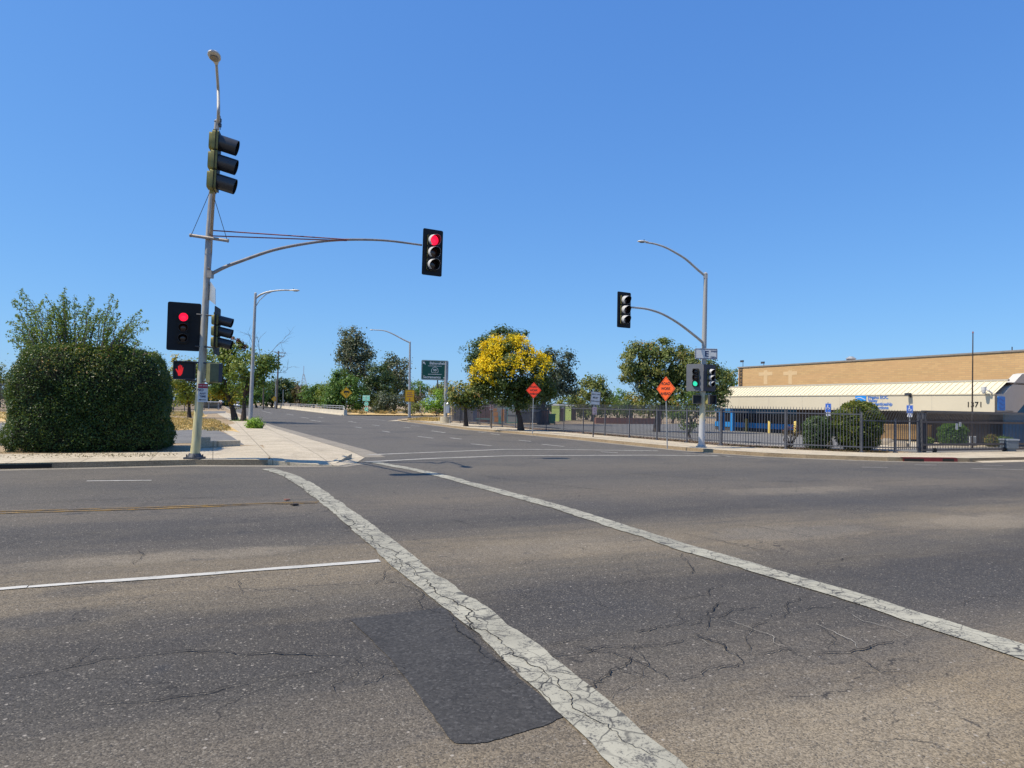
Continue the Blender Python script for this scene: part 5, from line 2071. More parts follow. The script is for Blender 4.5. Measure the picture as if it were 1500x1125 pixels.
tx = B(1271.5, 584)[0]
rows = [('Fresno EOC', 582.2), ('Valley', 587.0), ('Apprenticeship', 591.9), ('Connections', 597.2)]
for s_, py in rows:
    y = B(1285, py)[1]
    mb = MB()
    text(mb, s_, .27, tx, y, .006, TB, 'LEFT', .02, .02)
    mb.build('lettering', 'text_blue', bld)
mb = MB()
for ch, px in (('1', 1418.6), ('3', 1424.7), ('7', 1430.6), ('1', 1437)):
    x, y = B(px, 593)
    text(mb, ch, (B(1428, 589)[1] - B(1428, 597.2)[1]) * 1.35, x, y, .008, TB, 'CENTER', .01, .02)
mb.build('house_number', 'sign_black', bld)
# flood light and camera on the fascia
x, y = B(1333.5, 577.5)
mb = MB()
mb.box((x, y - .0, .2), (.26, .13, .24), TB)
mb.box((x + .02, y - .09, .08), (.05, .05, .16), TB)
mb.box((x + .02, y - .12, .01), (.12, .14, .03), TB)
mb.build('flood_light', 'dark_steel', bld)
x, y = B(1446.5, 575)
mb = MB()
mb.tube([TB @ Vector((x, y + .28, .3)), TB @ Vector((x, y + .10, .3))], [.13, .11], 12)
mb.tube([TB @ Vector((x, y + .10, .3)), TB @ Vector((x, y - .02, .3)), TB @ Vector((x, y - .07, .3))], [.10, .09, .04], 12)
cm = mb.build('security_camera', 'white_metal', bld, smooth=40)
mb = MB()
mb.tube([TB @ Vector((x + .25, y - .05, .01)), TB @ Vector((x + .2, y + .1, .25)), TB @ Vector((x, y + .28, .3))], .04, 6)
mb.build('bracket', 'white_metal', cm)
# flag pole
fp = D(1424, 652, 33)
fp.z = H
rt = empty('flag_pole', fp, 'tall thin dark flag pole standing in front of the cream fascia', 'flag pole')
mb = MB()
mb.tube([fp, D(1424.4, 580, 33), D(1425.2, 487, 33)], [.042, .034, .022], 8)
mb.build('pole', 'bark', rt)
mb = MB()
mb.tube([D(1425.2, 488, 33), D(1425.2, 485, 33)], [.045, .01], 8)
mb.build('finial', 'rust_rod', rt)
# bollards
for px, py, pt, nm in ((1093, 632, 613, 'leftmost'), (1127, 634.5, 616, 'middle'), (1165, 637.5, 617, 'rightmost')):
    q = G(px, py, H)
    hgt = D(px, pt, q.y).z
    mb = MB()
    mb.tube([q, Vector((q.x, q.y, hgt - .05)), Vector((q.x, q.y, hgt))], [.10, .10, .06], 10)
    tag(mb.build('bollard', 'bollard_yellow', origin=q, smooth=40), nm + ' of three pale yellow bollards before the blue wall', 'bollard', 'yellow bollards by the blue wall')
# low tan block wall behind the gate shrubs
a, b = G(1322, 651, H), G(1476, 652.5, H)
a, b = a + UY * 3.0 + VX * .6, b + UY * 3.0 + VX * .6
Lw = (b - a).length
T = Matrix.Translation((a + b) / 2) @ Matrix.Rotation(math.atan2((b - a).y, (b - a).x), 4, 'Z')
mb = MB()
mb.box((0, 0, H + .40), (Lw, .2, .8), T)
mb.box((0, 0, H + .83), (Lw, .26, .06), T)
tag(mb.build('garden_wall', 'brick_tan', origin=(a + b) / 2), 'low tan block wall behind the shrubs and the sliding gate', 'wall')
sheet('dry_verge', 'concrete', [G(1285, 658, H), G(1345, 657, H), G(1476, 655, H), b, a, G(1290, 650, H)], H + .012)
# white slatted enclosure, low concrete pieces, bin by the gate
q = G(1425, 653.5, H)
s = q.y / F
mb = MB()
rt = empty('slatted_enclosure', q, 'white slatted utility enclosure between bushes behind the gate', 'enclosure')
Tq = frame(q + Z * 0, -UY)
for i in range(9):
    mb.box((-.24 + i * .06, .26, 0), (.035, .52, .03), Tq)
mb.build('slats', 'sign_white', rt)
mb = MB()
mb.box((0, .26, -.25), (.50, .50, .4), Tq)
mb.build('housing', 'panel_grey', rt)
q = G(1478, 661, H)
rt = empty('waste_bin', q, 'grey blue lidded waste bin at the right end of the gate', 'bin')
mb = MB()
mb.prism([(x + q.x, y + q.y) for x, y in rrect(.42, .4, .05)], H, H + .16)
mb.prism([(x + q.x, y + q.y) for x, y in rrect(.58, .5, .06)], H + .14, H + .50)
mb.build('body', 'bin_grey', rt)
mb = MB()
mb.prism([(x + q.x, y + q.y) for x, y in rrect(.64, .56, .06)], H + .50, H + .56)
mb.build('lid', 'alu_back', rt)
for px, py, w_, h_, lab in ((1215, 655, .35, .45, 'pale concrete post stump right of the columnar shrub'), (1300, 652, .9, .34, 'pale boulder behind the curved fence'), (1318, 654, 1.0, .25, 'flat pale boulder left of the blue sign post')):
    q = G(px, py, H)
    mb = MB()
    k = 9
    vs = [(math.cos(a) * w_ / 2 * random.uniform(.85, 1.1), math.sin(a) * w_ / 2 * random.uniform(.6, .9)) for a in np.linspace(0, 2 * PI, k + 1)[:-1]]
    mb.add([(q.x + x, q.y + y, H) for x, y in vs] + [(q.x + x * .9, q.y + y * .9, H + h_ * .6 * random.uniform(.9, 1.1)) for x, y in vs] + [(q.x + x * .4, q.y + y * .4, H + h_) for x, y in vs],
           [(i, (i + 1) % k, k + (i + 1) % k, k + i) for i in range(k)] + [(k + i, k + (i + 1) % k, 2 * k + (i + 1) % k, 2 * k + i) for i in range(k)] + [tuple(range(2 * k, 3 * k))])
    tag(mb.build('boulder', 'stone', origin=q, smooth=50), lab, 'boulder', 'pale stones behind the fence')

# ------------------------------------------------------------------ yard behind the long fence
def placed(px0, px1, pyb):
    """ground span behind the fence: left and right foot at the base row"""
    a, b = G(px0, pyb, H), G(px1, pyb, H)
    return a, b, (b - a).length, frame((a + b) / 2, (-VX.x * .3, -1, 0))


# dark sheet hung on the fence
a, b = FP[0] + VX * .15, FP[0].lerp(FP[1], .42) + VX * .15
rt = empty('privacy_sheet', a, 'grey purple privacy sheet hung along the far end of the fence', 'privacy sheet')
mb = MB()
nseg = 60
vs = []
for i in range(nseg + 1):
    p = a.lerp(b, i / nseg) + VX * (.05 * math.sin(i * 1.3) + .03 * math.sin(i * .4))
    vs += [(p.x, p.y, H + .12), (p.x, p.y, H + 1.55 + .04 * math.sin(i * .9))]
mb.add(vs, [(2 * i, 2 * i + 2, 2 * i + 3, 2 * i + 1) for i in range(nseg)])
mb.build('sheet', 'tarp_grey', rt)


def container(label, px0, px1, pyb, pyt, mat, ribs=8, depth=2.2):
    a, b, L, T = placed(px0, px1, pyb)
    h = D((px0 + px1) / 2, pyt, a.y).z - H
    rt = empty('storage_container', (a + b) / 2, label, 'container')
    T = frame((a + b) / 2, (-.2, -1, 0))
    mb = MB()
    mb.box((0, h / 2, -depth / 2), (L, h, depth), T)
    mb.build('body', mat, rt)
    mb = MB()
    for i in range(ribs):
        mb.box((-L / 2 + L * (i + .5) / ribs, h / 2, .02), (L / ribs * .45, h * .9, .04), T)
    mb.build('ribs', mat, rt)
    mb = MB()
    mb.box((0, h + .03, -depth / 2), (L + .08, .08, depth + .08), T)
    mb.build('roof_rim', 'dark_steel', rt)
    return rt, T, L, h


container('reddish brown container behind the fence, left of the small pink sign', 700, 717, 619, 592.5, 'container_brown')
container('dark blue container behind the fence sheet and small tree', 690, 699.5, 618.5, 593.5, 'container_blue')


def mural(label, px0, px1, pyb, pyt, mat, pieces):
    a, b, L, T = placed(px0, px1, pyb)
    h = D((px0 + px1) / 2, pyt, a.y).z - H
    T = frame((a + b) / 2, (-.1, -1, 0))
    rt = empty('painted_board', (a + b) / 2, label, 'painted board', 'painted boards behind the fence')
    mb = MB()
    mb.box((0, h / 2, -.05), (L, h, .1), T)
    mb.build('board', mat, rt)
    for (m_, pts) in pieces:
        mb = MB()
        for (x0, y0, x1, y1) in pts:
            mb.box(((x0 + x1) / 2 * L - L / 2, (y0 + y1) / 2 * h, .006), ((x1 - x0) * L, (y1 - y0) * h, .008), T)
        mb.build('painted_shape', m_, rt)
    mb = MB()
    for sx in (-L * .35, L * .35):
        mb.box((sx, h * .3, -.3), (.06, h * .6, .4), T)
    mb.build('prop', 'wood_pole', rt)


mural('board painted with orange columns, right of the small pink sign', 720.5, 737.5, 620.5, 597, 'panel_grey', [('panel_orange', [(.12, .75, .42, .95), (.18, .45, .50, .72), (.25, .1, .55, .42), (.75, .15, .95, .9)]), ('panel_teal', [(0, .05, .1, .9), (.55, .0, .72, .5)])])
mural('teal and grey painted board left of the flowering tree trunk', 740, 756, 620, 597, 'panel_teal', [('panel_grey', [(.30, .55, .95, .95), (.30, .08, .92, .42)]), ('tarp_grey', [(.25, .44, .9, .52), (.0, .0, .2, .9)])])
# teal low bench
a, b, L, T = placed(699, 716, 620.5)
rt = empty('bench', (a + b) / 2, 'low teal bench in front of the brown container', 'bench')
mb = MB()
mb.box((0, .42, 0), (L, .08, .45), T)
mb.build('seat', 'panel_teal', rt)
for sx in (-L * .4, L * .4):
    mb = MB()
    mb.box((sx, .19, 0), (.08, .38, .4), T)
    mb.build('leg', 'dark_steel', rt)
# dumpster
a, b, L, T = placed(763.5, 786, 622)
rt = empty('dumpster', (a + b) / 2, 'dark blue dumpster in tree shade right of the flowering tree trunk', 'dumpster')
h = D(775, 601, a.y).z - H
mb = MB()
mb.add([(-L / 2, .15, 0), (L / 2, .15, 0), (L / 2, h * .85, .15), (-L / 2, h * .85, .15), (-L / 2, .15, -1.3), (L / 2, .15, -1.3), (L / 2, h, -1.4), (-L / 2, h, -1.4)], [(0, 1, 2, 3), (5, 4, 7, 6), (4, 0, 3, 7), (1, 5, 6, 2), (3, 2, 6, 7)], T)
mb.build('body', 'dumpster', rt)
mb = MB()
mb.add([(-L / 2 - .03, h * .86, .2), (L / 2 + .03, h * .86, .2), (L / 2 + .03, h * 1.02, -1.42), (-L / 2 - .03, h * 1.02, -1.42), (-L / 2 - .03, h * .90, .2), (L / 2 + .03, h * .90, .2), (L / 2 + .03, h * 1.06, -1.42), (-L / 2 - .03, h * 1.06, -1.42)],
       [(0, 1, 5, 4), (4, 5, 6, 7), (1, 2, 6, 5), (0, 4, 7, 3)], T)
mb.build('lid', 'sig_black', rt)
mb = MB()
for sx in np.linspace(-L * .4, L * .4, 5):
    mb.box((sx, h * .45, .09), (.05, h * .6, .06), T)
mb.build('rib', 'dumpster', rt)
container('dull brown cabinet between the dumpster and the green bin', 788, 801, 622, 601, 'toilet_brown', 5, 1.0)
# green bin
q = G(808.5, 622, H)
rt = empty('waste_bin', q, 'bright green wheeled waste bin beside the portable toilets', 'bin')
s = q.y / F
T = frame(q, (-.1, -1, 0))
mb = MB()
hw, hh = 5 * s, 14.5 * s
mb.add([(-hw * .8, .1, .25), (hw * .8, .1, .25), (hw, hh, .35), (-hw, hh, .35), (-hw * .8, .1, -.25), (hw * .8, .1, -.25), (hw, hh, -.35), (-hw, hh, -.35)], [(0, 1, 2, 3), (5, 4, 7, 6), (4, 0, 3, 7), (1, 5, 6, 2), (3, 2, 6, 7)], T)
mb.build('body', 'bin_green', rt)
mb = MB()
mb.box((0, hh + .04, 0), (hw * 2.2, .08, .85), T)
mb.build('lid', 'bin_green', rt)
for sx in (-hw * .8, hw * .8):
    mb = MB()
    mb.tube([T @ Vector((sx - .04, .12, -.3)), T @ Vector((sx + .04, .12, -.3))], .12, 10)
    mb.build('wheel', 'tyre', rt)


def toilet(label, px0, px1, pyb, pyt, n):
    a, b, L, _ = placed(px0, px1, pyb)
    c = (a + b) / 2
    T = frame(c, n)
    h = D((px0 + px1) / 2, pyt, c.y).z - H
    w_ = 1.1
    rt = empty('portable_toilet', c, label, 'portable toilet', 'portable toilets in the yard')
    mb = MB()
    mb.box((0, h * .46, -w_ / 2), (w_, h * .9, w_), T)
    mb.build('cabin', 'toilet_green', rt)
    mb = MB()
    mb.box((0, h * .44, .02), (w_ * .72, h * .80, .04), T)
    dr = mb.build('door', 'toilet_brown', rt)
    mb = MB()
    mb.box((0, h * .78, .045), (w_ * .3, .2, .01), T)
    mb.build('door_sign', 'sign_white', dr)
    mb = MB()
    mb.add([(-w_ * .55, h * .91, .06), (w_ * .55, h * .91, .06), (w_ * .55, h * .91, -w_ - .05), (-w_ * .55, h * .91, -w_ - .05), (-w_ * .4, h, -.2), (w_ * .4, h, -.2), (w_ * .4, h, -w_ + .2), (-w_ * .4, h, -w_ + .2)],
           [(3, 2, 1, 0), (4, 5, 6, 7), (0, 1, 5, 4), (1, 2, 6, 5), (2, 3, 7, 6), (3, 0, 4, 7)], T)
    mb.build('roof', 'panel_grey', rt)


toilet('nearer lime green portable toilet with dark door, right of the green bin', 815, 832, 617.5, 592, (.75, -.66, 0))
toilet('portable toilet half hidden behind the nearer one', 834, 846, 616, 593, (.75, -.66, 0))
# low red brick wall and straw bank beyond the lot
a, b = G(872, 620.5, H), G(968, 621.5, H)
Lw = (b - a).length
mb = MB()
T = Matrix.Translation((a + b) / 2) @ Matrix.Rotation(math.atan2((b - a).y, (b - a).x), 4, 'Z')
mb.box((0, 0, .28), (Lw, .25, .56), T)
mb.box((0, 0, .59), (Lw, .32, .06), T)
tag(mb.build('brick_wall', 'brick_red', origin=(a + b) / 2), 'low red brick wall at the back of the parking lot', 'wall')

# ------------------------------------------------------------------ bridge parapet
pa, pb = G(503, 608.5), G(415, 598.3)
du = (pb - pa).normalized()
pe = pb + du * 60
rt = empty('bridge_parapet', pa, 'pale concrete bridge parapet topped by metal rails, beyond the road', 'parapet')
mb = MB()
L = (pe - pa).length
T = Matrix.Translation(pa) @ Matrix.Rotation(math.atan2(du.y, du.x), 4, 'Z')
mb.prism([(0, 0), (L, 0), (L, -.35), (0, -.35)], 0, .72, T)
mb.prism([(-.6, .03), (.02, .03), (.02, -.4), (-.6, -.4)], 0, .80, T)
mb.prism([(0, .25), (L, .25), (L, .0), (0, .0)], 0, .12, T)
mb.build('wall', 'parapet', rt)
mb = MB()
for zz in (1.02, 1.32):
    mb.tube([T @ Vector((.2, -.17, .72)), T @ Vector((.6, -.17, zz - .1)), T @ Vector((1.2, -.17, zz)), T @ Vector((L, -.17, zz))], .055, 6)
mb.build('rail', 'rail_white', rt)
mb = MB()
for x in np.arange(1.4, L, 3.0):
    mb.box((x, -.17, 1.0), (.12, .1, .6), T)
mb.build('rail_post', 'rail_white', rt)

# ------------------------------------------------------------------ left background
def wire_fence(label, P, h, mat, sp, name='iron_fence', w=.03):
    P = [Vector((p.x, p.y, 0)) for p in P]
    root = empty(name, Vector((P[0].x, P[0].y, H)), label, 'fence', 'iron picket fences' if name == 'iron_fence' else None)
    for a, b in zip(P[:-1], P[1:]):
        n = max(1, round((b - a).length / 2.6))
        for i in range(n):
            p, q = a.lerp(b, i / n), a.lerp(b, (i + 1) / n)
            mb = MB()
            picket_panel(mb, p, q, H, .2, h - .2, h, sp=sp, w=w)
            mb.build('picket_panel', mat, root)
            mb = MB()
            mb.box((p.x, p.y, H + h / 2), (.09, .09, h + .05))
            mb.build('post', mat, root)


wire_fence('black iron fence at the far left edge behind the big hedge', [G(-200, 606, H), G(40, 603.5, H)], 3.0, 'gate_black', .16)
wire_fence('thin grey railings at the far side of the lot, between hedge and leaning pole', [G(200, 603, H), G(300, 602, H)], 1.5, 'fence_grey', .2, 'railing')
# small flat roofed shelter
a, b = G(296, 599.5, H), G(315.5, 599.5, H)
c = (a + b) / 2
rt = empty('bus_shelter', c, 'small flat white roofed shelter behind the leaning pole', 'shelter')
L = (b - a).length
T = frame(c, (.2, -1, 0))
h = D(305, 588.5, c.y).z - H
mb = MB()
mb.box((0, h, -.8), (L + .5, .16, 2.4), T)
mb.build('roof', 'white_metal', rt)
for sx in (-L * .45, 0, L * .45):
    mb = MB()
    mb.box((sx, h / 2, .1), (.14, h, .14), T)
    mb.build('post', 'galv', rt)
mb = MB()
mb.box((0, h * .48, -1.6), (L, h * .8, .06), T)
mb.build('back_panel', 'panel_grey', rt)
mb = MB()
mb.box((0, .45, -1.2), (L * .7, .08, .4), T)
mb.build('seat', 'dark_steel', rt)
# utility poles
def upole(label, base, top, Y, arms, r=.16, mat='wood_pole'):
    f = D(base[0], base[1], Y)
    f.z = 0
    rt = empty('utility_pole', f, label, 'utility pole', 'wooden utility poles')
    t_ = D(top[0], top[1], Y)
    mb = MB()
    mb.tube([f, t_], [r, r * .65], 8)
    mb.build('shaft', mat, rt)
    for (x0, y0, x1, y1) in arms:
        mb = MB()
        p, q = D(x0, y0, Y - .3), D(x1, y1, Y - .3)
        mb.tube([p, q], .08, 5)
        ca = mb.build('cross_arm', mat, rt)
        mb = MB()
        for k in (.05, .3, .7, .95):
            s_ = p.lerp(q, k)
            mb.tube([s_, s_ + Z * .3], [.06, .09], 6)
        mb.build('insulator', 'panel_grey', ca)


upole('tall wooden utility pole with several cross arms, right of the left trees', (405, 598), (408.3, 514), 165, [(402, 516, 419, 517.5), (404, 521.5, 416, 522), (400, 533.4, 414, 534.4)], .24)
mb = MB()
upole('slim far pole rising behind the trees right of the cross armed pole', (414.5, 597), (414.8, 571), 190, [], .13, 'galv')
upole('slim grey pole just left of the cross armed pole', (403.3, 597), (404, 555), 180, [], .12, 'galv')
upole('dark bare pole behind the left trees', (385.7, 598), (386.5, 530), 150, [(383, 533, 390, 533.4)], .18)
upole('far slim pole above the bushes right of the mustard sign', (615.5, 600), (615.6, 564), 140, [], .10, 'galv')
upole('dark pole in the shrubs directly below the guide sign panel', (641, 600), (641, 548), 118, [], .15, 'dark_steel')
upole('slender post rising left of the white shelter', (308.6, 598), (308.8, 576), 140, [], .13, 'galv')
# far lattice mast
f = D(446, 596, 420)
f.z = 0
rt = empty('lattice_tower', f, 'far lattice radio tower rising above the tree line', 'tower')
mb = MB()
t_ = D(444.8, 548, 420)
hw = 3.4
for sx, sy in ((-1, -1), (1, -1), (1, 1), (-1, 1)):
    mb.tube([f + Vector((sx * hw, sy * hw, 0)), t_ + Vector((sx * .3, sy * .3, 0))], [.12, .07], 4)
for k in range(9):
    k0, k1 = k / 9, (k + 1) / 9
    for sx, sy, tx_, ty in ((-1, -1, 1, -1), (1, -1, 1, 1), (1, 1, -1, 1), (-1, 1, -1, -1)):
        w0, w1 = hw * (1 - k0) + .3 * k0, hw * (1 - k1) + .3 * k1
        mb.tube([f.lerp(t_, k0) + Vector((sx * w0, sy * w0, 0)), f.lerp(t_, k1) + Vector((tx_ * w1, ty * w1, 0))], .06, 3)
mb.build('lattice', 'tower_pale', rt)
mb = MB()
mb.tube([t_, t_ + Z * 5], .12, 4)
mb.build('antenna', 'rust_rod', rt)


# ------------------------------------------------------------------ cars far off
def car(label, q, fwd, mat, pickup=False, L=4.6, W=1.85, Hc=1.5):
    T = Matrix.Translation(q) @ Matrix.Rotation(math.atan2(fwd.y, fwd.x), 4, 'Z')
    rt = empty('parked_car' if not pickup else 'pickup_truck', q, label, 'car' if not pickup else 'pickup truck')
    mb = MB()
    side = [(-L / 2, .35), (-L / 2 + .05, .85), (-L * .38, .95), (L * .18, .98), (L * .42, .86), (L / 2, .7), (L / 2, .35)]
    def ext(prof, w0, w1):
        n = len(prof)
        vs = [(x, -w0 / 2, z) for x, z in prof] + [(x, w0 / 2, z) for x, z in prof]
        mb.add(vs, [tuple(range(n)), tuple(range(2 * n - 1, n - 1, -1))] + [(i, n + i, n + (i + 1) % n, (i + 1) % n) for i in range(n)], T)
    ext(side, W, W)
    cab = [(-L * .40, .94), (-L * .27, Hc - .04), (L * .02, Hc), (L * .24, .96)] if not pickup else [(-L * .12, .94), (-L * .10, Hc + .2), (L * .10, Hc + .2), (L * .24, .96)]
    n = 4
    vs = [(x, -W * (.47 if z < 1 else .40), z) for x, z in cab] + [(x, W * (.47 if z < 1 else .40), z) for x, z in cab]
    mb.add(vs, [(0, 1, 2, 3), (7, 6, 5, 4), (0, 4, 5, 1), (1, 5, 6, 2), (2, 6, 7, 3)], T)
    body = mb.build('body', mat, rt)
    mb = MB()
    (xa_, za_), (xb_, zb2), (xc, zc), (xd, zd) = cab
    def lerp2(a, b, t):
        return (a[0] + (b[0] - a[0]) * t, a[1] + (b[1] - a[1]) * t)
    for (p0, p1, s) in (((xc, zc), (xd, zd), 1), ((xb_, zb2), (xa_, za_), -1)):
        a, b = lerp2(p0, p1, .14), lerp2(p0, p1, .9)
        wy0, wy1 = W * .37, W * .43
        o = .012 * s
        mb.add([(a[0] + o, -wy0, a[1] + .012), (a[0] + o, wy0, a[1] + .012), (b[0] + o, wy1, b[1] + .012), (b[0] + o, -wy1, b[1] + .012)], [(0, 1, 2, 3)] if s < 0 else [(0, 3, 2, 1)], T)
    for s in (-1, 1):
        mb.add([(xa_ + .3, s * W * .472, .99), (xd - .3, s * W * .472, .99), (xc - .05, s * W * .412, zc - .1), (xb_ + .1, s * W * .412, zb2 - .1)], [(0, 1, 2, 3) if s < 0 else (3, 2, 1, 0)], T)
    mb.build('glass', 'glass', rt)
    for sx in (-L * .31, L * .31):
        for sy in (-1, 1):
            mb = MB()
            mb.tube([T @ Vector((sx, sy * W * .36, .33)), T @ Vector((sx, sy * W * .51, .33))], .33, 14)
            wh = mb.build('wheel', 'tyre', rt)
            mb = MB()
            mb.tube([T @ Vector((sx, sy * W * .505, .33)), T @ Vector((sx, sy * W * .515, .33))], .2, 10)
            mb.build('rim', 'galv', wh)
    for sy in (-1, 1):
        mb = MB()
        mb.box((L / 2 - .04, sy * W * .36, .68), (.1, .36, .14), T)
        mb.build('headlight', 'sign_white', rt)
        mb = MB()
        mb.box((-L / 2 + .03, sy * W * .40, .78), (.1, .22, .18), T)
        mb.build('tail_light', 'red_light', rt)
    mb = MB()
    mb.box((L / 2 + .005, 0, .42), (.06, W * .9, .18), T)
    mb.build('bumper', 'sign_black', rt)


car('white car with dark windscreen coming from far off, seen between tree trunks', G(347.5, 597.6), -UY, 'car_white')
car('white pickup truck crossing the bridge near the parapet end', G(424, 597.4) + VX * -2.5, UY, 'car_white', True)

# ------------------------------------------------------------------ cyclist on the far pavement
def skin_mesh(name, mat, verts, edges, radii, parent):
    me = bpy.data.meshes.new(name)
    me.from_pydata([tuple(v) for v in verts], edges, [])
    o = bpy.data.objects.new(name, me)
    COL.objects.link(o)
    sk = o.modifiers.new('skin', 'SKIN')
    for i, r in enumerate(radii):
        o.data.skin_vertices[0].data[i].radius = (r, r)
    o.data.skin_vertices[0].data[0].use_root = True
    ss = o.modifiers.new('sub', 'SUBSURF')
    ss.levels = ss.render_levels = 1
    dg = bpy.context.evaluated_depsgraph_get()
    m2 = bpy.data.meshes.new_from_object(o.evaluated_get(dg))
    o.modifiers.clear()
    o.data = m2
    m2.materials.clear()
    m2.materials.append(MATS[mat])
    m2.shade_smooth()
    o.parent = parent
    WL[o.name] = Vector((0, 0, 0))
    return o


q = G(323, 600.4, H)
sc = 1.12
fw = (-UY * .8 - VX * .6).normalized()
Tc = Matrix.Translation(q) @ Matrix.Rotation(math.atan2(fw.y, fw.x), 4, 'Z') @ Matrix.Scale(sc, 4)
bk = empty('bicycle', None, 'dark bicycle ridden by the person in white on the far pavement', 'bicycle', None, Tc)
for x in (-.52, .52):
    mb = MB()
    ring = [Vector((x + .33 * math.cos(a), 0, .34 + .33 * math.sin(a))) for a in np.linspace(0, 2 * PI, 21)]
    mb.tube(ring, .022, 6, cap=False)
    wl_ = mb.build('wheel', 'tyre', bk, world=False)
    mb = MB()
    for k in range(8):
        a = PI * k / 8
        mb.tube([Vector((x + .32 * math.cos(a), 0, .34 + .32 * math.sin(a))), Vector((x - .32 * math.cos(a), 0, .34 - .32 * math.sin(a)))], .004, 3)
    mb.build('spokes', 'galv', wl_, world=False)
mb = MB()
Pb = dict(r=(-.52, 0, .34), s=(-.18, 0, .85), c=(-.05, 0, .30), h=(.36, 0, .82), f=(.52, 0, .34), bar=(.40, 0, 1.0))
for a, b in (('r', 's'), ('r', 'c'), ('c', 's'), ('s', 'h'), ('c', 'h'), ('h', 'f'), ('h', 'bar')):
    mb.tube([Vector(Pb[a]), Vector(Pb[b])], .022, 6)
mb.build('frame', 'dark_steel', bk, world=False)
mb = MB()
mb.tube([Vector((.38, -.3, 1.02)), Vector((.42, 0, 1.0)), Vector((.38, .3, 1.02))], .018, 6)
mb.build('handlebar', 'dark_steel', bk, world=False)
mb = MB()
mb.prism([(-.32, -.07), (-.05, -.03), (-.05, .03), (-.32, .07)], .88, .93)
mb.build('saddle', 'sig_black', bk, world=False)
pr_ = empty('person', None, 'cyclist in white shirt and dark trousers riding on the far pavement', 'person', None, Tc)
V_ = [(-.18, 0, .98), (-.12, 0, 1.15), (-.02, 0, 1.38), (.02, 0, 1.50), (.06, 0, 1.58), (.08, 0, 1.68), (.07, 0, 1.76),
      (0, .18, 1.42), (.16, .24, 1.22), (.36, .26, 1.06), (.41, .26, 1.04), (0, -.18, 1.42), (.16, -.24, 1.22), (.36, -.26, 1.06), (.41, -.26, 1.04),
      (-.16, .10, .95), (.22, .12, .80), (.02, .12, .40), (.12, .12, .33), (-.16, -.10, .95), (.12, -.12, .62), (-.10, -.12, .24), (.0, -.12, .18)]
E_ = [(0, 1), (1, 2), (2, 3), (3, 4), (4, 5), (5, 6), (2, 7), (7, 8), (8, 9), (9, 10), (2, 11), (11, 12), (12, 13), (13, 14), (0, 15), (15, 16), (16, 17), (17, 18), (0, 19), (19, 20), (20, 21), (21, 22)]
R_ = [.14, .14, .15, .07, .06, .10, .075, .06, .047, .034, .03, .06, .047, .034, .03, .10, .075, .05, .04, .10, .075, .05, .04]
skin_mesh('body', 'skin', V_, E_, R_, pr_)
skin_mesh('shirt', 'cloth_white', V_[:3] + [V_[3]] + V_[7:9] + V_[11:13], [(0, 1), (1, 2), (2, 3), (2, 4), (4, 5), (2, 6), (6, 7)], [.155, .16, .17, .08, .075, .062, .075, .062], pr_)
skin_mesh('trousers', 'cloth_dark', [V_[0]] + V_[15:18] + V_[19:22], [(0, 1), (1, 2), (2, 3), (0, 4), (4, 5), (5, 6)], [.15, .11, .088, .062, .11, .088, .062], pr_)
mb = MB()
dome(mb, .07, 0, .115, 1.70, .12)
mb.build('helmet', 'cloth_white', pr_, world=False, smooth=60)
# ------------------------------------------------------------------ the big clipped hedge
Chg = G(131, 663, H) + UY * 1.75 - VX * .15
Chg.z = H
hr_ = empty('hedge', Chg, 'huge rounded dark green hedge with wild shoots on top', 'hedge')


def lump(d):
    x, y, z = d[:, 0], d[:, 1], d[:, 2]
    return (.026 * np.sin(5.1 * x + 1.3) * np.sin(6.3 * z + .4) + .022 * np.sin(9.7 * x + 3.1 * y + 2) * np.cos(8.3 * z + 1.1) + .022 * np.sin(17 * x + 5) * np.sin(15 * z + 2.2 * y) + .015 * np.sin(31 * x + 2 * y) * np.sin(27 * z + 1))


def hedge_surface(d, hx=2.13, hy=1.75, zc=1.35, hz_up=1.86, hz_dn=1.7, e=4.2):
    a = (np.abs(d[:, 0]) ** e + np.abs(d[:, 1]) ** e + np.abs(d[:, 2]) ** e) ** (-1 / e)
    p = d * a[:, None] * (1 + lump(d))[:, None]
    z = np.where(p[:, 2] > 0, p[:, 2] * hz_up, p[:, 2] * hz_dn) + zc
    # narrower foot, fuller shoulders
    k = 1.0 - np.clip(z - 2.1, 0, 2) * .06 + np.clip(.9 - z, 0, 1) * .10
    X = p[:, 0] * hx * k
    Yl_ = p[:, 1] * hy * k
    vx, uy = np.array(VX), np.array(UY)
    P = np.array(Chg)[None] + X[:, None] * vx + Yl_[:, None] * uy
    P[:, 2] = H + z
    n = d[:, 0:1] * vx + d[:, 1:2] * uy + d[:, 2:3] * np.array([0, 0, 1.0])
    return P, n


N = 120000
d = unit(N)
P, Nrm = hedge_surface(d)
gap = np.sin(3.3 * P[:, 0] + 1.7 * np.sin(2.1 * P[:, 2])) * np.sin(4.1 * P[:, 2] + 1.3 * np.sin(2.7 * P[:, 0] + 1)) + .6 * np.sin(9 * P[:, 0] + 2) * np.sin(8 * P[:, 2] + 1)
keep = (P[:, 2] > H + .02) & (rng.random(len(P)) > np.clip((gap - .35) * .8, 0, .62))
P, Nrm, d = P[keep], Nrm[keep], d[keep]
dep = rng.exponential(.045, len(P))
P = P - Nrm * dep[:, None] + rng.normal(size=P.shape) * .025
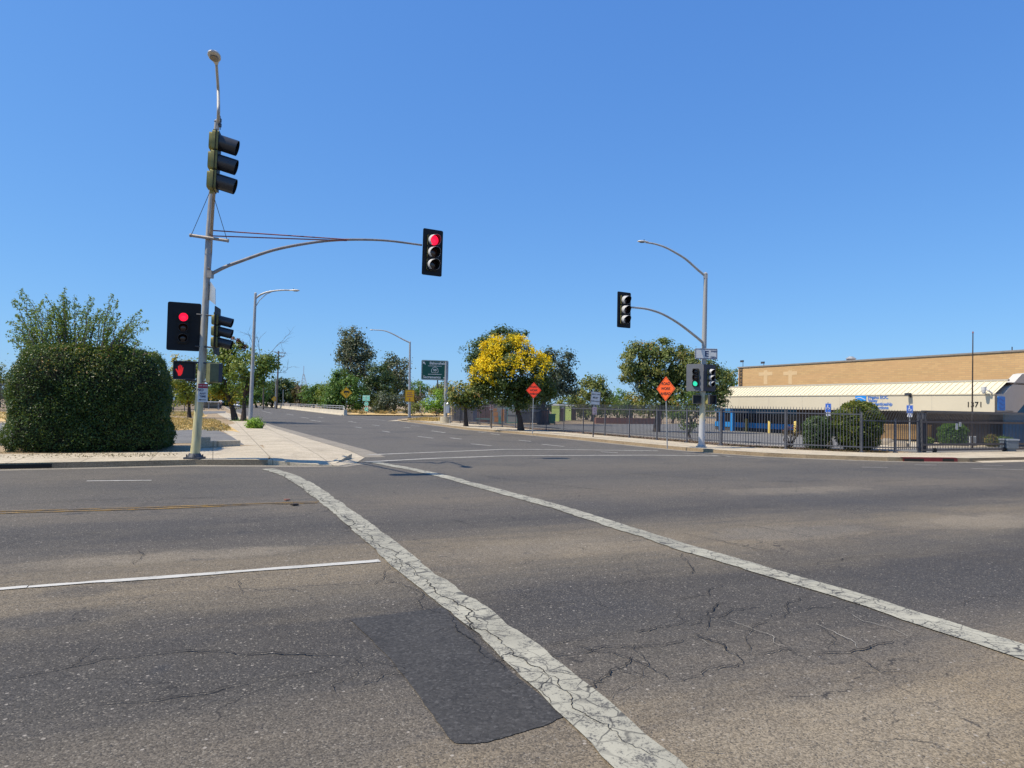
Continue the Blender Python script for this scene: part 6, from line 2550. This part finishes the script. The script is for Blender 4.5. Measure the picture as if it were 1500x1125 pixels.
# sprigs that break the clipped outline
spr = rng.random(len(P)) < .06
P[spr] += Nrm[spr] * rng.uniform(.02, .13, spr.sum())[:, None]
Nl = Nrm * .55 + np.array([0, 0, .35]) + rng.normal(size=P.shape) * .6
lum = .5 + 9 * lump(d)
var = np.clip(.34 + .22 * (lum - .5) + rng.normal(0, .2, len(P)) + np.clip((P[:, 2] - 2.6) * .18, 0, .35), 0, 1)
leaves_mesh('foliage', 'leaf_hedge', P, Nl, rng.uniform(.035, .075, len(P)), var, hr_, .6)
# reddish and pale new leaves near the top of the clipped part
mt = (P[:, 2] > 2.45) & (rng.random(len(P)) < .10) & (np.sin(2.3 * P[:, 0]) > -.3)
leaves_mesh('new_foliage', 'leaf_autumn', P[mt] + Nrm[mt] * .04, Nl[mt], rng.uniform(.04, .075, mt.sum()), rng.uniform(.2, 1, mt.sum()), hr_, .6)
# twiggy core
mb = MB()
nu, nv = 28, 16
dd = []
for j in range(nv + 1):
    th = PI * j / nv
    for i in range(nu):
        ph = 2 * PI * i / nu
        dd.append((math.sin(th) * math.cos(ph), math.sin(th) * math.sin(ph), math.cos(th)))
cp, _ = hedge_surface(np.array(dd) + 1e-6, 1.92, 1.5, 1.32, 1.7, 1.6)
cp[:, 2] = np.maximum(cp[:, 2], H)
mb.add([tuple(p) for p in cp], [(j * nu + i, (j + 1) * nu + i, (j + 1) * nu + (i + 1) % nu, j * nu + (i + 1) % nu) for j in range(nv) for i in range(nu)])
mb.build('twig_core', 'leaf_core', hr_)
# shoots
tips = []
mbs = MB()
SP, SN, SV = [], [], []
targets = [(22, 438, 58), (10, 462, 50), (30, 450, 62), (62, 428, 80), (95, 424, 96), (88, 436, 92), (110, 430, 104), (122, 450, 112), (134, 436, 128), (150, 455, 140), (165, 436, 150), (178, 446, 158), (205, 459, 165), (218, 470, 172), (195, 466, 160),
           (12, 478, 48), (36, 474, 60), (48, 456, 66), (75, 450, 82), (104, 444, 100), (142, 466, 130), (170, 462, 148), (15, 492, 45), (205, 500, 185), (230, 512, 200), (28, 430, 60), (80, 440, 84), (130, 470, 118), (185, 480, 160), (60, 470, 70), (90, 468, 90), (118, 474, 112), (40, 490, 58), (160, 484, 148), (72, 478, 76), (105, 482, 104), (55, 440, 72), (148, 444, 138), (50, 484, 62), (85, 458, 85), (200, 486, 176), (30, 502, 50)]
for (tx_, ty, bx) in targets * 2:
    Yd_ = Chg.y + random.uniform(-1.2, .9)
    b0 = D(bx + random.uniform(-12, 12), 520, Yd_)
    e0 = D(tx_ + random.uniform(-6, 6), ty + random.uniform(-6, 14), Yd_ + random.uniform(-.4, .4))
    pts = []
    kk = 12
    for i in range(kk + 1):
        f = i / kk
        p = b0.lerp(e0, f)
        p.z += .30 * math.sin(PI * min(1, f * 1.02)) * (e0 - b0).length * .5
        p += Vector((random.gauss(0, .02), random.gauss(0, .02), random.gauss(0, .015)))
        pts.append(p)
    mbs.tube(pts, [.016 * (1 - .85 * i / kk) + .002 for i in range(kk + 1)], 4)
    nl = int(105 * (e0 - b0).length)
    fi = rng.uniform(.0, 1, nl) ** 1.5
    A = np.array([tuple(p) for p in pts])
    idx = np.minimum((fi * kk).astype(int), kk - 1)
    fr_ = fi * kk - idx
    pp_ = A[idx] * (1 - fr_)[:, None] + A[idx + 1] * fr_[:, None]
    spread = (.13 * (1 - fi) + .025)[:, None]
    SP.append(pp_ + rng.normal(size=pp_.shape) * spread)
    SN.append(rng.normal(size=pp_.shape) + np.array([0, 0, .5]))
    SV.append(np.clip(fi * .7 + rng.normal(0, .2, nl), 0, 1))
# dense young growth where the shoots leave the clipped top
tb = [((*D(x, y, Chg.y + dy),), (rx * .022, .8, ry * .022)) for x, y, rx, ry, dy in ((70, 492, 34, 30, 0), (110, 484, 36, 36, .2), (150, 494, 34, 26, 0), (95, 470, 24, 26, .3), (185, 505, 24, 16, 0), (52, 500, 20, 24, -.2))]
cpn, cnn, cvv = clump_points(tb, 18, .14, 16)
SP.append(cpn)
SN.append(cnn)
SV.append(cvv * .75)
mbs.build('shoot', 'bark_grey', hr_)
SP, SN, SV = np.concatenate(SP), np.concatenate(SN), np.concatenate(SV)
leaves_mesh('young_foliage', 'leaf_shoot', SP, SN, rng.uniform(.045, .10, len(SP)), SV, hr_, .5)
# a few stems visible at the foot
mb = MB()
for i in range(4):
    p = Chg - UY * 1.2 + VX * random.uniform(-2.2, 2.2)
    mb.tube([Vector((p.x, p.y, H)), Vector((p.x, p.y, H + .5)) + UY * .2], .03, 5)
mb.build('stem', 'bark', hr_)
# leaf litter below
n = 900
pp_ = np.array(Chg)[None] + rng.uniform(-2.8, 3.0, (n, 1)) * np.array(VX) + rng.uniform(-2.0, -1.2, (n, 1)) * np.array(UY)
pp_[:, 2] = H + .02
lt = leaves_mesh('leaf_litter', 'leaf_brown', pp_, np.tile(np.array([0, 0, 1.0]), (n, 1)) + rng.normal(size=(n, 3)) * .3, .045, rng.uniform(0, 1, n))
tag(lt, kind='stuff')

# ------------------------------------------------------------------ trees on the left
G1 = 'trees beside the left pavement'
tree('street_tree', 'yellowing small tree between the hedge and the leaning pole', (277.5, 612.5), 62, [(270, 552, 20, 24), (282, 572, 20, 16), (262, 578, 14, 14), (290, 545, 16, 18)], 'leaf_yellowgreen', 46, .26, .55, 6, group=G1, trunk=[(277, 598), (277, 587)], tr=.16, bark='bark',
     extra=[('yellow_foliage', 'leaf_yellow', [(262, 560, 12, 10), (275, 585, 14, 8), (280, 548, 12, 10), (258, 524, 6, 5)], 26, .24, .4, 7)])
tree('street_tree', 'green tree with leaning dark trunk and yellow lower clusters, right of the leaning pole', (344.5, 617), 57, [(322, 532, 26, 26), (345, 524, 22, 22), (312, 560, 18, 20), (335, 560, 22, 16), (330, 508, 16, 12)], 'leaf_mid', 50, .26, .55, 7, group=G1, trunk=[(341, 600), (336, 583), (331, 574)], tr=.23,
     extra=[('yellow_foliage', 'leaf_yellow', [(322, 570, 13, 9), (332, 578, 10, 7), (345, 588, 8, 10), (322, 516, 9, 9), (310, 576, 10, 8)], 30, .24, .4, 9), ('red_foliage', 'leaf_red', [(352, 505, 6, 5), (357, 510, 5, 4), (349, 499, 4, 3), (340, 498, 6, 6)], 18, .22, .25, 16)])
tree('street_tree', 'green tree with straight trunk and bare twigs above, next to the left street lamp', (356.5, 617.5), 55, [(365, 538, 26, 22), (388, 532, 20, 17), (352, 556, 18, 16), (378, 556, 20, 14), (398, 534, 9, 14)], 'leaf_mid', 50, .24, .5, 7, group=G1, trunk=[(357.5, 600), (358, 580)], tr=.19,
     extra=[('yellow_foliage', 'leaf_yellowgreen', [(350, 586, 8, 10), (392, 524, 12, 8), (375, 522, 14, 6)], 24, .22, .4, 8)])
# bare twigs
mb = MB()
def twig(p, d, L, r, depth):
    pts = [p]
    dd = d.copy()
    for i in range(5):
        dd = (dd + Vector((random.gauss(0, .22), random.gauss(0, .22), random.gauss(0, .15) + .02))).normalized()
        pts.append(pts[-1] + dd * L / 5)
    mb.tube(pts, [r * (1 - .16 * i) for i in range(6)], 4)
    if depth:
        for i in (2, 3, 4, 5):
            nd = (dd + Vector((random.gauss(0, .6), random.gauss(0, .4), random.gauss(0, .5)))).normalized()
            twig(pts[i], nd, L * random.uniform(.4, .65), r * .5, depth - 1)
for (x, y, dx, dz, L) in ((380, 530, .3, 1, 2.0), (388, 528, .6, .8, 2.4), (394, 535, 1, .25, 1.8), (370, 520, .0, 1, 1.6), (398, 545, 1, -.25, 1.6)):
    twig(D(x, y, 55), Vector((dx, 0, dz)).normalized(), L, .03, 2)
last = [o for o in bpy.data.objects if o.name.startswith('street_tree')][-1]
tw = mb.build('bare_twigs', 'bark_grey', last)
# bright green clump at the lamp foot
bush('shrub', 'bright lime green clump at the foot of the left street lamp', (374, 627), G(374, 627.5, H).y, [(368, 621, 7, 6.5), (376, 620, 7, 7), (381, 622.5, 5.5, 5), (372, 624, 9, 4)], 'leaf_bright', 40, .12, .2, 90)
bush('shrub', 'low dark green growth around the two left tree trunks', (356, 619), 55, [(345, 618, 8, 2.4), (357, 618, 9, 3), (364, 619.5, 5, 3)], 'leaf_green', 26, .13, .2, 50)

# ------------------------------------------------------------------ far tree line on the left
G2 = 'trees beyond the bridge'
far = [('rounded bright green tree far beyond the left trees', 376, 600, [(376, 572, 22, 22), (362, 580, 16, 16)], 'leaf_green', 185),
       ('wide dark green tree behind the cross armed utility pole', 398, 600, [(395, 575, 22, 20), (412, 572, 20, 18)], 'leaf_dark', 200),
       ('olive green tree far behind the bridge rail, right of the utility pole', 425, 598, [(424, 574, 18, 17), (434, 580, 14, 14)], 'leaf_olive', 205),
       ('reddish brown tree below the far lattice tower', 441, 598, [(441, 578, 13, 15), (447, 584, 12, 11)], 'leaf_brown', 195),
       ('low bushy green tree behind the middle of the parapet', 459, 600, [(457, 580, 18, 16), (470, 577, 16, 16)], 'leaf_green', 165),
       ('dense green tree behind the parapet end', 484, 603, [(480, 580, 18, 18), (492, 588, 15, 14)], 'leaf_mid', 140),
       ('dull green tree at far left behind the leaning pole', 305, 600, [(300, 582, 24, 16), (322, 580, 20, 16)], 'leaf_dark', 210),
       ('grey green far tree left of the hedge', -2, 600, [(0, 560, 16, 26), (-20, 556, 20, 30), (14, 578, 14, 18)], 'leaf_olive', 100),
       ('green tree far behind the right edge of the hedge', 240, 602, [(236, 568, 22, 26), (262, 572, 18, 22)], 'leaf_olive', 120),
       ('brown green tree far behind the straight left trunk', 345, 600, [(340, 584, 20, 13), (355, 580, 12, 13)], 'leaf_brown', 220)]
for lab, bx, by, bl, lf, Y in far:
    tree('far_tree', lab, (bx, by), Y, bl, lf, 36, .50 * Y / 160, .85, 3.2 * (160 / Y) ** 1.2, group=G2, tr=.3, limbs=3, zbase=0)
# eucalyptus group
G3 = 'tall trees by the ramp'
tree('eucalyptus_tree', 'tallest eucalyptus by the ramp, tall loose grey green crown', (519, 603), 128, [(516, 495, 19, 15), (523, 512, 22, 18), (510, 520, 15, 16), (500, 526, 11, 8), (538, 518, 12, 8), (521, 540, 24, 18), (545, 521, 6, 6), (528, 560, 20, 18), (506, 487, 7, 6)], 'leaf_euc', 44, .42, .95, 3.3, group=G3, tr=.42, bark='bark_grey', limbs=10)
tree('eucalyptus_tree', 'pale grey green eucalyptus left of the ramp street lamp', (578, 603), 132, [(576, 525, 11, 10), (572, 545, 17, 16), (592, 534, 8, 8), (586, 556, 14, 16), (566, 535, 9, 8), (590, 572, 12, 14)], 'leaf_euc', 42, .42, .9, 3.3, group=G3, tr=.36, bark='bark_grey', limbs=8)
tree('dark_tree', 'dense blackish tree between the two eucalyptus trees', (556, 603), 126, [(554, 550, 18, 18), (548, 572, 18, 18), (568, 566, 16, 18), (557, 586, 22, 12)], 'leaf_dark', 52, .42, .9, 4, group=G3, tr=.36, limbs=6)
tree('broad_tree', 'bushy lighter green tree behind the yellow truck diamond', (502, 604), 118, [(498, 556, 16, 16), (512, 568, 20, 18), (490, 572, 14, 16), (522, 582, 16, 16), (505, 590, 24, 12), (486, 590, 12, 10)], 'leaf_green', 52, .38, .85, 4.2, group=G3, tr=.3, limbs=6)
bush('shrub', 'dark grey scrubby shrub right of the freeway entrance sign', (572, 605), 112, [(566, 588, 16, 13), (582, 590, 13, 12), (555, 595, 10, 8)], 'leaf_greydark', 50, .34, .7, 4.5)
bush('shrub', 'pinkish brown scrub behind the mustard sign', (595, 606), 114, [(594, 588, 10, 11), (606, 592, 9, 10), (612, 582, 10, 9)], 'leaf_brown', 40, .34, .7, 4.5)
bush('shrub', 'bright green leaning shrub left of the guide sign post', (640, 608), 98, [(640, 585, 13, 14), (630, 594, 11, 10), (646, 594, 10, 11)], 'leaf_bright', 44, .28, .6, 6, extra=[('brown_twigs', 'leaf_brown', [(645, 600, 8, 7)], 30, .26, .5, 7)])  # clump of brown leaves low in the green shrub
bush('shrub', 'low olive shrub between mustard sign and bright green shrub', (617, 608), 104, [(617, 596, 10, 9), (608, 599, 8, 7)], 'leaf_olive', 40, .28, .6, 6)
tree('far_tree', 'round mid green tree seen over the mustard sign', (612, 604), 150, [(610, 572, 14, 14), (622, 575, 10, 11)], 'leaf_green', 44, .42, .8, 3.6, group=G2, tr=.3, limbs=3)
tree('far_tree', 'olive tree seen under the guide sign panel', (640, 604), 130, [(640, 572, 12, 11), (652, 568, 12, 12), (660, 580, 14, 12)], 'leaf_olive', 40, .40, .8, 3.6, group=G2, tr=.3, limbs=3)
# dry tufts on the verge
n = 2600
xs = rng.uniform(505, 700, n)
cl = rng.integers(0, 40, n)
cx = rng.uniform(505, 690, 40)
cyy = rng.uniform(600.5, 606.8, 40)
tp = np.array([tuple(G(cx[k] + random.gauss(0, 3), cyy[k], .12)) for k in cl])
tp[:, 2] += rng.uniform(0, .5, n)
tf = leaves_mesh('dry_grass', 'straw_leaf', tp, rng.normal(size=(n, 3)) * np.array([1, 1, .3]), rng.uniform(.3, .7, n), rng.uniform(0, 1, n), None, .2)
tag(tf, kind='stuff')

# ------------------------------------------------------------------ trees along the right
G4 = 'trees behind the right fence'
tree('street_tree', 'small olive and rust tinted tree on the right pavement beside the guide sign', (682.5, 624.5), G(682.5, 624.5, H).y, [(672, 577, 20, 15), (692, 574, 20, 15), (708, 580, 15, 14), (684, 586, 24, 9), (700, 564, 12, 8)], 'leaf_autumn', 50, .24, .5, 8, group=G4, trunk=[(682, 608), (682, 596)], tr=.16,
     extra=[('green_foliage', 'leaf_dark', [(685, 588, 24, 9), (700, 588, 12, 9), (664, 582, 12, 9)], 36, .24, .45, 9)])
Yt = G(762, 630.8, H).y
tree('flowering_tree', 'rounded tree covered in bright yellow blossom on the right pavement', (763, 632), Yt, [(752, 545, 48, 34), (716, 552, 26, 24), (790, 552, 24, 28), (745, 520, 40, 24), (735, 572, 40, 20), (780, 574, 30, 20), (760, 588, 26, 12)], 'leaf_flowering', 62, .17, .36, 15, group=G4, trunk=[(761, 612), (757, 597), (756, 588)], tr=.19,
     extra=None)
ft_ = [o for o in bpy.data.objects if o.name.startswith('flowering_tree')][0]
bp, bn, bv = [], [], []
for bb in [(752, 540, 48, 34), (716, 550, 27, 24), (788, 548, 24, 26), (745, 518, 40, 25), (700, 552, 12, 14)]:
    c_, r_ = px_blob(bb, Yt)
    c_, r_ = np.array(c_), np.array(r_)
    nq = int(85 * r_[0] * r_[2])
    dq = unit(nq)
    ok = (dq[:, 2] * .8 - dq[:, 1] * .45 - dq[:, 0] * .35 + rng.normal(0, .22, nq)) > .12
    dq = dq[ok]
    cq = c_ + dq * r_ * rng.uniform(.96, 1.10, (len(dq), 1))
    kq = rng.integers(12, 34, len(dq))
    iq = np.repeat(np.arange(len(dq)), kq)
    g_ = rng.normal(size=(len(iq), 3)) * np.array([.11, .11, .13])
    bp.append(cq[iq] + g_)
    bn.append(dq[iq] + rng.normal(size=(len(iq), 3)) * .8)
    bv.append(rng.uniform(0, 1, len(dq))[iq] * .6 + rng.uniform(0, .4, len(iq)))
bp, bn, bv = np.concatenate(bp), np.concatenate(bn), np.concatenate(bv)
leaves_mesh('blossom', 'flower_yellow', bp, bn, rng.uniform(.09, .19, len(bp)), bv, ft_)
tree('broad_tree', 'dark green tree rising behind the yellow flowering tree', (722, 616), 68, [(706, 516, 24, 24), (734, 497, 32, 16), (695, 534, 12, 14), (756, 496, 18, 12), (722, 526, 30, 24)], 'leaf_dark', 54, .28, .6, 6.5, group=G4, trunk=[(720, 600), (722, 575)], tr=.24)
tree('broad_tree', 'grey green dark tree right of the yellow flowering tree', (797, 618), 62, [(815, 535, 26, 24), (824, 556, 20, 22), (800, 522, 14, 12), (808, 568, 24, 14), (835, 568, 9, 10), (795, 575, 22, 12)], 'leaf_greydark', 56, .26, .55, 7.5, group=G4, trunk=[(794, 600), (800, 580)], tr=.25)
for lab, bx, by, bl, lf, Y in (('loose olive green tree behind the white lane use sign', 868, 612, [(868, 572, 20, 18), (852, 584, 20, 14), (884, 582, 16, 16), (860, 556, 10, 7), (878, 560, 12, 8)], 'leaf_olive', 80),
                               ('yellowish green shrubby tree behind the portable toilets', 838, 612, [(838, 590, 18, 12), (826, 594, 12, 10), (850, 598, 14, 8)], 'leaf_yellowgreen', 86),
                               ('bright green tree far behind the lot, left of the big right tree', 905, 610, [(905, 584, 14, 13), (894, 592, 12, 9)], 'leaf_green', 95),
                               ('brown green tree behind the red brick wall', 925, 610, [(926, 588, 16, 13), (940, 592, 14, 11), (912, 596, 12, 7)], 'leaf_autumn', 92),
                               ('pale green shrubs behind the flowering tree trunk', 745, 612, [(735, 592, 16, 9), (752, 592, 14, 9), (770, 594, 14, 8), (720, 590, 12, 9)], 'leaf_yellowgreen', 88),
                               ('low spreading green tree right behind the left end of the red brick wall', 888, 613, [(882, 598, 14, 10), (898, 600, 13, 9), (870, 602, 11, 8)], 'leaf_mid', 84),
                               ('dark low tree behind the middle of the red brick wall', 918, 613, [(914, 599, 15, 11), (930, 601, 13, 9)], 'leaf_dark', 86),
                               ('olive low tree behind the right end of the red brick wall', 950, 614, [(946, 598, 16, 12), (962, 601, 14, 10)], 'leaf_olive', 82),
                               ('green low tree seen left of the right hand signal pole through the fence', 985, 615, [(984, 602, 16, 10), (1000, 606, 13, 8)], 'leaf_green', 78),
                               ('pale olive low tree under the white lane use sign', 860, 613, [(856, 603, 14, 8), (845, 604, 10, 7)], 'leaf_olive', 90),
                               ('dark green tree behind the dumpster', 782, 612, [(782, 592, 16, 12), (800, 595, 14, 10)], 'leaf_dark', 90)):
    tree('lot_tree', lab, (bx, by), Y, bl, lf, 44, .34, .65, 5, group=G4, tr=.18, limbs=4)
tree('broad_tree', 'large olive green tree behind the right hand signal pole', (962, 634), 48, [(985, 535, 44, 26), (940, 530, 34, 22), (1020, 540, 36, 24), (960, 560, 36, 22), (1005, 566, 42, 22), (925, 545, 22, 16), (1048, 558, 24, 18), (975, 512, 34, 14), (930, 512, 14, 9), (1055, 580, 14, 14), (965, 585, 26, 14)], 'leaf_olive', 62, .20, .42, 11, group=G4, trunk=[(964, 612), (972, 590)], tr=.22, limbs=12,
     extra=[('rust_foliage', 'leaf_autumn', [(1000, 525, 34, 14), (950, 515, 30, 12), (1035, 545, 24, 12), (1065, 560, 12, 10)], 30, .19, .35, 7), ('dark_foliage', 'leaf_dark', [(970, 572, 38, 18), (1020, 575, 34, 18), (1048, 590, 18, 16)], 44, .20, .4, 8)])
tree('small_tree', 'small spreading tree just behind the fence at the right hand signal pole', (1012, 648), G(1012, 648, H).y + 2, [(1005, 590, 22, 14), (1020, 600, 22, 14), (995, 604, 16, 11), (1035, 596, 14, 14), (1010, 622, 18, 8)], 'leaf_mid', 40, .13, .28, 17, group=G4, trunk=[(1009, 636), (1012, 622)], tr=.07, limbs=8,
     extra=[('rust_foliage', 'leaf_autumn', [(1000, 586, 18, 8), (1030, 594, 14, 10)], 26, .13, .25, 14)])
tree('far_tree', 'green tree peeping out left of the tan brick hall', (1072, 610), 84, [(1070, 556, 14, 16), (1058, 566, 14, 14)], 'leaf_mid', 44, .30, .6, 5, group=G2, tr=.2, limbs=3)
# shrubs inside the fence
G5 = 'shrubs inside the iron fence'
def dense(label, px, pyb, rx, pyt, leaf, size, n, top=None, round_=True, extra=None):
    q = G(px, pyb, H)
    s = q.y / F
    rt = empty('shrub', q, label, 'shrub', G5)
    hz_ = (D(px, pyt, q.y).z - H) / 2
    off_ = Vector((q.x, q.y, 0)).normalized() * rx * s * .9
    dd_ = unit(n)
    e = 2.4 if round_ else 3.6
    a_ = (np.abs(dd_) ** e).sum(1) ** (-1 / e)
    sh = dd_ * a_[:, None] * (1 + .06 * np.sin(7 * dd_[:, 0] + 3 * dd_[:, 2]) + .05 * np.sin(13 * dd_[:, 2] + 5 * dd_[:, 0]))[:, None]
    p = sh * np.array([rx * s, rx * s * .9, hz_])
    p = p - dd_ * rng.exponential(.05, n)[:, None] + rng.normal(size=p.shape) * .03 + np.array([q.x + off_.x, q.y + off_.y, H + hz_])
    p[:, 2] = np.maximum(p[:, 2], H + .02)
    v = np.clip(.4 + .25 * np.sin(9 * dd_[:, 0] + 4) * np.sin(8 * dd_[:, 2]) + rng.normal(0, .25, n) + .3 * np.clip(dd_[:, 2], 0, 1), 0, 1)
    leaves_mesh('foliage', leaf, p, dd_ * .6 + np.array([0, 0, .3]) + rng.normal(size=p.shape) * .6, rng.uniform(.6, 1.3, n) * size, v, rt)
    mb = MB()
    for i in range(6):
        mb.tube(branch_pts(q + off_ + Vector((random.gauss(0, .08), 0, -.04)), q + off_ + Vector((random.gauss(0, .4) * rx * s, 0, hz_ * 1.5)), 4), [.04, .03, .025, .02, .01], 5)
    mb.build('stem', 'bark', rt)
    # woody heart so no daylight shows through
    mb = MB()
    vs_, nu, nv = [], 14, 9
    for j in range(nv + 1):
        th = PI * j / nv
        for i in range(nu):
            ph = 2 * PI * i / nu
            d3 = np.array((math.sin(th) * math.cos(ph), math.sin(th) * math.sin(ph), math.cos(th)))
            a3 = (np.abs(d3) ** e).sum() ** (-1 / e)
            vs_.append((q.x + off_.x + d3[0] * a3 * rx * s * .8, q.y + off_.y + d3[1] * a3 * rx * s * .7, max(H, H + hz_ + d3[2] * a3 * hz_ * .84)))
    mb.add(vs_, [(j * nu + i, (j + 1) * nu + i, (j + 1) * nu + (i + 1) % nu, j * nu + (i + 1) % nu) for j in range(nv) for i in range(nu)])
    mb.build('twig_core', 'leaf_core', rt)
    return rt


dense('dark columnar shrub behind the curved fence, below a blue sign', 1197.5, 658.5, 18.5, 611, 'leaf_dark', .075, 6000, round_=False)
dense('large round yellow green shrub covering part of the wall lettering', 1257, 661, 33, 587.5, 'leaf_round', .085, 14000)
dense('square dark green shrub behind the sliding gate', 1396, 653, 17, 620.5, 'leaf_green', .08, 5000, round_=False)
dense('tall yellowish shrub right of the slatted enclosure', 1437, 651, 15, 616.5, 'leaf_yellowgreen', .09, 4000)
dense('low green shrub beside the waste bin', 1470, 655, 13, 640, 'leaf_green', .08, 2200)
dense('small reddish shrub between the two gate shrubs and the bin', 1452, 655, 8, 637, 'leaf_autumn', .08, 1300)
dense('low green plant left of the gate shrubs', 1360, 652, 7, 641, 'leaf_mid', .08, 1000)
bush('shrub', 'sparse twiggy shrub with reddish tips behind the curved fence', (1157, 656.5), G(1157, 656.5, H).y + .6, [(1150, 634, 7, 7), (1162, 632, 7, 8), (1170, 638, 5, 6)], 'leaf_brown', 26, .07, .16, 60, stems=12, extra=[('red_leaves', 'leaf_red', [(1152, 629, 7, 4), (1165, 628, 7, 4)], 18, .07, .14, 60)], group=G5)
# debris under the fence
n = 2500
k_ = rng.uniform(1, len(FP) - 3, n)
pp_ = np.array([tuple(FP[int(k)].lerp(FP[int(k) + 1], k - int(k))) for k in k_]) + rng.uniform(.05, 1.0, (n, 1)) * (np.array(VX) * .8 + np.array(UY) * .5)
pp_[:, 2] = H + .03
tag(leaves_mesh('leaf_litter', 'leaf_brown', pp_, np.tile(np.array([0, 0, 1.0]), (n, 1)) + rng.normal(size=(n, 3)) * .5, rng.uniform(.05, .12, n), rng.uniform(0, 1, n)), kind='stuff')

# straw tufts over the dry ground on the left, and litter in the gutters
def scatter(name, mat, quad, n, lo, hi, up, z0):
    a_, b_, c_, d_ = [np.array(tuple(G(x, y, H))) for x, y in quad]
    u_ = rng.uniform(0, 1, (n, 1))
    w_ = rng.uniform(0, 1, (n, 1))
    p_ = (a_ * (1 - u_) + b_ * u_) * (1 - w_) + (d_ * (1 - u_) + c_ * u_) * w_
    k_ = np.sin(p_[:, 0] * 1.7 + 2 * np.sin(p_[:, 1] * .9)) * np.sin(p_[:, 1] * 1.3 + 1.5 * np.sin(p_[:, 0] * .8))
    p_ = p_[k_ > rng.uniform(-1.0, .6, n)]
    p_[:, 2] = z0 + rng.uniform(0, hi * up, len(p_))
    tag(leaves_mesh(name, mat, p_, rng.normal(size=p_.shape) * np.array([1, 1, .4 if up else .2]) + np.array([0, 0, 0 if up else 1.5]), rng.uniform(lo, hi, len(p_)), rng.uniform(0, 1, len(p_)), None, .25 if up else .6), kind='stuff')


scatter('dry_grass', 'straw_leaf', [(236, 631), (345, 632), (316, 616), (240, 612.5)], 7000, .10, .28, .5, H)
scatter('dry_grass', 'straw_leaf', [(200, 610), (300, 611), (296, 604), (200, 602.5)], 3500, .15, .35, .5, H)
scatter('dry_grass', 'straw_leaf', [(-100, 617), (20, 617.5), (20, 604), (-100, 603)], 2500, .12, .3, .5, H)
scatter('dry_grass', 'straw_leaf', [(596, 615.4), (650, 617.5), (655, 612.5), (620, 612.5)], 3000, .15, .35, .4, H)
scatter('leaf_litter', 'leaf_brown', [(0, 672), (260, 669), (260, 664), (0, 666)], 500, .03, .07, 0, H + .012)
